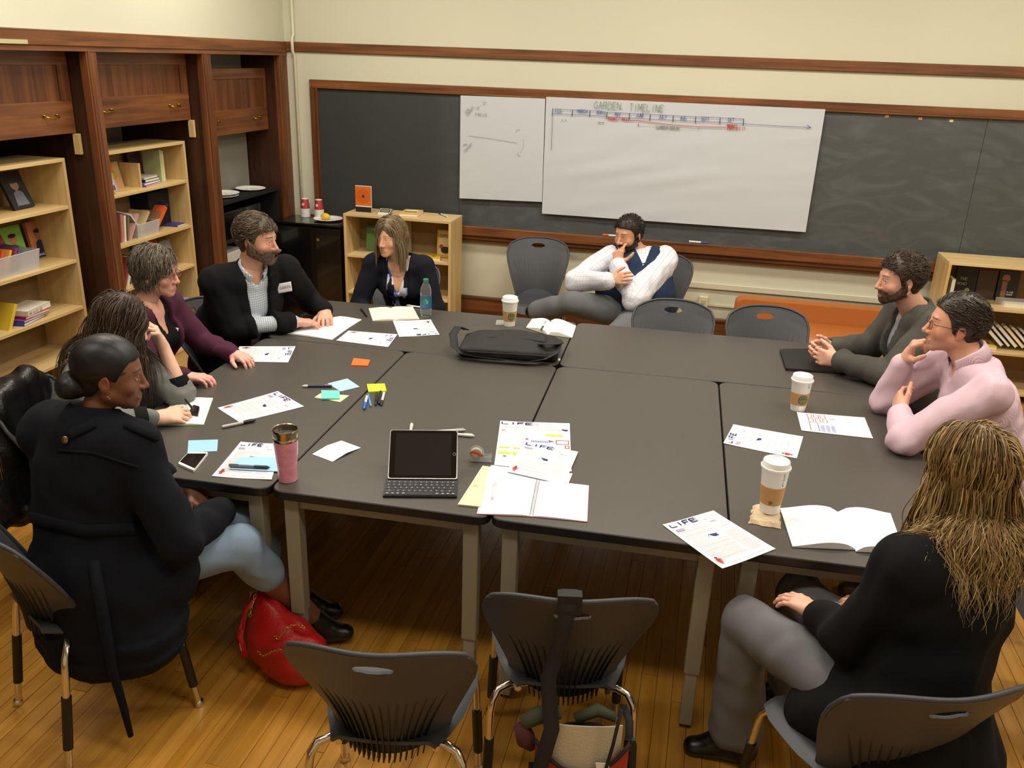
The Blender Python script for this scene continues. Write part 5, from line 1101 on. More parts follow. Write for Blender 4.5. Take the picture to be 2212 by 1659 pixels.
# ---- woman in long coat, bun
J = dict(pel=(1.56, -.30, .56), neck=(1.575, -.235, 1.045), ls=(1.40, -.215, .975), rs=(1.725, -.265, .975), le=(1.50, .02, .75), lw=(1.705, .055, .685), re=(1.885, -.30, .70), rw=(1.84, -.02, .645), head=(1.635, -.195, 1.185),
     lh=(1.55, -.2, .55), rh=(1.60, -.33, .55), lk=(1.84, .10, .53), rk=(1.92, -.04, .54), la=(1.96, .32, .1), ra=(2.06, .19, .11))
P = Person('woman with a low black bun in a long dark navy coat', J, True, '7A4E38', (.86, .50, -.12)); J = P.J; sx, fw, up = tframe(J)
P.add_head(nose=.965, brow='1A1210', blush='8A5038', lip='6A3A34', iris='1E1410'); P.core()
W = J['lw']; V, F = hand(W, V3(.45, -.50, -.35), V3(-.3, -.3, -1), V3(.5, .6, 0), (.4, .5, .4), .97, fore=W+(J['le']-W)*.75, rw=.027); P.add_skin(V, F, '85573E')
W = J['rw']; V, F = hand(W, V3(-.5, .5, -.1), V3(0, 0, -1), V3(-.5, -.4, 0), sc=.93, h=.004); P.add_skin(V, F)
f = Fld(np.minimum(J['rk'], J['ra'])-.15, np.maximum(J['lk'], J['la'])+.15, .006)
for k in 'lr': f.cone(J[k+'k'], J[k+'a'], .058, .04, .02)
V, F = f.mesh(); P.add_skin(V, F); P.finish_skin()
def fc1(f):
    X, Y, Z = f.full(); ln = np.interp(f.ax[1], [-.13, -.09, -.05, -.02, .0, .02, .04, .06, .12], [-.075, -.075, -.06, -.02, .012, -.005, .035, .062, .066])[None, :, None]; f.v = np.maximum(f.v, ((ln-Z)*.9+X*0).astype(f32))
P.hair_cap(fc1, .007, '0C0B0C', .0003, 300, col2='17161A', low=-.07, extra=lambda f: (f.ell((0, -.118, -.045), (.056, .045, .047), k=.012), f.cone((0, -.09, -.02), (0, -.10, -.04), .03, .04, .02)))
P.hair_strands(900, .17, lambda p: V3(.15*p[0], -1., -.25), 31, steps=12, r0=.0010, grav=.15, offs=(.0055, .0072), stick=1., sel=lambda p, v, rs: p[2] > .03 and -.02 < p[1] < .055, spread=.03, colA='0C0B0C', colB='222024', lenj=.05)
bun = P.toW(V3(0, -.118, -.045)); P.hair_done(label='sleek black hair pulled into a low bun')
e_ = P.toW(V3(.083, -.002, -.040)); mk('earring', MB().mat(mat('sparkle', 'F0E8D0', .1, 1)).lathe([(0, -.005), (.0045, -.001), (.0045, .002), (0, .004)], e_+V3(.003, -.004, -.004), 6).lathe([(0, -.003), (.003, 0), (0, .003)], e_+V3(.008, -.002, -.010), 6), parent=P.root)
f = P.fld(('neck', 'pel', 'ls', 'rs', 'le', 're', 'lw', 'rw'), .42, .0085); torso(f, J, .032, True, 1.12, low=.02); arm(f, J['ls'], J['le'], J['lw'], .024, True, .55, .010); arm(f, J['rs'], J['re'], J['rw'], .022, True, .0, .008)
hx = V3(.93, .36, 0); Pb = J['pel']
f.cone(Pb+V3(.02, .0, .0), Pb+V3(.03, .0, -.17), .185, .205, .05, V3(.9, -.4, 0), 1.1); f.cone(Pb+V3(.08, .0, .0), Pb+V3(.20, .04, -.02), .15, .125, .05, V3(-.4, .9, 0), 1.1); f.cone(Pb+V3(.13, -.04, -.03), Pb+V3(.17, -.05, -.16), .11, .125, .05)
X, Y, Z = f.full()
for z0, dd in ((.415, .006), (.375, .012)): pass
lay = np.where(Z < .42, .012, 0)+np.where(Z < .345, .012, 0); f.v -= (lay*(np.abs(f.v) < .08)).astype(f32)
folds(f, .007, 22, 43, .35); f.v = np.maximum(f.v, (.285+.02*np.sin(X*9+1)*np.cos(Y*11)-Z).astype(f32)); neck_hole(f, J, .06, -.01); P.cloth('coat', f, COATM)
mk('coat_collar', collar(J, .068, .035, .05, 1.2, .02, th=.005, leafr=.022), COATM, P.root, True)
COATP = P
mk('denim_cuff', MB().mat(mat('cuff_denim', '3A5070', .8)).tube([J['lw']+(J['le']-J['lw'])*.58, J['lw']+(J['le']-J['lw'])*.42], .040, 16), parent=P.root, smooth=True, angle=40)
tail = [J['pel']+V3(.14, -.16, .14), J['pel']+V3(.17, -.19, -.02), J['pel']+V3(.185, -.205, -.2), J['pel']+V3(.19, -.19, -.36), J['pel']+V3(.20, -.19, -.47)]
mk('belt_tail', MB().mat(COATM).tube(tail, [.016, .017, .015, .012, .009], 6), parent=P.root, smooth=True)
f = P.fld(('pel', 'lk', 'rk', 'la', 'ra'), .14, .008); legs(f, J, .014, True, .012, .33); folds(f, .003, 30, 45); P.cloth('jeans', f, JEANS)
for k in 'lr': shoe(P, J[k+'a'], V3(.9, .35, 0), SHOEM, .25)
# ---- woman with long dark hair, writing
J = dict(pel=(.93, .44, .55), neck=(1.08, .44, .985), ls=(1.07, .60, .94), rs=(1.12, .28, .94), le=(1.285, .63, .775), lw=(1.225, .645, .965), re=(1.24, .25, .785), rw=(1.36, .375, .775), head=(1.155, .50, 1.095),
     lk=(1.34, .55, .50), rk=(1.34, .34, .50), la=(1.32, .55, .1), ra=(1.32, .34, .1))
P = Person('woman with long dark brown hair in a grey cardigan, writing with her head down', J, True, 'E0B49A', (.72, .60, -.38)); J = P.J; sx, fw, up = tframe(J)
P.add_head(brow='3A2A20', blush='D88A78'); P.core()
W = J['rw']; V, F = hand(W, V3(.62, .55, -.05), V3(-.3, .3, -.8), V3(-.5, .6, .3), sc=.96, fore=W+(J['re']-W)*.5, each=[(.35, .7, .4), (.4, .8, .5), (.5, .8, .5), (.5, .9, .5)], thumb=(.8, .3, .6)); P.add_skin(V, F)
W = J['lw']; V, F = hand(W, V3(-.15, -.25, 1.), V3(-.6, -.5, 0), V3(-.6, .5, .1), sc=.94, fore=J['le']+V3(0, 0, .04), rw=.026, each=[(.6, .9, .5), (.8, 1., .5), (.9, 1.1, .5), (1, 1.1, .5)]); P.add_skin(V, F); P.finish_skin()
def ex2(f):
    for x in (-1, 1): f.cone((x*.055, -.01, .0), (x*.07, .01, -.20), .026, .022, .03, (0, 1, 0), 1.6)
    f.cone((0, -.04, -.02), (0, -.045, -.14), .035, .02, .03, (1, 0, 0), 1.6)
P.hair_cap(lambda f: f.ell((0, .125, -.05), (.045, .07, .13), k=.006, op='s'), .006, '2A1E17', .001, 120, extra=ex2, col2='3E2F25', seed=6)
av2 = [(J['ls'], J['rs'], .065), (J['neck']-up*.06, J['pel'], .12), (J['ls'], J['le'], .06), (J['rs'], J['re'], .06)]
P.hair_strands(2400, .36, fpart(.005), 41, r0=.0016, zrel=-.01, grav=1., offs=(.010, .022), face=False, sel=lambda p, v, rs: (p[2] > -.02 or p[1] < -.035 and p[2] > -.08) and p[1] < .085, spread=.05, colA='1E1510', colB='5E4A3A', droop=1.8, lenj=.15, wave=(.004, 22), steps=20, avoid=av2)
P.hair_strands(260, .42, fpart(.005), 42, r0=.0015, zrel=-.01, grav=1., offs=(.014, .026), sel=lambda p, v, rs: p[2] > .03 and p[1] < .07, spread=.06, colA='4A382A', colB='8A7058', droop=1.8, lenj=.2, wave=(.010, 30), steps=20, avoid=av2); P.hair_done(label='long dark brown hair hanging over her face')
f = P.fld(('neck', 'pel', 'ls', 'rs', 'le', 're', 'lw', 'rw'), .17, .008); torso(f, J, .015, True, low=.05); arm(f, J['ls'], J['le'], J['le']+(J['lw']-J['le'])*.05, .018, True, 0, .01); arm(f, J['rs'], J['re'], J['rw'], .014, True, .25, .008); neck_hole(f, J, .062, -.02); folds(f, .005, 28, 53); open_front(f, J, .05, .4, to=.03); P.cloth('cardigan', f, CARDI)
f = P.fld(('neck', 'pel', 'ls', 'rs'), .15, .01); torso(f, J, .004, True); neck_hole(f, J, .06, -.03); P.cloth('top', f, BLKTOP)
for k, a_, b_ in (('l', .12, .34), ('r', .50, .76)): w_, e_ = J[k+'w'], J[k+'e']; mk('cuff', MB().mat(BLKTOP).tube([e_+(w_-e_)*a_, e_+(w_-e_)*(a_+.02), e_+(w_-e_)*b_], [.056, .058, .052] if k == 'l' else [.053, .055, .050], 18), parent=P.root, smooth=True, angle=40)
f = P.fld(('pel', 'lk', 'rk', 'la', 'ra'), .15, .01); legs(f, J, .010, True); P.cloth('trousers', f, DARKT)
for k in 'lr': shoe(P, J[k+'a'], (1, 0, 0), L_=.24)
# ---- woman in maroon cardigan
J = dict(pel=(.82, 1.02, .55), neck=(.885, 1.02, 1.02), ls=(.90, 1.17, .975), rs=(.91, .86, .965), le=(1.02, 1.24, .78), lw=(1.24, 1.14, .775), re=(1.03, .80, .775), rw=(1.20, .80, .775), head=(.95, 1.045, 1.165),
     lk=(1.22, 1.12, .50), rk=(1.22, .92, .50), la=(1.20, 1.12, .1), ra=(1.20, .92, .1))
P = Person('woman with short wavy greying hair and glasses in a maroon cardigan', J, True, 'DCA48C', (.99, .12, -.1)); J = P.J; sx, fw, up = tframe(J)
P.add_head(brow='5A4636', blush='D47868', lip='B8665E', iris='4A5A50'); P.core(h=.008, e=-.001)
W = J['rw']; V, F = hand(W, V3(.9, .25, -.05), V3(0, 0, -1), V3(0, 1, 0), sc=.93, curl=(.3, .6, .4)); P.add_skin(V, F, 'E0A494'); W = J['lw']; V, F = hand(W, V3(.9, -.3, -.05), V3(0, 0, -1), V3(0, -1, 0), sc=.93, curl=(.3, .6, .4), h=.003); P.add_skin(V, F, 'E0A494'); P.finish_skin()
def ex3(f):
    for x in (-1, 1): f.cone((x*.060, -.02, .0), (x*.064, -.02, -.05), .022, .020, .03, (0, 1, 0), 1.5)
    f.cone((0, -.04, -.02), (0, -.045, -.06), .035, .03, .03, (1, 0, 0), 1.5)
def c3(f): f.ell((0, .115, -.045), (.062, .078, .11), k=.006, op='s')
P.hair_cap(c3, .006, '4E4238', .005, 80, extra=ex3, col2='756A5C', seed=12)
P.hair_strands(2600, lambda p: .075+.9*np.clip(p[:, 2], 0, .1), fpart(-.02), 51, r0=.0015, zrel=-.03, grav=1., offs=(.009, .021), sel=lambda p, v, rs: (p[2] > -.03 or p[1] < -.035 and p[2] > -.08) and (p[1] < .045 or p[2] > .09), spread=.15, colA='3A3028', colB='8E8272', droop=1.8, lenj=.12, wave=(.007, 70), steps=16); P.hair_done()
P.glasses('A05038', .022, .0145)
f = P.fld(('neck', 'pel', 'ls', 'rs'), .15, .009); torso(f, J, .005, True); neck_hole(f, J, .06, -.03); open_front(f, J, .05, .14); P.cloth('top', f, BLKTOP)
f = P.fld(('neck', 'pel', 'ls', 'rs', 'le', 're', 'lw', 'rw'), .17, .008); torso(f, J, .016, True, low=.05); arm(f, J['ls'], J['le'], J['lw'], .014, True, .06, .006); arm(f, J['rs'], J['re'], J['rw'], .014, True, .06, .006); neck_hole(f, J, .068, -.02); folds(f, .004, 28, 63); open_front(f, J, .065, .5, .03, to=.05); P.cloth('cardigan', f, MAROON)
nk = [J['neck']+sx*math.sin(a)*.075+fw*(.05+.06*math.cos(a))+up*(.0-.16*math.cos(a/2)**3) for a in np.linspace(-2.2, 2.2, 25)]; mk('lanyard', MB().mat(mat('green_cord', '8A9A80', .6)).tube(nk, .0018, 5), parent=P.root)
f = P.fld(('pel', 'lk', 'rk', 'la', 'ra'), .15, .01); legs(f, J, .010, True); P.cloth('trousers', f, DARKT)
for k in 'lr': shoe(P, J[k+'a'], (1, 0, 0), L_=.24)
# ================================================================ THINGS ON THE TABLES
PRB = mat('print_navy', '2A2E6A', .8); PRT = mat('print_text', 'A8A8B0', .8); PRT2 = mat('print_text_light', 'C4C4CC', .8); PRR = mat('print_red', 'B83A34', .8); PRP = mat('print_purple', '6E5C86', .8); PRK = mat('print_dark', '3A3A46', .8); PRY = mat('print_yellow', 'E6E048', .8); PRL = mat('print_blue', '4A60A8', .8)
def life_print(pg, W=.216, H=.279, big=True):
    k = W/.216
    def R(a, b, c, d, m): pg.rect(a*W, b*H, c*W, d*H, m)
    pg.strokes('LIFE', .07*W, .105*H, .021*k, PRB, .0058*k, 1.05, gap=.28)
    rs = random.Random(4)
    for q in range(7): x = .50+rs.random()*.18; y = .04+rs.random()*.08; pg.line([(x*W, y*H), ((x+.05)*W, (y-.02+rs.random()*.04)*H), ((x+.03)*W, (y+.03)*H)], .0011, PRT)
    for q in range(4): R(.74, .035+q*.02, .95, .04+q*.02, PRT2)
    pg.frame(.07*W, .16*H, .22*W, .215*H, .0012, PRP); R(.08, .168, .21, .207, mat('print_lilac', 'A89CBC', .8))
    for q in range(30):
        y = .235+q*.0215
        if y > .88: break
        if not (.36 < y < .50): R(.08, y, .62+.02*(q % 3), y+.006, PRT2 if q % 4 else PRT)
        else: R(.08, y, .38, y+.006, PRT2); 
        if y > .42: R(.68, y, .93-.03*(q % 2), y+.006, PRT2)
    cx, cy = .50*W, .43*H
    pg.poly([(cx-.014*k, cy-.008*k), (cx+.012*k, cy-.004*k), (cx+.016*k, cy+.010*k), (cx-.004*k, cy+.008*k)], PRB); pg.line([(cx-.022*k, cy+.004*k), (cx-.012*k, cy-.012*k)], .0016, PRB); pg.line([(cx, cy+.012*k), (cx+.02*k, cy-.012*k)], .0014, PRB); pg.line([(cx-.03*k, cy+.012*k), (cx-.018*k, cy+.006*k)], .0012, PRT)
    pg.strokes('NOTE', .72*W, .20*H, .006*k, PRR, .0012, .8); pg.frame(.72*W, .225*H, .88*W, .30*H, .0011, PRT); pg.line([(.68*W, .30*H), (.76*W, .335*H), (.92*W, .32*H)], .0012, PRP)
    # red standing figure
    fx, fy = .10*W, .86*H; pg.disc(fx, fy-.014*k, .0052*k, PRR); pg.poly([(fx-.007*k, fy-.008*k), (fx+.007*k, fy-.008*k), (fx+.007*k, fy+.008*k), (fx+.004*k, fy+.022*k), (fx+.0008*k, fy+.022*k), (fx, fy+.008*k), (fx-.0008*k, fy+.022*k), (fx-.004*k, fy+.022*k), (fx-.007*k, fy+.008*k)][::-1], PRR); pg.line([(fx-.010*k, fy-.006*k), (fx-.010*k, fy+.008*k)], .0022*k, PRR); pg.line([(fx+.010*k, fy-.006*k), (fx+.010*k, fy+.008*k)], .0022*k, PRR)
    pg.strokes('PLEASE INVENT MORE', .16*W, .965*H, .008*k, PRT, .0009, .85, jit=.08)
    return pg
def sheet(pts, label, name='printed_page', z=TZ, th=.0006, m=WHITEP, cat='paper', curl=.0012, group=None, seed=0):
    P = [onz(*p, z) for p in pts]; tl, tr, br, bl = P; rs = random.Random(seed); a, b = rs.random()*6, rs.random()*6; G = []
    for i in range(9):
        row = []
        for j in range(9):
            u, v = j/8, i/8; p = (tl*(1-u)+tr*u)*(1-v)+(bl*(1-u)+br*u)*v; row.append(p+V3(0, 0, th+.0003+curl*(abs(math.sin(a+u*2.5+v))*(2*abs(u-.5))**3+(2*abs(v-.5))**4*abs(math.sin(b+u*3)))*1.2))
        G.append(row)
    mb = MB().mat(m).grid(np.array(G), th)
    o = mk(name, mb, smooth=True, angle=40); tag(o, label, cat, group); return o, P
def page(pts, label, kind='life', z=TZ, seed=0, W=.216, H=.279):
    o, (tl, tr, br, bl) = sheet(pts, label, z=z, seed=seed); pg = Page(tl+V3(0, 0, .0016), tr-tl, bl-tl, (0, 0, 1), .0004)
    w_, h_ = np.linalg.norm(tr-tl), np.linalg.norm(bl-tl); v_ = (bl-tl)/h_; pg.u = (tr-tl)/w_; pg.v = v_
    # a bilinear page keeps the print inside the sheet as it lies
    pg.P = lambda x, y, k=1: (tl*(1-x/W)+tr*x/W)*(1-y/H)+(bl*(1-x/W)+br*x/W)*y/H+V3(0, 0, .0022+.0004*k)
    if kind == 'life': life_print(pg, W, H)
    return o, pg
z2 = lambda x, y: (450+x/3.687, 650+y/3.687); z3 = lambda x, y: (780+x/4.096, 880+y/4.096); z4 = lambda x, y: (1400+x/3.53, 780+y/3.53); zz = lambda x, y: (400+x/3.403, 350+y/3.403)
def done(o, pg): q = pg.build('print', o); return o
done(*page([(1431, 1135), (1541, 1104), (1675, 1187.4), (1560, 1230)], 'printed LIFE page hanging over the near edge, left of the coffee cup', seed=1))
done(*page([(600.5, 845.8), (656.7, 879.2), (516.4, 912.5), (470.3, 881.9)], 'printed LIFE page lying slanted above the silver marker', seed=2))
done(*page([(638.5, 749), (622.2, 783.4), (493.4, 781.5), (517.8, 749)], 'printed LIFE page near the elbow of the bearded man in black', seed=3))
done(*page([(858.4, 723.2), (837.8, 750.2), (726.2, 736.4), (752.6, 715.3)], 'printed LIFE page just right of the open notebook of the bearded man', seed=4))
done(*page([(949.5, 723.8), (862.2, 728.2), (848.7, 693.8), (930.4, 691.5)], 'printed LIFE page upside down, in front of the open journal', seed=5))
done(*page([(520, 956), (607, 960), (587, 1037.8), (457.6, 1029.7)], 'printed LIFE page under the blue sheet and pen, left of the pink mug', seed=6))
done(*page([(1562.3, 958.5), (1584, 918), (1734.8, 944.3), (1721, 991)], 'printed LIFE page turned sideways, between the table seam and the man in pink', seed=7))
# worksheet with red boxes
o, pg = page([(1731.4, 931), (1721, 891.3), (1867.4, 903.2), (1885.8, 948)], 'worksheet with red and blue boxes, lying by the farther paper cup', kind='', seed=8); W_, H_ = .216, .279
pg.frame(.05*W_, .04*H_, .42*W_, .13*H_, .001, PRT); pg.frame(.5*W_, .04*H_, .95*W_, .16*H_, .001, PRT2); pg.frame(.08*W_, .14*H_, .5*W_, .27*H_, .0025, PRK)
for a in range(3):
    pg.frame(.54*W_, (.14+a*.095)*H_+a*.003, .72*W_, (.22+a*.1)*H_, .0024, PRR); pg.frame(.76*W_, (.14+a*.095)*H_, .94*W_, (.21+a*.1)*H_, .0024, PRR)
    for b in range(4): pg.rect((.04+.012*a)*W_, (.30+a*.075+b*.014)*H_, (.40+.01*a)*W_, (.306+a*.075+b*.014)*H_, PRL)
pg.strokes('JAY', .12*W_, .13*H_, .010, PRT, .001, rot=0); pg.rect(.75*W_, .46*H_, .9*W_, .54*H_, PRT2); pg.frame(.08*W_, .60*H_, .95*W_, .96*H_, .001, PRT); pg.line([(.15*W_, .7*H_), (.5*W_, .66*H_), (.5*W_, .9*H_), (.2*W_, .9*H_)], .0012, PRT)
for q in range(6): pg.rect(.56*W_, (.64+.04*q)*H_, .9*W_, (.646+.04*q)*H_, PRT2)
done(o, pg)
# stack by the notebook: tabloid page, LIFE page on top, folder, spiral notebook
o, pg = page([(1080.8, 909.8), (1230.4, 916.1), (1234.6, 1019.6), (1067.6, 1005.7)], 'large LIFE newsletter page with yellow and red blocks', kind='', seed=9, W=.279, H=.43); W_, H_ = .279, .43
pg.strokes('LIFE', .03*W_, .075*H_, .022, PRB, .006, 1.15, gap=.25); pg.line([(.32*W_, .07*H_), (.36*W_, .04*H_), (.39*W_, .07*H_), (.42*W_, .045*H_)], .0016, PRT)
for q in range(4): pg.rect(.45*W_, (.02+.018*q)*H_, .56*W_, (.026+.018*q)*H_, PRT)
pg.frame(.60*W_, .035*H_, .64*W_, .07*H_, .0012, PRT); pg.rect(.65*W_, .045*H_, .75*W_, .052*H_, PRT)
for q in range(5): pg.rect(.04*W_, (.10+.02*q)*H_, .85*W_, (.106+.02*q)*H_, PRT2)
pg.poly([(.88*W_, .14*H_), (.98*W_, .15*H_), (.96*W_, .19*H_), (.90*W_, .18*H_)], PRK); pg.line([(.82*W_, .19*H_), (.90*W_, .15*H_)], .0016, PRK); pg.disc(.06*W_, .225*H_, .009, mat('print_orange', 'D8803A', .8), ry=.004)
pg.line([(.08*W_, .22*H_), (.6*W_, .22*H_)], .001, PRT); pg.rect(.66*W_, .27*H_, .90*W_, .31*H_, PRY)
for q in range(9): pg.rect(.04*W_, (.26+.03*q)*H_, .36*W_, (.265+.03*q)*H_, PRT2)
pg.disc(.40*W_, .40*H_, .006, PRR); pg.poly([(.70*W_, .40*H_), (.78*W_, .425*H_), (.70*W_, .45*H_)], PRP); pg.frame(.80*W_, .39*H_, .98*W_, .48*H_, .004, PRR); pg.frame(.92*W_, .50*H_, .985*W_, .56*H_, .004, PRR)
for q in range(10): pg.rect((.46+.024*q)*W_, .425*H_, (.474+.024*q)*W_, .46*H_, PRL)
for a in (.03, .22): pg.rect(a*W_, .60*H_, (a+.15)*W_, .625*H_, PRY); pg.rect(a*W_, .70*H_, (a+.17)*W_, .755*H_, PRY); pg.rect(a*W_, .52*H_, (a+.15)*W_, .525*H_, PRT)
pg.disc(.12*W_, .80*H_, .007, PRB, ry=.004)
done(o, pg)
o, pg = page([z3(1150, 515), z3(1870, 590), z3(1800, 760), z3(1090, 690)], 'white page peeking out between the newsletter and the notebook', kind='', z=TZ+.002, seed=10); pg.strokes('A STRONG', .05, .05, .012, PRK, .002); done(o, pg)
done(*page([z3(1440, 300), z3(1920, 397), z3(1797, 685), z3(1290, 572)], 'printed LIFE page lying on top of the newsletter, above the spiral notebook', z=TZ+.006, seed=11))
mn = mat('manila', 'EAD8B0', .7); P_ = [onz(*z3(*p), TZ+.001) for p in ((1075, 520), (1150, 530), (1060, 890), (855, 868))]
t = thing('manila_folder', 'manila folder sticking out under the spiral notebook', 'folder', (P_[0]+P_[2])/2); mk('back_flap', MB().mat(mn).slab(P_, .0008), parent=t); mk('front_flap', MB().mat(mn).slab([p+V3(0, 0, .0012) for p in P_[:2]]+[p+V3(0, 0, .004) for p in P_[2:]], .0008), parent=t)
c = onz(*z3(1015, 688), TZ+.005); mk('sticker', MB().mat(mat('folder_label', 'C8C098', .7)).slab([c+V3(a*.009, b*.008, .0) for a, b in ((-1, -1), (1, -1), (1, 1), (-1, 1))], .0006), parent=t)
def handwriting(pg, x0, x1, y0, y1, n, m, seed, w=.0007, h=.004):
    rs = random.Random(seed)
    for q in range(n):
        y = y0+(y1-y0)*q/n; x = x0+rs.random()*.02; xe = x1-rs.random()*(x1-x0)*.35
        if rs.random() < .12: continue
        while x < xe:
            L_ = rs.uniform(.006, .022); pts = []; k = int(L_/.0016)
            for i in range(k+1): pts.append((x+i*.0016, y+(rs.uniform(-1, 1)*h*.35 if i % 2 else rs.uniform(-.3, .3)*h*.35)))
            if len(pts) > 1: pg.line(pts, w, m)
            x += L_+.004
    return pg
def openbook(name, label, L4, R4, cat, z=TZ, cover='2A2A2A', paper='F2F1F4', hump=.010, thick=.008, writing=2, spiral=False, m=None):
    # L4 / R4: four photo corners of each page, inner edge shared: (outer-top, inner-top, inner-bottom, outer-bottom)
    cen = np.mean([onz(*p, z) for p in L4+R4], 0); t = thing(name, label, cat, (cen[0], cen[1], z)); pm = mat('pages'+paper, paper, .8); cm = mat('cover'+cover, cover, .5)
    for si, Q in enumerate((L4, R4)):
        A, B, C_, D = [onz(*p, z) for p in Q]; n = 15
        mk('cover', MB().mat(cm).slab([p+V3(0, 0, .0002) for p in ([A, D, C_, B] if si == 0 else [A, B, C_, D])], .0014), parent=t)
        G, G0 = [], []
        for i in range(9):
            v = i/8; row = []
            for j in range(n):
                u = j/(n-1); p = (A*(1-u)+B*u)*(1-v)+(D*(1-u)+C_*u)*v; p = p+(cen-p)*.012*V3(1, 1, 0)
                hh = .0018+thick*(1 if thick else 0)*(.45+.55*math.sin(min(1, u*1.0)*PI*.5))+hump*math.sin(u**1.4*PI)-(thick*.8)*max(0, u-.86)/.14; row.append(p+V3(0, 0, hh))
            G.append(row)
        G = np.array(G); base = G.copy(); base[..., 2] = z+.0018; mb = MB().mat(pm); nI, nJ = G.shape[:2]
        rings = []; mb.grid(G if si == 1 else G[:, ::-1]); 
        for line_ in (0, -1):
            a, b = G[line_], base[line_]; mb.add(np.concatenate([a, b]), [(j, j+1, j+1+nJ, j+nJ) for j in range(nJ-1)])
        for line_ in (0, -1):
            a, b = G[:, line_], base[:, line_]; mb.add(np.concatenate([a, b]), [(j, j+1, j+1+nI, j+nI) for j in range(nI-1)])
        pgm = mk('pages', mb, parent=t, smooth=True, angle=50)
        if writing:
            w_, h_ = np.linalg.norm(B-A), np.linalg.norm(D-A); pg = Page(A, B-A, D-A, (0, 0, 1))
            def PP(x, y, k=1, A=A, B=B, C_=C_, D=D, w_=w_, h_=h_, G=G, si=si):
                u = min(max(x/w_, 0), 1); u = u if si == 0 else 1-u; v = min(max(y/h_, 0), 1); a = v*8; i = min(int(a), 7); fi = a-i; b = u*(n-1); j = min(int(b), n-2); fj = b-j
                return (G[i, j]*(1-fj)+G[i, j+1]*fj)*(1-fi)+(G[i+1, j]*(1-fj)+G[i+1, j+1]*fj)*fi+V3(0, 0, .0005)
            pg.P = PP; handwriting(pg, w_*.08, w_*.95, h_*.1, h_*.95, int(h_/.0125) if writing > 1 else int(h_/.02), mat('ink', '8E8E9C', .8) if writing > 1 else mat('ink_light', 'C8C8D0', .8), 5+si); pg.build('handwriting', pgm)
    if spiral:
        B, C_ = onz(*L4[1], z), onz(*L4[2], z); n = 34; mb = MB().mat(mat('wire', '8A8A90', .3, 1)); d = unit(C_-B); s_ = unit(np.cross(d, V3(0, 0, 1)))
        for q in range(n):
            c = B+(C_-B)*(q+.5)/n; mb.tube([c+s_*math.cos(a)*.006+V3(0, 0, .006+math.sin(a)*.006) for a in np.linspace(0, 2*PI, 10)], .0007, 4)
        tag(mk('spiral_binding', mb, parent=t, smooth=True), kind='stuff')
    return t
sp = z3(1565, 660), z3(1505, 972)
openbook('spiral_notebook', 'open spiral notebook with faint pencil notes at the near table edge', (z3(1110, 610), sp[0], sp[1], z3(1018, 950)), (z3(2020, 697), sp[0], sp[1], z3(2005, 1020)), 'notebook', thick=.004, hump=.0015, cover='8A2A4A', writing=1, spiral=True)
openbook('composition_book', 'thick open notebook full of handwriting, by the blond woman', (z4(1000, 1130), z4(1445, 1155), z4(1585, 1445), z4(1095, 1425)), (z4(1850, 1170), z4(1445, 1155), z4(1585, 1460), z4(1960, 1475)), 'notebook', cover='3A3A44', thick=.009, hump=.014, writing=2)
openbook('journal', 'open cream journal in front of the woman in navy', (zz(1348, 1080), zz(1510, 1076), zz(1545, 1166), zz(1378, 1170)), (zz(1675, 1068), zz(1510, 1076), zz(1545, 1166), zz(1723, 1158)), 'notebook', paper='EDE6CC', cover='C8B898', thick=.006, hump=.003, writing=0)
openbook('notebook', 'open notebook under the hands of the bearded man in black', (zz(745, 1262), zz(1000, 1150), zz(1200, 1222), zz(1080, 1308)) if 0 else (zz(1080, 1312), zz(745, 1265), zz(960, 1160), zz(1200, 1225)), (zz(1300, 1162), zz(1110, 1140), zz(960, 1160), zz(1200, 1225)), 'notebook', thick=.005, hump=.003, writing=0, cover='5A5A5A')
zb_ = lambda x, y: (960+x/7.373, 680+y/7.373)
openbook('pocket_notebook', 'small open notebook with a pen in its fold, behind the black bag', (zb_(1395, 75), zb_(1700, 140), zb_(1645, 325), zb_(1295, 215)), (zb_(2100, 190), zb_(1700, 100), zb_(1645, 325), zb_(2040, 378)), 'notebook', paper='F0ECDC', cover='1A1A1A', thick=.010, hump=.012, writing=1)
zp = lambda x, y: (0+x/1.7297, 700+y/1.7297)
openbook('writing_pad', 'open notebook with green edges under the hand of the dark-haired woman', (zp(645, 285), zp(700, 282), zp(668, 381), zp(600, 381)), (zp(797, 279), zp(700, 282), zp(668, 381), zp(762, 379)), 'notebook', cover='6A9A3A', paper='F0F0E8', thick=.006, hump=.002, writing=0)
# black folder under clasped hands
P_ = [onz(*p, TZ) for p in ((1684, 759), (1800, 757), (1815, 808), (1697, 801))]
t = thing('leather_folder', 'black leather folder under the clasped hands of the man in tweed', 'folder', (*((P_[0]+P_[2])/2)[:2], TZ)); LM = mat('black_leather2', '141414', .4, bump=.2, bscale=200)
P_[1] = P_[1]+unit(P_[1]-P_[0])*.05; P_[2] = P_[2]+unit(P_[2]-P_[3])*.05
mk('cover', MB().mat(LM).slab([p+V3(0, 0, .0003) for p in P_], .003), parent=t); mk('pages', MB().mat(mat('page_edges', '8A8478', .8)).slab([p+((P_[0]+P_[2])/2-p)*.05+V3(0, 0, .0034) for p in P_], .007), parent=t); mk('cover', MB().mat(LM).slab([p+V3(0, 0, .0105) for p in P_], .003), parent=t)
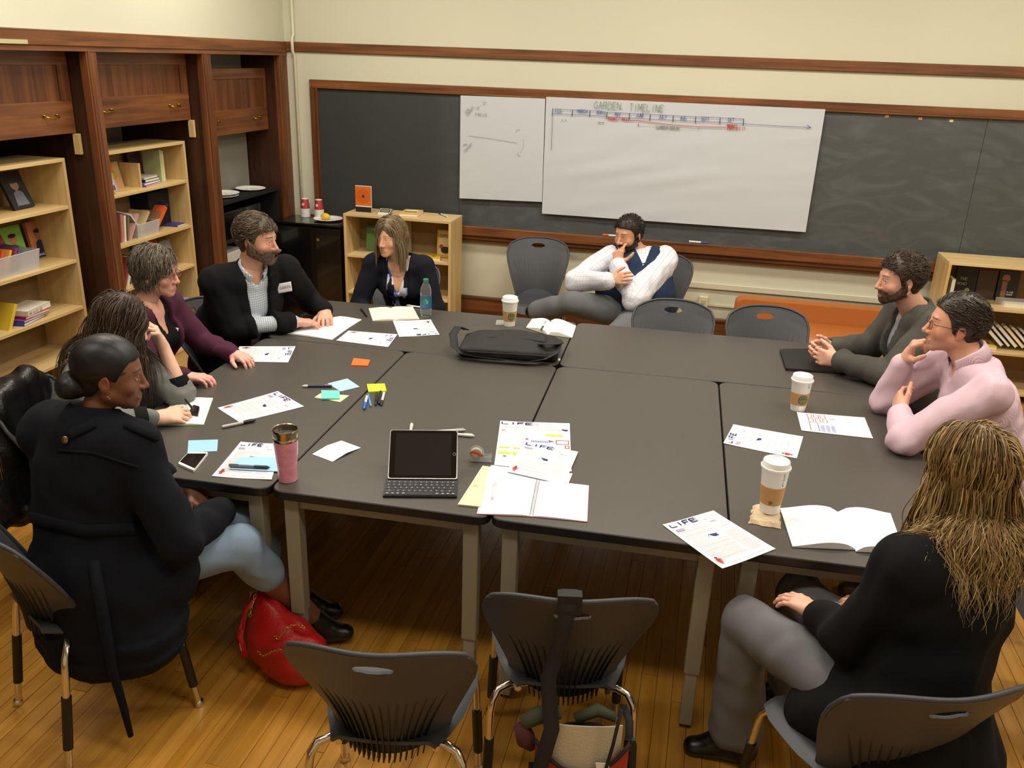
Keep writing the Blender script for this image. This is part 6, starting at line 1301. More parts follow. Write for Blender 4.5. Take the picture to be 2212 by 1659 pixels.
# sticky notes and small sheets
def pad(pts, col, label, th=.001, cat='sticky notes', z=TZ, name='sticky_note'):
    P_ = [onz(*p, z) for p in pts]; n_ = P_; o = MB().mat(mat('note'+col, col, .75)).slab([p+V3(0, 0, .0004) for p in P_][::-1], th); return tag(mk(name, o), label, cat)
pad([z2(1137, 520), z2(1158, 465), z2(1288, 478), z2(1270, 524)], 'EE6A22', 'orange pad of sticky notes alone on the left table', .006, name='sticky_pad')
pad([z2(950, 660), z2(1107, 620), z2(1205, 685), z2(1055, 722)], 'A8CDF0', 'light blue sheet touching the navy pen', .001, 'paper')
pad([z2(845, 770), z2(895, 737), z2(1122, 755), z2(1050, 807)], 'E6E6B0', 'cream sticky note partly under the turquoise pad', .001)
pad([z2(900, 722), z2(1046, 722), z2(1046, 786), z2(902, 788)], '70D4C0', 'turquoise pad of sticky notes below the light blue sheet', .006, z=TZ+.002, name='sticky_pad')
pad([z2(1263, 672), z2(1405, 668), z2(1420, 726), z2(1275, 733)], 'C6DE30', 'lime green pad of sticky notes above the five markers', .006, name='sticky_pad')
pad([(407, 952), (471, 950), (469, 975), (405, 978)], '9CCCF0', 'light blue sticky note beside the white phone', .001)
pad([z2(240, 1245), z2(560, 1245), z2(575, 1362), z2(165, 1340)], 'A4D2F2', 'light blue sheet on a printed page, under the grey pen', .001, 'paper', z=TZ+.004, name='note_sheet')
# folded leaflet
A, B, C_, D = [onz(*z2(*p), TZ) for p in ((828, 1222), (1060, 1115), (1215, 1172), (990, 1283))]
M1, M2 = (A+B)/2, (D+C_)/2
t = thing('folded_leaflet', 'white folded leaflet lying between the pink mug and the tablet', 'leaflet', (*((A+C_)/2)[:2], TZ)); lm_ = mat('leaflet', 'EEEEF0', .8)
mk('panel', MB().mat(lm_).slab([A+V3(0, 0, .0008), D+V3(0, 0, .0008), M2+V3(0, 0, .008), M1+V3(0, 0, .008)], .0006), parent=t); mk('panel', MB().mat(lm_).slab([M1+V3(0, 0, .008), M2+V3(0, 0, .008), C_+V3(0, 0, .0008), B+V3(0, 0, .0008)], .0006), parent=t)
tag(mk('paper_square', MB().mat(mat('tan_card', '9A948C', .8)).slab([onz(*zb_(*p), TZ)+V3(0, 0, .0004) for p in ((815, 165), (955, 165), (965, 90), (830, 88))], .002)), 'small grey card beside the paper cup behind the black bag', 'card')
# pens and markers: tail to cap along the table
def pen(a, b, body, cap, label, r=.0048, capf=.35, z=TZ, name='pen', capr=1.15, grip=None, clip=True, cat='pen'):
    A, B = onz(*a, z), onz(*b, z); A[2] = B[2] = z+r*capr+.0006; d = unit(B-A); L_ = np.linalg.norm(B-A); L_ = min(max(L_, .12), .16) if name != 'marker' else min(max(L_, .12), .145); M_ = (A+B)/2; A, B = M_-d*L_/2, M_+d*L_/2; t = thing(name, label, cat, (*M_[:2], z))
    mk('barrel', MB().mat(mat('pb'+body, body, .35)).tube([A, A+d*.004, A+d*L_*(1-capf)], [r*.7, r, r], 10), parent=t, smooth=True, angle=50)
    mk('cap' if name == 'marker' else 'grip', MB().mat(mat('pb'+cap, cap, .35)).tube([B-d*L_*capf, B-d*.012, B-d*.004, B], [r*capr, r*capr, r*.6, r*.25], 10), parent=t, smooth=True, angle=50)
    if clip: s_ = V3(0, 0, 1); mk('clip', MB().mat(mat('pb'+cap, cap, .35)).obox(A+d*L_*.12+s_*(r*1.1), d, np.cross(d, s_), s_, .032, .0028, .0016) if name != 'marker' else MB().mat(mat('pb'+cap, cap, .35)).obox(B-d*L_*capf*.55+s_*(r*capr), d, np.cross(d, s_), s_, .03, .003, .0018), parent=t)
    return t
pen(z2(985, 690), z2(745, 690), '1E2548', 'C8C8CC', 'navy ballpoint pen with a silver tip beside the light blue sheet', .0055, .2)
pen(z2(1264, 768), z2(1240, 875), 'DDE0EA', '2A62D0', 'blue capped marker, leftmost in the row of five markers', .0058, .45, name='marker', cat='marker')
pen(z2(1270, 742), z2(1297, 855), '4A90D8', '5AA0E0', 'slim light blue pen, second in the row of five markers', .004, .4, name='marker', cat='marker')
pen(z2(1340, 735), z2(1333, 845), '2A2A2E', '0E0E10', 'black pen, middle one of the row of five markers', .0048, .4, name='marker', cat='marker')
pen(z2(1372, 730), z2(1358, 832), '1A1A1C', '0E0E10', 'black marker, fourth in the row of five markers', .0055, .4, name='marker', cat='marker')
pen(z2(1402, 735), z2(1374, 848), 'D8DAD0', '2A2A2C', 'white barrelled marker, rightmost of the row of five markers', .0058, .3, name='marker', cat='marker')
pen(z2(110, 1018), z2(380, 962), 'B8B8B4', '141414', 'silver marker with a black cap below a slanted printed page', .0062, .38, name='marker', cat='marker')
pen(z2(165, 1325), z2(492, 1340), '6A6E78', '1C2030', 'grey click pen with a dark grip on the blue sheet', .0055, .38, z=TZ+.005)
pen(zz(1335, 1142), zz(1290, 1085), '151518', '151518', 'black pen left of the open cream journal', .005, .4)
pen(zz(1722, 1073), zz(1664, 1065), 'E8E8EA', 'C8C8CC', 'white pen beside the water bottle', .0045, .3)
pen(zb_(1620, 120), zb_(1530, 270), 'C8CCC8', '3A3E3E', 'clear pen with a grey grip on the small open notebook', .0048, .42, z=TZ+.016)
pen(z3(1160, 818), z3(1190, 672), 'E6E6EA', 'C8CACE', 'clear white pen on the left page of the spiral notebook', .0048, .3, z=TZ+.007)
pen((884, 952), (890, 917), 'C8C8C4', 'D2D2CE', 'pale marker behind the tablet, pointing away', .0062, .35, name='marker', cat='marker')
pen(z3(700, 225), z3(885, 215), 'D2D2D0', 'BDBDB8', 'upper white marker sticking out right of the tablet', .0055, .35, name='marker', cat='marker')
pen(z3(790, 250), z3(948, 262), 'DCDCD8', 'E4E4E0', 'lower white marker sticking out right of the tablet', .0058, .35, name='marker', cat='marker')
pen((402, 868), (416, 885), '141418', '202024', 'black pen held in the hand of the dark-haired woman', .0045, .3, z=TZ+.03)
# phones
def phone(pts, label, edge, scr, z=TZ):
    P_ = [onz(*p, z) for p in pts]; c = sum(P_)/4; t = thing('phone', label, 'phone', (*c[:2], z)); P2_ = [tuple(p[:2]) for p in P_]
    mk('case', MB().mat(mat('ph'+edge, edge, .3)).prism(rpoly(P2_, .01, 4), z+.0004, z+.0085), parent=t); q = [tuple((c+(np.array([*p, 0])-c)*1)[:2]) for p in P2_]
    A, B, C_, D = [np.array(p) for p in P2_]; cc = c[:2]; u = unit(B-A)*.001; w_ = .004
    S_ = [p+(cc-p)*.055 for p in (A, B, C_, D)]; lng = 0 if np.linalg.norm(B-A) > np.linalg.norm(C_-B) else 1
    ax = unit(B-A) if lng == 0 else unit(C_-B); S_ = [p-ax*np.sign((p-cc)@ax)*.010 for p in S_]; mk('screen', MB().mat(mat('glass'+scr, scr, .08)).prism([tuple(p) for p in S_], z+.0085, z+.0090), parent=t); return t
phone([zp(665, 528), zp(705, 486), zp(780, 486), zp(725, 555)], 'white phone with a dark screen at the table edge', 'E8E8EA', '0C0C0E')
phone([(406, 897), (418, 878), (432, 882), (428, 900)], 'black phone lying on the writing pad', '101012', '16161C', z=TZ+.0085)
# tablet with keyboard
A, B = onz(837.4, 1040.5, TZ), onz(987.5, 1041.5, TZ); A[2] = B[2] = TZ+.012; u = unit(B-A); fw_ = unit(np.cross(V3(0, 0, 1), u)); Wd = np.linalg.norm(B-A)
best = None
for a_ in np.linspace(.5, 1.5, 60):
    upv = fw_*math.cos(a_)+V3(0, 0, math.sin(a_)); p = A+upv*.187; z_ = (p-CAMP)@CF; py = 829.5-FPX*((p-CAMP)@CU)/z_
    if best is None or abs(py-927.5) < best[0]: best = (abs(py-927.5), a_)
ta = best[1]; upv = fw_*math.cos(ta)+V3(0, 0, math.sin(ta)); nv_ = unit(np.cross(u, upv)); 
t = thing('tablet', 'tablet standing upright in a black keyboard', 'tablet', (*((A+B)/2)[:2], TZ)); hgt = .187
def plane_poly(x0, x1, y0, y1, off, r=.008, n=4): return [A+u*x+upv*y+nv_*off for x, y in rpoly([(x0, y0), (x1, y0), (x1, y1), (x0, y1)], r, n)]
def slab2(P_, h, m): return MB().mat(m).slab(P_, h, nv_)
mk('case', slab2(plane_poly(0, Wd, 0, hgt, -.009), .0085, mat('aluminium', 'C8CACC', .25, .9)), parent=t); mk('glass', slab2(plane_poly(.003, Wd-.003, .003, hgt-.003, -.0004), .0008, mat('black_glass', '050506', .06, coat=.3)), parent=t)
mk('display', slab2(plane_poly(.022, Wd-.022, .013, hgt-.014, .0004, .001, 1), .0002, mat('display_glass', '16171A', .05, coat=.5)), parent=t); c = A+u*(Wd-.011)+upv*hgt/2+nv_*.0006
mk('home_button', MB().mat(mat('ring_grey', '8A8A8A', .3)).tube([c, c+nv_*.0004], .0055, 16).mat(mat('black_glass')).tube([c+nv_*.0003, c+nv_*.0006], .0042, 16), parent=t)
t = thing('keyboard', 'slim black keyboard with white letters holding up the tablet', 'keyboard', (*((A+B)/2)[:2], TZ)); K0, K1, K2, K3 = [onz(*z3(*p), TZ) for p in ((228, 655), (852, 662), (842, 806), (212, 800))]
u0 = unit(K1-K0); v0 = unit(K3-K0); v0 = unit(v0-u0*(v0@u0)); kw = np.linalg.norm(K1-K0)+.004; kd = .5*(np.linalg.norm(K3-K0)+np.linalg.norm(K2-K1)); O = K0-u0*.003-v0*.016
def kp(x, y, z): return O+u0*x+v0*y+V3(0, 0, z)
kd += .016
mk('base', MB().mat(mat('keyboard_body', '17171A', .4)).slab([kp(x, y, .0005) for x, y in rpoly([(0, 0), (kw, 0), (kw, kd), (0, kd)], .006, 3)][::-1], .0075), parent=t)
KM = mat('key_black', '1E1E22', .45); KW = mat('key_white', 'D8D8DC', .6); rows = [13, 13, 12, 11, 9]; y = .026; rh = (kd-.030)/5; key = None; letters = ['1234567890-=X', 'QWERTYUIOP[]T', 'ASDFGHJKL;RX', 'ZXCVBNM,./SX', '   ']
lp = Page(kp(0, 0, .0108), u0, v0, (0, 0, 1), .0001); 
for r_, n_ in enumerate(rows):
    ws = [1]*n_; 
    if r_ == 4: ws = [1, 1, 1, 1.2, 5.2, 1.2, 1, 1, 1]
    if r_ == 2: ws[0] = 1.4; ws[-1] = 1.6
    if r_ == 3: ws[0] = 1.9; ws[-1] = 1.9
    tot = sum(ws); x = .005; uw = (kw-.010)/tot
    for i, w_ in enumerate(ws):
        kx = w_*uw; q = MB().mat(KM).slab([kp(x+.0009, y+rh-.0009, .008), kp(x+kx-.0009, y+rh-.0009, .008), kp(x+kx-.0009, y+.0009, .008), kp(x+.0009, y+.0009, .008)], .0022); mk('key', q, parent=t)
        if not (r_ == 4 and i == 4):
            if r_ < 4: lp.strokes(random.choice('ABCDEFGHKLMNPRSTUVWXZ'), x+kx*.36, y+rh*.68, .0045, KW, .0009, .7)
            else: lp.rect(x+kx*.3, y+rh*.4, x+kx*.7, y+rh*.55, KW)
        x += kx
    y += rh
lp.build('key_lettering', t)
# cups
def cup(px, py, top_px, label, sleeve=True, mark=True, z=TZ, h=.150, rb=.0305, rt=.0445, rot=0, text=None):
    c = onz(px, py, z); c[2] = z; c = c+unit((c-CAMP)*V3(1, 1, 0))*rb; t = thing('paper_cup', label, 'cup', c); s_ = h/.15
    WC = mat('cup_white', 'ECE9E2', .5); mk('cup', MB().mat(WC).lathe([(rb-.002, .002), (rb, 0), (rb+.0005, .003), (rt-.001, h-.012), (rt, h-.010)], c+V3(0, 0, .0005), 32), parent=t, smooth=True, angle=40)
    if sleeve:
        a, b_ = .030*s_, .086*s_; ra, rb2 = rb+(rt-rb)*a/h+.0012, rb+(rt-rb)*b_/h+.0014
        sv = mk('sleeve', MB().mat(mat('kraft_sleeve', 'B98E5A', .8, noise=.08, nscale=60)).lathe([(ra-.001, a), (ra, a), (rb2, b_), (rb2-.001, b_)], c, 32, False), parent=t, smooth=True, angle=40)
        if mark:   # round emblem wrapped on the sleeve
            mb = MB(); am = math.atan2(*(CAMP-c)[[1, 0]])+rot; zc = (a+b_)/2; rr = .0215
            def on(uu, vv, o): an = am+uu/(ra+.004); r_ = ra+(rb2-ra)*((zc+vv-a)/(b_-a))+.0006+o; return c+V3(math.cos(an)*r_, math.sin(an)*r_, zc+vv)
            def ring(r0, r1, m, o, n=28):
                for i in range(n): t0, t1 = 2*PI*i/n, 2*PI*(i+1)/n; mb.mat(m).add([on(math.cos(t0)*r0, math.sin(t0)*r0, o), on(math.cos(t0)*r1, math.sin(t0)*r1, o), on(math.cos(t1)*r1, math.sin(t1)*r1, o), on(math.cos(t1)*r0, math.sin(t1)*r0, o)], [(0, 1, 2, 3)])
            g_ = mat('emblem_green', '3E6A48', .7) if mark != 2 else mat('emblem_brown', '8E6638', .8)
            if mark == 2: rr = .007; zc = a+.012
            ring(0, rr*.6, g_, .0002); ring(rr*.74, rr, g_, .0002)
            if mark != 2:
                w2 = mat('kraft_sleeve')
                for k_ in range(-3, 4): mb.mat(w2).add([on(k_*.0035-.0007, -.010, .0005), on(k_*.0035+.0007, -.010, .0005), on(k_*.0030+.0007, .006-abs(k_)*.002, .0005), on(k_*.0030-.0007, .006-abs(k_)*.002, .0005)], [(0, 1, 2, 3)])
            mk('emblem', mb, parent=sv)
    if text:
        am = math.atan2(*(CAMP-c)[[1, 0]])+text[1]; pg = Page(c, V3(0, 0, -1), V3(1, 0, 0), V3(0, 0, 1))
        def PP(x, y, k=1): zz_ = .135*s_-x; r_ = rb+(rt-rb)*zz_/h+.0008; an = am-(y)/r_; return c+V3(math.cos(an)*r_, math.sin(an)*r_, zz_)
        pg.P = PP; pg.strokes(text[0], 0, 0, .006, mat('cup_print', '5A5A58', .7), .0009, .7); pg.build('lettering', t)
    mk('lid', MB().mat(mat('lid_white', 'F4F2EE', .35)).lathe([(rt+.0015, h-.014), (rt+.0028, h-.012), (rt+.0028, h-.006), (rt+.0002, h-.004), (rt-.001, h+.001), (rt-.0035, h+.0125), (rt-.006, h+.014), (rt-.0085, h+.0135), (rt-.0095, h+.0095), (.004, h+.009)], c, 36), parent=t, smooth=True, angle=35)
    d = unit((CAMP-c)*V3(1, 1, 0)); s2 = V3(-d[1], d[0], 0); mk('sip_hole', MB().mat(BLACK).slab([c+V3(0, 0, h+.0137)+(d*.2+s2)*(rt-.0075)+d*a_*.003+s2*b_*.0012 for a_, b_ in ((-1, -1), (1, -1), (1, 1), (-1, 1))], .0004), parent=t)
    return c
c1 = cup(1722, 890, 812, 'paper coffee cup with a green emblem in front of the man in pink', mark=1, rot=.45, h=.148, text=('SIZE', .75))
# pastry bag under the near cup
cb_ = onz(1652, 1133, TZ); pts = [z4(765, 1240), z4(800, 1108), z4(1000, 1105), z4(1015, 1285)]; P_ = [onz(*p, TZ) for p in pts]
G = []; rs = random.Random(3)
for i in range(12):
    row = []
    for j in range(12):
        u_, v_ = j/11, i/11; p = (P_[1]*(1-u_)+P_[2]*u_)*(1-v_)+(P_[0]*(1-u_)+P_[3]*u_)*v_; e_ = min(u_, 1-u_, v_, 1-v_)
        row.append(p+V3(rs.uniform(-1, 1)*.003, rs.uniform(-1, 1)*.003, .002+min(.012, e_*.12)+(rs.uniform(-1, 1)*.0022 if e_ > 0 else 0)))
    G.append(row)
tag(mk('pastry_bag', MB().mat(mat('bag_paper', 'CDB796', .8)).grid(np.array(G), .002), smooth=False), 'crumpled tan paper bag under the near coffee cup', 'bag')
c2 = cup(1660, 1112, 1008, 'paper coffee cup standing on a tan pastry bag by the blond woman', mark=2, z=TZ+.015, h=.172, rb=.031, rt=.0455, rot=.0, text=('LATTE CUP', .72))
c3_ = cup(1100, 706, 660, 'paper coffee cup behind the black bag', mark=1, rot=.3)
# pink mug
c = onz(623, 1045, TZ); c[2] = TZ; c = c+unit((c-CAMP)*V3(1, 1, 0))*.033; t = thing('travel_mug', 'pink travel mug with a steel rim at the corner of the near table', 'mug', c)
PK = mat('pink_plastic', 'D88AA0', .3, noise=.28, nscale=38, coat=.5); ST = mat('brushed_steel', 'C8B89A', .22, 1)
mk('body', MB().mat(PK).lathe([(.030, 0), (.0325, .001), (.033, .010), (.0335, .05), (.0395, .115), (.0418, .150), (.040, .152)], c+V3(0, 0, .0004), 40), parent=t, smooth=True, angle=40)
mk('collar', MB().mat(ST).lathe([(.0405, .150), (.0425, .152), (.0425, .160), (.0412, .162), (.0418, .164), (.0432, .184), (.0436, .190), (.0425, .193), (.0405, .191), (.0395, .180), (.0395, .176)], c, 40), parent=t, smooth=True, angle=35); mk('lid', MB().mat(mat('dark_lid', '0E0C0B', .35)).lathe([(.0398, .170), (.039, .176), (.012, .1765), (.001, .177)], c, 32), parent=t, smooth=True, angle=40)
# water bottle
c = onz(920, 684.5, TZ); c[2] = TZ; c = c+unit((c-CAMP)*V3(1, 1, 0))*.03; t = thing('water_bottle', 'clear water bottle with a green cap and blue label', 'bottle', c); r_ = .0325
GLS = mat('clear_plastic', 'EAF0F2', .04, trans=.92, spec=.5); GLS.node_tree.nodes['Principled BSDF'].inputs['IOR'].default_value = 1.2
mk('body', MB().mat(GLS).lathe([(.020, .002), (.028, 0), (.0315, .006), (r_, .02), (r_-.002, .028), (r_, .036), (r_-.001, .044), (r_-.001, .115), (r_, .12), (r_, .135), (.029, .160), (.021, .180), (.0135, .192), (.0135, .200)], c+V3(0, 0, .0005), 36), parent=t, smooth=True, angle=60)
lb = mk('label', MB().mat(mat('label_blue', '2B5E86', .4)).lathe([(r_, .046), (r_+.0004, .046), (r_+.0004, .113), (r_, .113)], c, 36, False), parent=t, smooth=True, angle=60)
am = math.atan2(*(CAMP-c)[[1, 0]]); pg = Page(c, V3(0, 0, 1), V3(1, 0, 0), V3(1, 0, 0))
pg.P = lambda x, y, k=1: c+V3(math.cos(am+x/r_)*(r_+.0008+.0003*k), math.sin(am+x/r_)*(r_+.0008+.0003*k), .113-y)
LG = mat('leaf_green', '4FB846', .5); pg.poly([(-.004, .04), (-.014, .030), (-.010, .016), (.002, .008), (.006, .018), (.005, .032)][::-1], LG); pg.poly([(.006, .04), (.004, .024), (.012, .012), (.014, .028), (.011, .038)][::-1], LG)
pg.rect(-.015, .046, .014, .050, mat('label_pale', '9CC0D4', .5)); pg.rect(-.012, .053, .010, .056, mat('label_pale')); pg.build('label_print', lb)
mk('cap', MB().mat(mat('cap_green', '2F7A5C', .4)).lathe([(.0145, .196), (.0155, .197), (.0155, .212), (.0135, .2135)], c, 24), parent=t, smooth=True, angle=40)
# tape dispenser
zt3 = z3; a = onz(*z3(945, 470), TZ); b_ = onz(*z3(1160, 480), TZ); a[2] = b_[2] = TZ; u = unit(b_-a); s_ = V3(-u[1], u[0], 0); ctr = a+u*.033+V3(0, 0, .029)
t = thing('tape_dispenser', 'clear tape dispenser with a red label beside the tablet', 'tape', (*((a+b_)/2)[:2], TZ)); CP = mat('clear_tape_plastic', 'E8E8EC', .08, trans=.75, alpha=.9)
def plate(off):
    prof = [(-.027*math.cos(q)*1+0, .029+.027*math.sin(q)) for q in np.linspace(PI*1.35, -PI*.05, 16)]; prof = [(-.024, .006)]+[( .0+ .028*math.cos(q), .030+.027*math.sin(q)) for q in np.linspace(PI*1.2, .15, 14)]+[(.034, .022), (.052, .028), (.056, .034), (.058, .012), (.05, .002), (-.016, .002)]
    P_ = [a+u*(.03+x)+s_*off+V3(0, 0, z+.0004) for x, z in prof]; return MB().mat(CP).slab(P_, .0014, s_)
mk('side', plate(-.0095), parent=t); mk('side', plate(.0095), parent=t); mk('base', MB().mat(CP).slab([a+u*x+s_*y+V3(0, 0, .0008) for x, y in ((.01, -.0095), (.086, -.0095), (.086, .0095), (.01, .0095))], .0014), parent=t)
cc = a+u*.03+V3(0, 0, .030); circ = lambda r, y: [cc+u*r*math.cos(q)+V3(0, 0, 1)*r*math.sin(q)+s_*y for q in np.linspace(0, 2*PI, 25)[:-1]]
mk('tape_roll', MB().mat(mat('tape_tan', 'D8CFA8', .4)).loft([circ(.014, -.008), circ(.021, -.008), circ(.021, .008), circ(.014, .008), circ(.014, -.008)], False), parent=t, smooth=True, angle=40)
mk('label', MB().mat(mat('tape_red', 'C83A2A', .5)).slab([cc+u*x-s_*.0112+V3(0, 0, z) for x, z in ((-.022, .004), (.024, -.006), (.03, -.001), (.0, .010), (-.02, .012))], .0006, -s_).mat(mat('tape_gold', 'D8A83A', .5)).slab([cc+u*x-s_*.0118+V3(0, 0, z) for x, z in ((-.016, -.001), (.006, -.005), (.006, .000), (-.016, .004))], .0004, -s_), parent=t)
# black laptop bag on the far table
A, B, C_, D = [onz(*zb_(*p), TZ) for p in ((150, 700), (1850, 800), (1960, 420), (330, 240))]
u = unit((B-A)); v = unit(np.cross(V3(0, 0, 1), u)); Lb = np.linalg.norm(B-A)*.97; Db = .27; cb_ = (A+B)/2+v*(Db/2+.005); NYL = mat('black_nylon', '151516', .7, bump=.3, bscale=350, noise=.12, nscale=8)
t = thing('laptop_bag', 'black laptop bag lying flat on the far tables', 'bag', (cb_[0], cb_[1], TZ))
f = Fld(cb_-np.array([.35, .3, .02]), cb_+np.array([.35, .3, .16]), .006); X, Y, Z = f.full(); a = (X-cb_[0])*u[0]+(Y-cb_[1])*u[1]; b = (X-cb_[0])*v[0]+(Y-cb_[1])*v[1]
hh = .028+.022*np.clip(1-(a/(Lb*.5))**2, 0, 1)*np.clip(1-((b-.03)/(Db*.5))**2, 0, 1); qx, qy, qz = np.abs(a)-(Lb/2-.03), np.abs(b)-(Db/2-.03), np.abs(Z-TZ-hh)-(hh-.02)
f.v = (np.sqrt(np.maximum(qx, 0)**2+np.maximum(qy, 0)**2+np.maximum(qz, 0)**2)+np.minimum(np.maximum(np.maximum(qx, qy), qz), 0)-.02).astype(f32)
folds(f, .004, 22, 77, 1.); f.v = np.maximum(f.v, (TZ+.0006-Z).astype(f32)); mk('body', f.mesh(), NYL, t, True)
def strip(pts, w, m, th=.0025, up=V3(0, 0, 1), side=None):
    pts = [np.asarray(p, float) for p in pts]; G = []
    for i, p in enumerate(pts):
        tg = unit(pts[min(i+1, len(pts)-1)]-pts[max(i-1, 0)]); s2 = unit(np.cross(tg, up)) if side is None else unit(side); G.append([p-s2*w/2, p, p+s2*w/2])
    return MB().mat(m).grid(np.array(G), th)
bp_ = lambda a_, b_, z_: cb_+u*a_+v*b_+V3(0, 0, z_-TZ+TZ-cb_[2]+cb_[2]) if 0 else np.array([*(cb_+u*a_+v*b_)[:2], TZ+z_])
mk('pocket_flap', MB().mat(NYL).grid(np.array([[bp_(a_, b_, .058+.032*(1-(a_/(Lb*.5))**2)*max(0, 1-((b_-.03)/(Db*.5))**2)+.003) for a_ in np.linspace(-Lb*.32, Lb*.36, 16)] for b_ in np.linspace(-.03, .10, 8)]), .003), parent=t, smooth=True)
zipz = [bp_(a_, -Db/2-.002, .040) for a_ in np.linspace(-Lb*.42, Lb*.42, 12)]; mk('zip', MB().mat(mat('zip_black', '0A0A0A', .4)).tube(zipz, .003, 6), parent=t, smooth=True)
st = [bp_(-.46*Lb, .10, .075), bp_(-.53*Lb, .05, .105), bp_(-.56*Lb, -.02, .085), bp_(-.52*Lb, -.10, .05), bp_(-.44*Lb, -Db/2-.015, .030), bp_(-.25*Lb, -Db/2-.03, .022), bp_(0, -Db/2-.035, .018), bp_(.2*Lb, -Db/2-.04, .016), bp_(.36*Lb, -Db/2-.02, .028), bp_(.46*Lb, -Db/2+.03, .05), bp_(.48*Lb, .0, .07)]
mk('shoulder_strap', strip(st, .042, NYL, .003, side=None, up=V3(0, .4, 1)), parent=t, smooth=True)
mk('grip_strap', strip([bp_(.30*Lb, -.06, .075), bp_(.38*Lb, -.10, .09), bp_(.46*Lb, -.06, .08), bp_(.50*Lb, .02, .06), bp_(.47*Lb, .09, .055)], .035, NYL, .003), parent=t, smooth=True)
for bb in (-.12, .11): q = bp_(.5*Lb, bb, .02); mk('buckle', MB().mat(mat('white_buckle', 'D8D8D8', .3)).obox(q, u, v, V3(0, 0, 1), .01, .016, .006), parent=t)
pg = Page(bp_(.34*Lb, .125, .066), -u, -v, V3(0, 0, 1), .001); pg.strokes('CINNA', 0, .014, .016, mat('logo_white', 'D8D8D8', .6), .0022, .9); pg.build('logo', t)
# ================================================================ SHELF CONTENTS, BAGS AND SMALL THINGS
from mathutils.bvhtree import BVHTree
def book(o, ax, ay, az, w, h, t, col, label, pages='E2DCCB', cat='book', group=None, deco=None, th=.002, name='book', rough=.5):
    o, ax, ay, az = np.asarray(o, float), unit(ax), unit(ay), unit(az); th = min(th, t*.22); cm = mat('bk'+col, col, rough); cen = o+ax*w/2+ay*h/2+az*t/2; low = min((o+ax*a+ay*b+az*c)[2] for a in (0, w) for b in (0, h) for c in (0, t))
    r = thing(name, label, cat, (cen[0], cen[1], low), group)
    mb = MB().mat(cm); bx = lambda x0, x1, y0, y1, z0, z1: mb.obox(o+ax*(x0+x1)/2+ay*(y0+y1)/2+az*(z0+z1)/2, ax, ay, az, x1-x0, y1-y0, z1-z0)
    bx(0, w, 0, h, 0, th); bx(0, w, 0, h, t-th, t); bx(0, th, 0, h, th, t-th); mk('cover', mb, parent=r); mb = MB().mat(mat('pg'+pages, pages, .85)); bx(th, w-.002, .002, h-.002, th, t-th); mk('pages', mb, parent=r)
    if deco: pg = Page(o+ay*h+az*t, ax, -ay, az, .0006); deco(pg, w, h); pg.build('cover_print', r)
    return r
X_, Y_, Z_ = V3(1, 0, 0), V3(0, 1, 0), V3(0, 0, 1)
def facing_x(y, z, w, h, t, x, lean, col, label, **k):   # standing on a left-wall shelf with the cover to the room
    return book((x, y, z), Y_, V3(-math.sin(lean), 0, math.cos(lean)), V3(math.cos(lean), 0, math.sin(lean)), w, h, t, col, label, **k)
def spine_x(y, z, t, h, w, x, tilt, col, label, **k):    # spine out, tilted sideways
    return book((x, y, z), V3(-1, 0, 0), V3(0, math.sin(tilt), math.cos(tilt)), V3(0, math.cos(tilt), -math.sin(tilt)), w, h, t, col, label, **k)
def flat_x(y, z, w, d, t, x, ang, col, label, **k):
    a = V3(-math.sin(ang), math.cos(ang), 0); b = V3(-math.cos(ang), -math.sin(ang), 0); return book(V3(x, y, z), a, b, Z_, w, d, t, col, label, **k)
G1 = 'books on the near left bookcase'; G2 = 'books on the middle bay bookcase'; G3 = 'books on the low bookcase by the chalkboard'; G4 = 'books on the right bookcase'
def portrait(c1, c2, c3, band=None, txt=None):
    def d(pg, w, h):
        pg.disc(w*.5, h*.38, w*.19, mat('pr'+c1, c1, .6), ry=h*.13); pg.poly([(w*.22, h*.92), (w*.3, h*.58), (w*.5, h*.5), (w*.72, h*.58), (w*.8, h*.92)], mat('pr'+c2, c2, .6), 1.2); pg.disc(w*.5, h*.27, w*.2, mat('pr'+c3, c3, .6), 1.4, ry=h*.06)
        if band: pg.rect(0, h*.86, w, h, mat('pr'+band, band, .6), 1.6)
        if txt: pg.strokes(txt, w*.12, h*.95, h*.05, mat('pr_white', 'E8E4DC', .6), h*.008, .7, k=2)
    return d
z = SH
facing_x(1.615, z[0], .15, .205, .018, -.29, .40, '141216', 'dark covered book with a blurred portrait, leaning on the top shelf at the far left', group=G1, deco=portrait('8A6A58', '6A6E7E', '2A2024'))
facing_x(1.63, z[1], .15, .20, .02, -.40, .2, '7FB04A', 'green topped paperback behind the clear bin', group=G1, deco=portrait('B07A58', '4A3A34', '1A1210'))
facing_x(1.795, z[1], .135, .205, .02, -.38, .15, 'B06A44', 'rust coloured book showing a person in a dark suit', group=G1, deco=portrait('8A5A40', '1E2234', '2A1A16', '2E2250', 'COURAGE'))
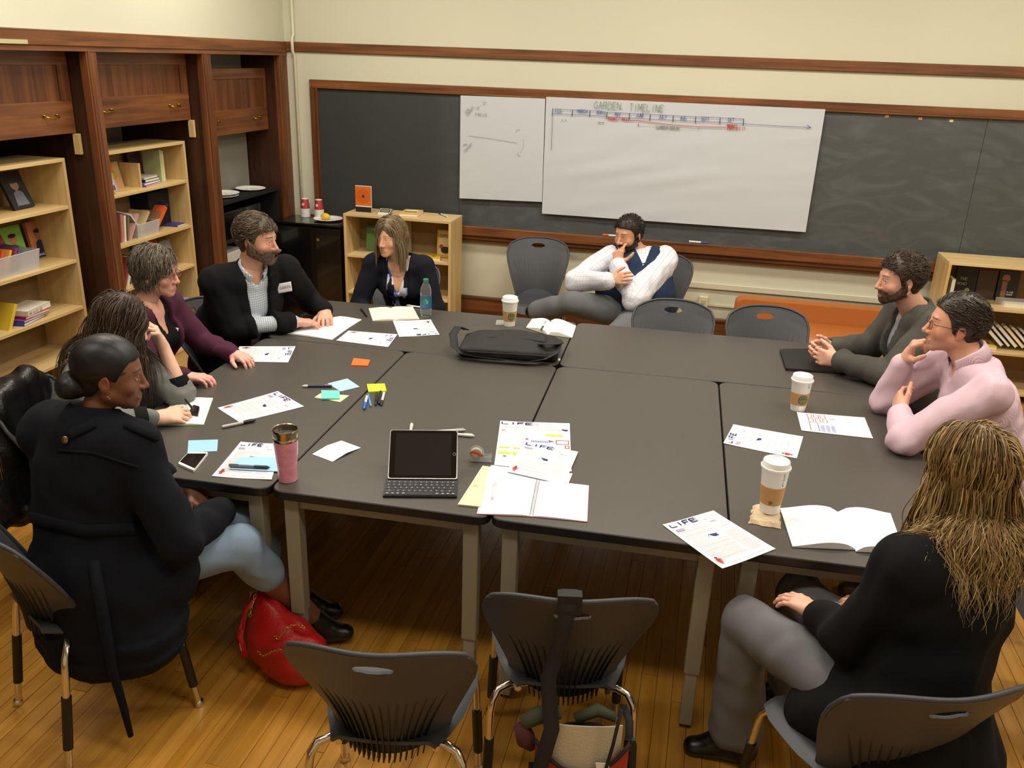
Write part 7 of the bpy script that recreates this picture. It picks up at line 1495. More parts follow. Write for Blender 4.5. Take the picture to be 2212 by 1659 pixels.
def bin_(y0, y1, x0, x1, z0, h, label, m):
    t = thing('clear_bin', label, 'bin', ((x0+x1)/2, (y0+y1)/2, z0)); e = .012; A = [(x0+e, y0+e), (x1-e, y0+e), (x1-e, y1-e), (x0+e, y1-e)]; B = [(x0, y0), (x1, y0), (x1, y1), (x0, y1)]
    mb = MB().mat(m)
    for i in range(4):
        j = (i+1) % 4; hb = [h, h*.8, h*.8, h]; p = [V3(*A[i], z0), V3(*A[j], z0), V3(*B[j], z0+h), V3(*B[i], z0+h)]; n_ = unit(np.cross(p[1]-p[0], p[3]-p[0])); mb.slab(p, .002, n_)
    mk('wall', mb, parent=t); mk('bottom', MB().mat(m).box(x0+e, x1-e, y0+e, y1-e, z0+.0005, z0+.0025), parent=t); mk('rim', MB().mat(m).tube([V3(*q, z0+h) for q in B+[B[0]]], .004, 6), parent=t); return t
CLR = mat('frosted_plastic', 'E4E2E4', .35, trans=.35, alpha=.55)
bin_(1.34, 1.64, -.36, -.185, z[1], .105, 'clear plastic bin of bright books on the near left bookcase', CLR)
for i, (c_, l_, tl_) in enumerate([('D8503A', 'red book in the clear bin', .5), ('E8A23A', 'orange yellow book in the clear bin', .6), ('8A3A5A', 'maroon book in the clear bin', .55), ('5A5A6A', 'grey book, nearest the right end of the clear bin', .35)]):
    spine_x(1.36+i*.045, z[1]+.008, .016, .14, .13, -.215, tl_*.8, c_, l_+' on the near left bookcase', group=G1)
facing_x(1.42, z[1]+.055, .15, .14, .015, -.30, .5, '7A2418', 'brown red book with an oval picture standing in the clear bin', group=G1, deco=lambda pg, w, h: pg.disc(w*.45, h*.5, w*.3, mat('pr1A1210', '1A1210', .6), ry=h*.25))
flat_x(1.43, z[2], .20, .13, .016, -.17, .18, '3A3A8A', 'blue book at the bottom of the pile with the white-spined book', group=G1); flat_x(1.44, z[2]+.0165, .21, .13, .012, -.175, .1, '6A4A9A', 'purple book second from the bottom of the left pile', group=G1)
flat_x(1.46, z[2]+.029, .19, .13, .014, -.18, .05, 'A82A38', 'red book in the left pile under the white-spined book', group=G1)
flat_x(1.475, z[2]+.0435, .215, .14, .028, -.175, .16, 'E0D8C4', 'thick book with a white spine lettered MR NICE atop the left pile', group=G1); ang = .16; a_ = V3(-math.sin(ang), math.cos(ang), 0); 
pg = Page(V3(-.1735, 1.475, z[2]+.0435+.024)+a_*.01, a_, -Z_, V3(math.cos(ang), math.sin(ang), 0), .0012); pg.strokes('MR NICE ED', .0, .02, .014, mat('print_dark'), .002, .7); tag(pg.build('spine_lettering', bpy.data.objects[[o.name for o in bpy.data.objects if o.get('label', '').startswith('thick book with a white spine')][0]]))
spine_x(1.34, z[2], .02, .15, .13, -.19, .5, 'D8B83A', 'yellow book leaning at the far left edge of the photo', group=G1)
t = thing('headphones', 'black headphones on the left bookcase beside the white-spined book', 'headphones', (-.30, 1.47, z[2])); mk('headband', MB().mat(BLACK).tube([V3(-.36+.0*q, 1.44+.075*math.cos(q), z[2]+.03+.06*math.sin(q)) for q in np.linspace(0, PI, 14)], .007, 8), parent=t, smooth=True)
for sy in (-1, 1): mk('ear_cup', MB().mat(BLACK).tube([V3(-.36, 1.44+sy*.062, z[2]+.031), V3(-.36, 1.44+sy*.09, z[2]+.031)], .03, 16), parent=t, smooth=True, angle=40)
# middle bay
G_ = lambda pg, w, h: (pg.rect(w*.1, h*.1, w*.9, h*.3, mat('prAAA', 'A8A8B0', .7)), pg.rect(w*.1, h*.75, w*.9, h*.95, mat('pr555', '55555E', .7)))
facing_x(2.325, z[0], .10, .16, .008, -.25, .25, 'B4B4B8', 'grey and white pamphlet, leftmost in the paper holder', group=G2, deco=G_)
facing_x(2.40, z[0], .10, .185, .008, -.29, .25, 'C8702A', 'orange and green pamphlet in the paper holder', group=G2, deco=lambda pg, w, h: (pg.rect(w*.1, h*.45, w*.9, h*.62, mat('prgreen', '9AC040', .7)), pg.rect(w*.05, h*.65, w*.95, h*.98, mat('prpink', 'C888A0', .7))))
facing_x(2.475, z[0], .09, .165, .006, -.30, .2, 'C09A60', 'tan card standing behind the orange pamphlet', group=G2)
tag(mk('bookend', MB().mat(PINZ).box(-.33, -.19, 2.585, 2.60, z[0], z[0]+.155, .001).box(-.33, -.19, 2.33, 2.585, z[0], z[0]+.006)), 'pale wood paper holder on the top shelf of the middle bookcase', 'holder')
flat_x(2.64, z[0], .22, .16, .010, -.19, .16, 'B8304A', 'red book at the bottom of the small pile in the middle bookcase', group=G2); flat_x(2.63, z[0]+.0105, .21, .16, .016, -.195, .12, '3A78D0', 'bright blue book second in the small pile', group=G2)
flat_x(2.65, z[0]+.027, .17, .15, .018, -.20, .08, '2A2250', 'dark purple book third in the small pile', group=G2); flat_x(2.64, z[0]+.0455, .17, .15, .014, -.20, .10, 'A8A49A', 'grey book on top of the small pile', group=G2)
facing_x(2.77, z[0], .14, .20, .02, -.40, .12, '2E1014', 'dark red book standing behind the small pile', group=G2, deco=lambda pg, w, h: pg.frame(w*.1, h*.08, w*.9, h*.9, .004, mat('pr5A2A', '5A2A24', .6)))
for q in range(2): spine_x(2.915+.022*q, z[0], .020, .205-.01*q, .13, -.26, 0, ['C8D0A0', 'D8D8A8'][q], ['pale green spined book beside the dark red book', 'pale yellow spined book beside the pale green one'][q], group=G2)
cl = ['D8D0CC', '3A2A2E', 'C86A54', 'E0DCD8', '7A6A40']
for q in range(5): spine_x(2.30+.030*q, z[1], .016, .20-.012*q, .14, -.21, .05+.03*q, cl[q], ['white spined book, first on the crowded middle shelf', 'dark book second on the crowded middle shelf', 'salmon spined book third on the crowded middle shelf', 'white book fourth on the crowded middle shelf', 'olive book fifth on the crowded middle shelf'][q], group=G2)
spine_x(2.43, z[1], .010, .19, .13, -.20, .62, 'C89890', 'pink booklet leaning behind the white one', group=G2)
facing = book(V3(-.20, 2.46, z[1]+.155), V3(0, .62, -.78), V3(-.98, .12, .10), V3(.1, .77, .62), .165, .11, .010, 'D8D8E0', 'white booklet with a small black picture leaning in the clear bin', group=G2, deco=lambda pg, w, h: pg.rect(w*.15, h*.35, w*.35, h*.7, mat('print_dark')))
bin_(2.50, 2.74, -.34, -.19, z[1], .085, 'clear plastic bin among the toppled books of the middle bay', CLR)
spine_x(2.56, z[1]+.01, .02, .19, .14, -.23, .75, 'C8B080', 'tan book leaning in the middle bin', group=G2); spine_x(2.60, z[1]+.01, .02, .17, .13, -.26, .7, 'E0A830', 'yellow orange book leaning in the middle bin', group=G2)
spine_x(2.66, z[1], .018, .19, .13, -.22, .8, '8A5A40', 'brown book leaning beside the bin', group=G2); spine_x(2.70, z[1], .030, .225, .16, -.22, .80, 'D8602A', 'large book with an orange spine leaning on the crowded shelf', group=G2); spine_x(2.745, z[1], .026, .235, .17, -.24, .78, '24304A', 'navy book leaning against the orange-spined one', group=G2)
flat_x(2.93, z[1], .13, .12, .012, -.19, .05, '4A3A7A', 'small purple and white box at the right end of the crowded shelf', group=G2, pages='F0F0F0'); 
tag(mk('black_box', MB().mat(mat('matte_black', '0B0B0C', .7)).box(-.44, -.30, 2.80, 3.03, z[1], z[1]+.24, .004)), 'black box standing at the back of the crowded shelf', 'box')
for q in range(3): facing_x(2.74+.07*q, z[2], .12, .19-.01*q, .02, -.40+.05*q, .2, ['1A1012', 'B05A30', '8A8A90'][q], ['dark book on the middle bay shelf above the maroon cardigan', 'orange brown book standing on the shelf behind the woman with glasses', 'grey spined book, rightmost on the shelf behind the woman with glasses'][q], group=G2)
for q in range(3): spine_x(2.33+.03*q, z[2], .02, .19, .13, -.21, .4+.05*q, ['8A3A2A', 'D8CCC0', '4A4A3A'][q], ['red brown book leaning left of the woman with glasses', 'cream book leaning left of the woman with glasses', 'olive book leaning left of the woman with glasses'][q], group=G2)
flat_x(2.78, z[3], .22, .16, .03, -.175, .12, '8FB0E0', 'thick blue and white book lying behind the woman in maroon', group=G2)
# corner bay: black unit with plates
t = thing('black_unit', 'black shelving unit in the corner bay with paper plates on top', 'shelf', (-.17, 3.65, 0)); MBK = mat('matte_black')
for a, b_ in ((3.21, 3.235), (4.10, 4.125)): mk('side_panel', MB().mat(MBK).box(-.305, -.045, a, b_, 0, 1.06), parent=t)
for zz_ in (1.082, .80, .62, .12): mk('shelf', MB().mat(MBK).box(-.305, -.04, 3.21, 4.125, zz_-.022, zz_), parent=t)
mk('back_panel', MB().mat(MBK).box(-.308, -.30, 3.21, 4.125, 0, 1.05), parent=t)
tag(mk('microwave', MB().mat(mat('gloss_black')).box(-.29, -.06, 3.30, 3.85, .801, 1.0, .006)), 'black microwave inside the unit of the corner bay', 'microwave'); tag(mk('white_box', MB().mat(mat('offwhite', 'C8C6BE', .7)).box(-.28, -.06, 3.28, 3.58, .6205, .70, .003)), 'white box on the lower shelf of the corner bay', 'box')
PLW = mat('plate_white', 'EDE9E4', .5); PLR = mat('plate_red', 'B8384A', .6)
def plate(c, r, label, group=None):
    t = thing('paper_plate', label, 'plate', c, group); mk('dish', MB().mat(PLW).lathe([(r*.62, .0005), (r*.70, .003), (r*.98, .014), (r, .0155), (r*.985, .0175), (r*.70, .006), (r*.60, .0035), (.001, .0035)], c, 32), parent=t, smooth=True, angle=60)
    mb = MB().mat(PLR); rs = random.Random(int(c[0]*1000))
    for q in range(14): a = rs.random()*6.28; rr = r*rs.uniform(.2, .58); mb.lathe([(.007, .0038), (.006, .0042)], np.array(c)+V3(math.cos(a)*rr, math.sin(a)*rr, 0), 7)
    tag(mk('printed_flowers', mb, parent=t), kind='stuff'); return t
plate((-.165, 3.90, 1.0825), .115, 'white paper plate with red print, right one in the corner bay'); plate((-.17, 3.50, 1.0825), .115, 'paper plate at the bottom of the left pair in the corner bay'); plate((-.165, 3.51, 1.1), .112, 'upper paper plate of the left pair in the corner bay')
zc = .86; cps = [onz(664, 467, zc), onz(697, 468, zc)]
for q, c in enumerate(cps):
    c = np.array([max(c[0], .10+q*.14), min(c[1], 4.13), zc]); r_ = .039
    t = thing('cup_stack', ['left stack of red paper cups on the black cabinet', 'right stack of red paper cups, beside the plate with a lemon'][q], 'cups', c)
    for k in range(8): mk('cup_rim', MB().mat(mat('cup_white')).lathe([(r_-.003, .002+k*.0085), (r_, .003+k*.0085), (r_, .008+k*.0085), (r_-.003, .0095+k*.0085)], c, 24), parent=t, smooth=True, angle=50)
    mk('cup', MB().mat(mat('cup_red', 'A82C36', .5)).lathe([(r_-.002, .070), (r_-.011, .142), (r_-.012, .144)], c, 28).mat(mat('cup_white')).lathe([(r_-.0118, .1435), (r_-.0125, .147), (.002, .145)], c, 28), parent=t, smooth=True, angle=40)
    am = math.atan2(*(CAMP-c)[[1, 0]])-.5; pg = Page(c, X_, Z_, X_); pg.P = lambda x, y, k=1, c=c, am=am: c+V3(math.cos(am+x/.034)*(r_-.0045-y*.13), math.sin(am+x/.034)*(r_-.0045-y*.13), .105+y); pg.disc(0, 0, .012, mat('emblem_pale', 'D8C0B8', .6)); pg.build('emblem', t)
c = onz(716, 473, zc); c = np.array([max(c[0], .36), min(c[1], 4.06), zc+.0005]); plate(tuple(c), .115, 'paper plate holding a lemon on the black cabinet')
f = Fld(c+V3(-.03, -.01, .01)-.05, c+V3(-.03, -.01, .02)+.06, .004); lc = c+V3(-.02, -.01, .031); f.ell(lc, (.036, .027, .027), k=0); f.cone(lc, lc+V3(.042, 0, 0), .012, .005, .02); V, F = f.mesh(); tag(mk('lemon', (V, F), mat('lemon_skin', 'E8BC2A', .4, bump=.2, bscale=300), smooth=True), 'yellow lemon on the paper plate', 'lemon')
# top of the low bookcase
zt = .957; ztt = zt+.0005
def wheel(pg, w, h):
    pg.rect(0, h*.02, w, h*.80, mat('bkD86A22', 'D86A22', .5)); pg.rect(0, h*.76, w, h*.80, mat('pr_white', 'E8E4DC', .6), 1.5); pg.rect(0, h*.80, w, h, mat('print_black', '141416', .6), 1.5); m = mat('prb', '7A2A10', .6)
    for r_ in (.38, .22): pg.line([(w*.5+w*r_*math.cos(a), h*.40+w*r_*math.sin(a)) for a in np.linspace(0, 2*PI, 25)], .0022, m, 1.6)
    pg.disc(w*.5, h*.4, w*.11, m, 1.6)
    for a in np.linspace(0, 2*PI, 19): pg.line([(w*.5+w*.24*math.cos(a), h*.4+w*.24*math.sin(a)), (w*.5+w*.36*math.cos(a), h*.4+w*.36*math.sin(a))], .0014, m, 1.6)
book((.668, 4.015, ztt), X_, Z_, -Y_, .130, .200, .012, 'E4DCD0', 'orange covered book with a wheel design standing on the low bookcase', deco=wheel, group=G3)
book((.86, 3.965, ztt), X_, V3(0, .93, .36), V3(0, -.36, .93), .105, .075, .010, '4A4A44', 'small framed card leaning on the low bookcase', name='card_box', cat='card', deco=lambda pg, w, h: (pg.frame(w*.06, h*.1, w*.94, h*.9, .004, mat('pr_white', 'E8E4DC', .6)), pg.rect(w*.2, h*.35, w*.8, h*.7, mat('prg', '7A8A50', .6))))
tag(mk('card_stand', MB().mat(mat('pr_white')).box(.875, .955, 3.93, 3.955, ztt, ztt+.016, .001)), 'small white block in front of the framed card', 'block')
book((1.045, 3.945, ztt), unit(V3(1, .10, 0)), unit(V3(-.10, 1, 0)), Z_, .145, .20, .022, 'E0B858', 'yellow and white book lying on the low bookcase', deco=lambda pg, w, h: (pg.rect(w*.15, h*.1, w*.8, h*.4, mat('pr_white', 'E8E4DC', .6)), pg.rect(w*.15, h*.45, w*.8, h*.6, mat('prbr', '8A5A30', .6))), group=G3)
A, B = V3(1.315, 4.135, ztt), V3(1.405, 4.03, ztt); t = thing('marker', 'white marker with a purple cap lying on the low bookcase', 'marker', A); d = unit(B-A); mk('barrel', MB().mat(mat('offwhite')).tube([A+V3(0, 0, .008), B+V3(0, 0, .008)], .007, 10), parent=t, smooth=True, angle=40); mk('cap', MB().mat(mat('cap_purple', '3A2A6A', .4)).tube([A-d*.02+V3(0, 0, .0085), A+d*.02+V3(0, 0, .0085)], .0085, 10), parent=t, smooth=True, angle=40)
zs = .64
book((.72, 4.08, zs), unit(V3(1, .2, 0)), V3(0, .16, .98), V3(0, -.98, .16), .15, .225, .02, '5A7A34', 'green book standing at the left of the low bookcase', deco=lambda pg, w, h: (pg.rect(0, 0, w, h*.2, mat('prdg', '3A4A22', .6)), pg.strokes('GARDEN', w*.25, h*.28, h*.05, mat('prlg', 'A8BC80', .6), .002, .6)), group=G3)
book((1.03, 4.14, zs), V3(0, -1, 0), Z_, X_, .2, .25, .045, 'C8BCA8', 'thick cream binder standing behind the woman in navy', group=G3)
book((1.315, 4.06, zs), X_, V3(0, .12, .99), V3(0, -.99, .12), .125, .21, .015, 'D8B24A', 'yellow book with a red and black picture at the right of the low bookcase', deco=lambda pg, w, h: (pg.rect(w*.1, h*.08, w*.92, h*.9, mat('prcr', 'D8C08A', .6)), pg.strokes('GRAPES', w*.14, h*.25, h*.1, mat('print_dark'), .0025, .5, jit=.12, k=1.5), pg.disc(w*.28, h*.60, w*.14, mat('prred', 'B83028', .6), 1.5), pg.disc(w*.55, h*.72, w*.3, mat('prdk', '2A1E1A', .6), 1.6, ry=h*.13), pg.disc(w*.82, h*.6, w*.12, mat('prdk', '2A1E1A', .6), 1.7)), group=G3)
book((1.18, 3.925, zs), unit(V3(1, .06, 0)), unit(V3(-.3, 1, 0)), Z_, .20, .13, .018, 'E8BC1E', 'bright yellow book lying on the shelf of the low bookcase', deco=lambda pg, w, h: pg.disc(w*.72, h*.5, h*.16, mat('prbr', '8A5A30', .6), ry=h*.13), group=G3)
# right bookcase
z1_, z2_, z3_ = .66, .36, .08
book((5.07, 4.10, z1_), X_, V3(0, .08, .99), V3(0, -.99, .08), .135, .215, .02, '101010', 'black book titled THE ROAD standing at the left of the right bookcase', deco=lambda pg, w, h: (pg.strokes('THE', w*.22, h*.42, h*.085, mat('pr_silver', 'A8A49C', .6), .003, .65), pg.strokes('ROAD', w*.1, h*.58, h*.085, mat('pr_silver'), .003, .65), pg.disc(w*.62, h*.74, w*.12, mat('prgold', '9A8A60', .6))), group=G4)
book((5.00, 4.02, z1_), V3(0, -1, 0), Z_, X_, .12, .165, .022, 'D8D4C8', 'white book with its spine out, leftmost in the right bookcase', group=G4)
book((5.215, 4.12, z1_), X_, V3(0, .05, .99), V3(0, -.99, .05), .12, .20, .02, '4A3424', 'plain brown book standing right of THE ROAD', group=G4); book((5.345, 4.11, z1_), X_, V3(0, .08, .99), V3(0, -.99, .08), .13, .21, .02, '2A2020', 'dark book showing a long figure on the right bookcase', deco=lambda pg, w, h: (pg.disc(w*.35, h*.25, w*.2, mat('prskin', 'A87A58', .6)), pg.rect(w*.2, h*.3, w*.45, h*.95, mat('prskin2', '9A6A54', .6)), pg.strokes('MY CARE', w*.5, h*.72, h*.045, mat('pr_white'), .0018, .5), pg.strokes('MEMOIR', w*.5, h*.80, h*.045, mat('pr_white'), .0018, .5)), group=G4)
book((5.10, 3.90, z1_), unit(V3(1, .05, 0)), unit(V3(-.25, 1, 0)), Z_, .17, .11, .012, 'C8B48A', 'thin tan book lying in front of THE ROAD', group=G4); book((5.36, 3.93, z1_), unit(V3(1, .04, 0)), unit(V3(-.12, 1, 0)), Z_, .21, .14, .032, 'DCD8D0', 'thick white book lying on the upper shelf of the right bookcase', group=G4)
for q in range(7): book((5.40+.045*q, 4.06, z2_+.022), V3(0, -1, 0), V3(-.72, 0, .69), V3(.69, 0, .72), .14, .20-.008*q, .020, ['D8D4CC', '2A2A34', 'E8E0D8', 'E0A830', '8A7A60', '28304A', '6A3A34'][q], ['white spined book, first leaning on the middle right shelf', 'black book second leaning on the middle right shelf', 'pale book third leaning on the middle right shelf', 'orange yellow book leaning on the middle right shelf', 'tan book leaning on the middle right shelf', 'navy book leaning on the middle right shelf', 'maroon book leaning at the photo edge on the right shelf'][q], group=G4)
book((5.16, 3.905, z2_), unit(V3(1, .02, 0)), unit(V3(-.05, 1, 0)), Z_, .215, .14, .020, 'E0C040', 'yellow spined book lying under the leaning ones on the right bookcase', group=G4, deco=lambda pg, w, h: pg.rect(w*.1, h*.2, w*.9, h*.5, mat('prbr')))
for q in range(3): book((5.2+.08*q, 3.90, z3_+.011*q), unit(V3(1, .1*q, 0)), unit(V3(-.1*q-.15, 1, 0)), Z_, .2, .2, .010, ['3A78B0', 'E4E0DC', 'C8382E'][q], ['blue booklet at the bottom of the lowest right pile', 'white booklet in the lowest right pile', 'red and white booklet topping the lowest right pile'][q], group=G4, deco=lambda pg, w, h: pg.rect(w*.1, h*.1, w*.9, h*.35, mat('pr_white')))
# ---- red handbag
RL = mat('red_leather', 'B4181A', .38, bump=.25, bscale=120, noise=.08, nscale=10); c0 = V3(2.065, -.005, 0)
t = thing('handbag', 'red leather handbag with gold chain straps on the floor', 'bag', c0)
f = Fld(c0+V3(-.24, -.2, 0), c0+V3(.24, .2, .38), .006); lx = unit(V3(.93, -.30, 0)); ly = V3(.30, .93, 0)
f.cone(c0+V3(0, 0, .075)-lx*.03, c0+V3(0, 0, .15)-lx*.03, .085, .088, .03, lx, 1.9); f.cone(c0-lx*.06+V3(0, 0, .15), c0-lx*.13+V3(0, 0, .285)+ly*.01, .07, .024, .04, lx, 1.7); f.cone(c0+lx*.06+V3(0, 0, .13), c0+lx*.10+V3(0, 0, .19), .066, .038, .04, lx, 1.2)
folds(f, .005, 20, 71, .5); f.v = np.maximum(f.v, .004-f.ax[2][None, None, :]); 
f.cone(c0-lx*.10+V3(0, 0, .31)+ly*.01, c0+lx*.07+V3(0, 0, .25), .020, .030, .01, lx, 1.6, op='s'); mk('body', f.mesh(), RL, t, True)
GOLD = mat('gold_chain', 'D8B050', .2, 1)
def chain(pts, name='chain'):
    P_ = np.array(pts); seg = np.linalg.norm(np.diff(P_, axis=0), axis=1); cum = np.r_[0, np.cumsum(seg)]; n = int(cum[-1]/.010); mb = MB().mat(GOLD)
    for i in range(n):
        s_ = cum[-1]*(i+.5)/n; p = np.array([np.interp(s_, cum, P_[:, k]) for k in range(3)]); q = np.array([np.interp(s_+.002, cum, P_[:, k]) for k in range(3)]); d = unit(q-p+1e-9); a = unit(np.cross(d, V3(.3, .2, 1))); b = np.cross(d, a); b = a if i % 2 else b
        mb.tube([p+d*.0072*math.cos(v)+b*.0042*math.sin(v) for v in np.linspace(0, 2*PI, 9)], .0015, 4)
    return tag(mk(name, mb, parent=t, smooth=True), kind='stuff')
w1 = c0-lx*.15+V3(0, 0, .30); fr_ = -ly*.095
chain([c0-lx*.17+V3(0, -.02, .26), c0-lx*.165+V3(0, -.02, .31), c0-lx*.14+V3(0, -.02, .325)]); chain([c0-lx*.12+fr_*.3+V3(0, 0, .33), c0-lx*.115+fr_*.6+V3(0, 0, .30), c0-lx*.11+fr_*.8+V3(0, 0, .26)])
chain([c0+lx*.0+fr_*.75+V3(0, 0, .225), c0+lx*.02+fr_*.8+V3(0, 0, .22), c0+lx*.045+fr_*.55+V3(0, 0, .262), c0+lx*.07+fr_*.3+V3(0, 0, .275), c0+lx*.10+fr_*.2+V3(0, 0, .262)])
chain([c0-lx*.05+fr_*1.12+V3(0, 0, .16), c0-lx*.02+fr_*1.2+V3(0, 0, .155), c0+lx*.03+fr_*1.1+V3(0, 0, .195), c0+lx*.10+fr_*.85+V3(0, 0, .225)])
g_ = c0+lx*.105+fr_*.85+V3(0, 0, .228); mk('grommet', MB().mat(GOLD).tube([g_+lx*.009*math.cos(v)+V3(0, -.003, .009*math.sin(v)) for v in np.linspace(0, 2*PI, 17)], .003, 6), parent=t, smooth=True)
mk('handle', strip([c0-lx*.12+fr_*.3+V3(0, 0, .325), c0-lx*.135+fr_*.75+V3(0, 0, .27), c0-lx*.15+fr_*1.0+V3(0, 0, .17), c0-lx*.12+fr_*1.12+V3(0, 0, .10)], .026, RL, .003), parent=t, smooth=True)
# ---- black leather jacket on the chair behind
LJ = mat('jacket_leather', '111113', .33, bump=.3, bscale=60); t = thing('leather_jacket', 'black leather jacket draped over the chair back at far left', 'jacket', (.80, .38, .36)); a_ = V3(-.25, .97, 0)
cc_ = V3(.755, .335, 0); f = Fld(cc_+V3(-.22, -.36, .28), cc_+V3(.2, .36, .95), .008)
f.cone(cc_+V3(.0, 0, .84), cc_+V3(.0, 0, .42), .062, .10, .03, a_, 3.6); f.cone(cc_+a_*.17+V3(0, 0, .80), cc_+a_*.19+V3(-.02, 0, .45), .06, .045, .03); f.cone(cc_-a_*.17+V3(0, 0, .80), cc_-a_*.20+V3(-.02, -.0, .40), .06, .045, .03)
folds(f, .011, 20, 81, .45); mk('leather_body', f.mesh(), LJ, t, True)
for q in (0, 1): mk('zip', MB().mat(mat('zip_gold', '9A8A60', .3, 1)).tube([cc_-a_*(.245-.012*q)+V3(.045, 0, z_) for z_ in np.linspace(.74, .46, 8)], .0028, 5), parent=t, smooth=True)
mk('belt_tab', MB().mat(LJ).tube([cc_+a_*.1+V3(.055, 0, .52), cc_+a_*.07+V3(.075, 0, .45), cc_+a_*.11+V3(.07, 0, .38)], .014, 6), parent=t, smooth=True)
# ---- shoulder bag on the chair
bc = V3(3.17, -.475, .018); bx_ = unit(V3(.98, .2, 0)); by_ = V3(-.2, .98, 0); BLKN = mat('black_nylon'); CRM = mat('cream_canvas', 'C8C0AC', .8, bump=.2, bscale=200); REDC = mat('red_canvas', 'B03A2A', .8, bump=.2, bscale=200); OLV = mat('olive_canvas', '3E422E', .8)
t = thing('shoulder_bag', 'red, black and cream shoulder bag hanging behind the chair on its strap', 'bag', (bc[0], bc[1], .12))
def bp2(x, y, z): return bc+bx_*x+by_*y+V3(0, 0, z)
f = Fld(bc+V3(-.19, -.12, .08), bc+V3(.19, .12, .52), .006); f.cone(bp2(0, .0, .40), bp2(0, .0, .17), .038, .055, .02, bx_, 2.6); folds(f, .004, 25, 91, .7); f.v = np.maximum(f.v, (f.ax[2]-.445)[None, None, :]*np.ones_like(f.v)).astype(f32); mk('bag_body', f.mesh(), BLKN, t, True)
def panel(fx, z0, z1, zc0, off, m, name, w=.12, n=13):
    G = []
    for i in range(9):
        v = i/8; row = []
        for j in range(n):
            u = -1+2*j/(n-1); zz = (z0+zc0*u*u)*(1-v)+(z1+fx*u*u)*v; row.append(bp2(u*w, -math.sqrt(max(0, 1-(u*.82)**2))*(.05+.012*(1-abs(zz-.2)/.3))-off, zz))
        G.append(row)
    return mk(name, MB().mat(m).grid(np.array(G), .003, flip=True), parent=t, smooth=True, angle=60)
panel(.05, .475, .33, -.01, -.006, CRM, 'cream_panel', .105); panel(.0, .335, .14, .085, .004, REDC, 'red_panel', .125)
mb = MB().mat(BLKN); mb.tube([bp2(u*.125, -math.sqrt(max(0, 1-(u*.82)**2))*.062-.006, .335+.085*u*u) for u in np.linspace(-1, 1, 17)], .006, 6); mb.tube([bp2(-.03+u*.06+.03, -math.sqrt(max(0, 1-((-.03+u*.06)/.125*.82)**2))*.062-.008, .25+.09*u**3) for u in np.linspace(-1, 1.5, 12)], .005, 6); mk('trim', mb, parent=t, smooth=True)
mk('paper_tag', MB().mat(WHITEP).obox(bp2(.055, -.066, .365), bx_, by_, V3(-.2, 0, 1), .035, .001, .022), parent=t)
mk('olive_cloth', MB().mat(OLV).tube([bp2(-.06, .01, .47), bp2(-.12, .0, .465), bp2(-.16, -.01, .445)], [.018, .024, .02], 9), parent=t, smooth=True); mk('maroon_cloth', MB().mat(mat('maroon_cloth', '4A1E1E', .9)).tube([bp2(-.165, -.01, .44), bp2(-.15, -.02, .40), bp2(-.13, -.02, .375)], [.020, .027, .014], 9), parent=t, smooth=True)
mk('green_cloth', MB().mat(OLV).tube([bp2(-.02, .01, .45), bp2(.04, .02, .475), bp2(.09, .01, .46)], [.014, .018, .012], 8), parent=t, smooth=True)
ct = V3(3.06, -.17, 0); Rz = Matrix.Rotation(.21, 3, 'Z'); cpt = lambda x, y, z: ct+np.array(Rz@Vector((x, y, z)))
mk('shoulder_strap', strip([cpt(-.01, -.20, .70), cpt(-.01, -.235, .80), cpt(-.012, -.275, .853), cpt(-.012, -.312, .858), cpt(-.014, -.328, .84), cpt(-.03, -.322, .72), cpt(-.055, -.315, .60), bp2(-.085, -.055, .47), bp2(-.11, -.075, .36), bp2(-.125, -.075, .16)], .042, BLKN, .003, side=cpt(1, 0, 0)-cpt(0, 0, 0)), parent=t, smooth=True)
mk('strap_wrap', MB().mat(BLKN).obox(cpt(-.012, -.312, .838), cpt(1, 0, 0)-cpt(0, 0, 0), cpt(0, 1, 0)-cpt(0, 0, 0), Z_, .062, .030, .055), parent=t)
mk('side_strap', strip([cpt(.16, -.25, .47), bp2(.125, .0, .46), bp2(.13, -.02, .36), bp2(.145, -.03, .30), bp2(.15, -.03, .22)], .022, BLKN, .002, side=bx_), parent=t, smooth=True)
for p_ in (bp2(.128, -.02, .40), bp2(-.125, -.05, .33)): mk('buckle', MB().mat(BLACK).obox(p_, bx_, by_, Z_, .03, .012, .035), parent=t)
# ---- coat trimmings laid on the coat surface
def surf(root, part):
    ob = [c for c in root.children if c.name.startswith(part)][0]; o0 = ORG[root.name]; me = ob.data; return BVHTree.FromPolygons([tuple(np.array(v.co)+o0) for v in me.vertices], [tuple(p.vertices) for p in me.polygons])
cbv = surf(COATP.root, 'coat')
def on_coat(px, py, lift=.004):
    h_ = cbv.ray_cast(Vector(CAMP), Vector(ray(px, py)))
    if h_[0] is None: return None, None
    n = np.array(h_[1]); n = n if n@ray(px, py) < 0 else -n; return np.array(h_[0])+n*lift, n
def coat_line(name, pts, w, m, th=.004):
    L_ = [on_coat(*p, th*.2) for p in pts]; L_ = [q for q in L_ if q[0] is not None]
    if len(L_) < 2: return
    G = []
    for i, (p, n) in enumerate(L_): tg = unit(L_[min(i+1, len(L_)-1)][0]-L_[max(i-1, 0)][0]); s2 = unit(np.cross(tg, n)); G.append([p-s2*w/2, p+n*th-s2*w*.4, p+n*th+s2*w*.4, p+s2*w/2])
    mk(name, MB().mat(m).grid(np.array(G), .001), parent=COATP.root, smooth=True)
lerp = lambda a, b, n: [(a[0]+(b[0]-a[0])*i/(n-1), a[1]+(b[1]-a[1])*i/(n-1)) for i in range(n)]
coat_line('coat_belt', lerp((70, 1118), (180, 1145), 10)+lerp((190, 1146), (290, 1142), 8), .036, COATM, .007)
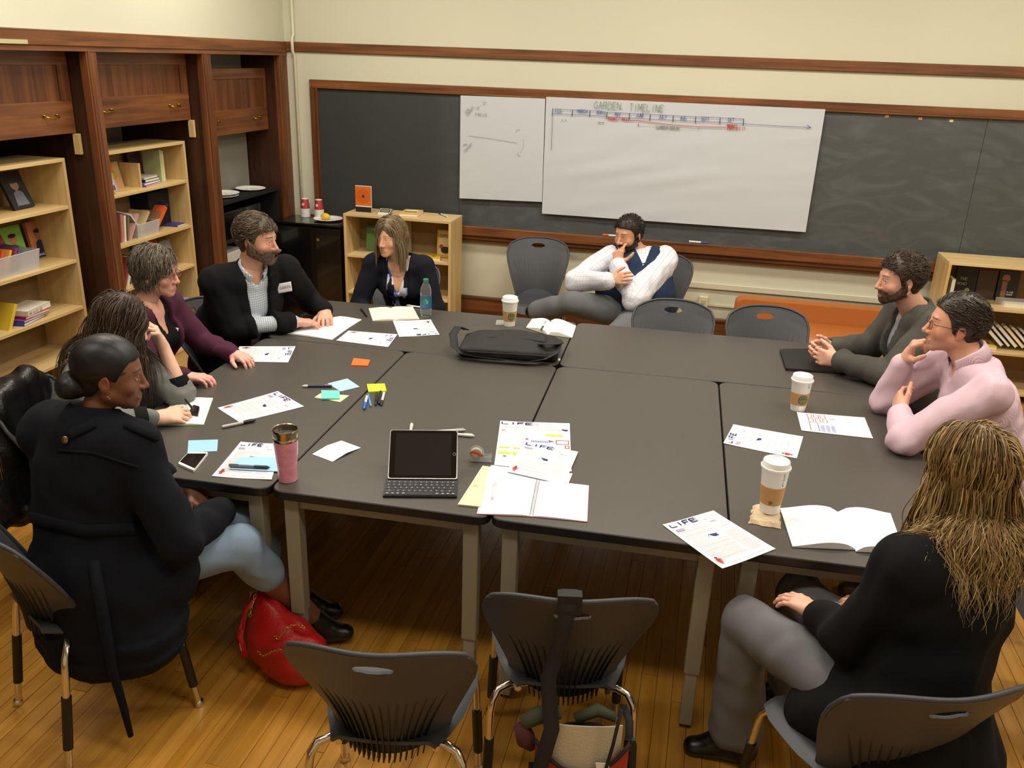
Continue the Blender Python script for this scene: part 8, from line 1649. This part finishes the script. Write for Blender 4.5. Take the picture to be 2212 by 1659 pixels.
coat_line('epaulette', lerp((275, 918), (338, 945), 8), .032, COATM, .008); coat_line('epaulette', lerp((205, 915), (148, 940), 8), .032, COATM, .008)
coat_line('yoke_seam', lerp((125, 972), (200, 978), 8)+lerp((215, 982), (300, 1010), 8), .006, COATM, .003)
p_, n_ = on_coat(142, 950, .002)
if p_ is not None: mk('coat_button', MB().mat(mat('antique_brass', '8A7A58', .3, 1)).tube([p_, p_+n_*.004, p_+n_*.007], [.0115, .0115, .007], 14), parent=COATP.root, smooth=True, angle=40)
# ---- name tags stuck on the clothes
def stick(px, py, objname_part, owner_label, w, h, up2, txt, name='name_tag', col='EDEBF0'):
    own = [o for o in bpy.data.objects if o.get('label', '').startswith(owner_label)][0]; ob = [c for c in own.children if c.name.startswith(objname_part)][0]; o0 = ORG[own.name]
    me = ob.data; bv = BVHTree.FromPolygons([tuple(np.array(v.co)+o0) for v in me.vertices], [tuple(p.vertices) for p in me.polygons]); d = ray(px, py); hit = bv.ray_cast(Vector(CAMP), Vector(d))
    if hit[0] is None: return
    p = np.array(hit[0]); n = unit(np.array(hit[1])); n = n if n@d < 0 else -n; a = unit(up2-n*(np.dot(up2, n))); r_ = unit(np.cross(a, n)); G = []
    for i in range(7):
        row = []
        for j in range(9):
            q = p+a*h*(.5-i/6)+r_*w*(j/8-.5); h2 = bv.ray_cast(Vector(q+n*.05), Vector(-n)); row.append((np.array(h2[0]) if h2[0] is not None and abs((np.array(h2[0])-q)@n) < .03 else q)+n*.0015)
        G.append(row)
    n = unit(n*.6-unit(d)*.6); a = unit(up2-n*(np.dot(up2, n))); r_ = unit(np.cross(a, n)); G = np.array([[p+n*.016+a*h*(.5-i/6)+r_*w*(j/8-.5) for j in range(9)] for i in range(7)]); tg = mk(name, MB().mat(mat('tag_white', col, .6)).grid(G, .0008, flip=True), parent=own, smooth=True)
    if txt: pg = Page(G[0, 0], r_, -a, n, .0012); pg.strokes(txt, w*.2, h*.62, h*.24, mat('ink_dark', '4A4A6A', .7), .0018, .6); pg.build('tag_lettering', tg)
stick(613, 618, 'blazer', 'bearded man in a black blazer', .075, .058, V3(-.15, 0, 1), 'GARTH')
stick(372, 715, 'cardigan', 'woman with short wavy', .06, .045, V3(.2, 0, 1), None)
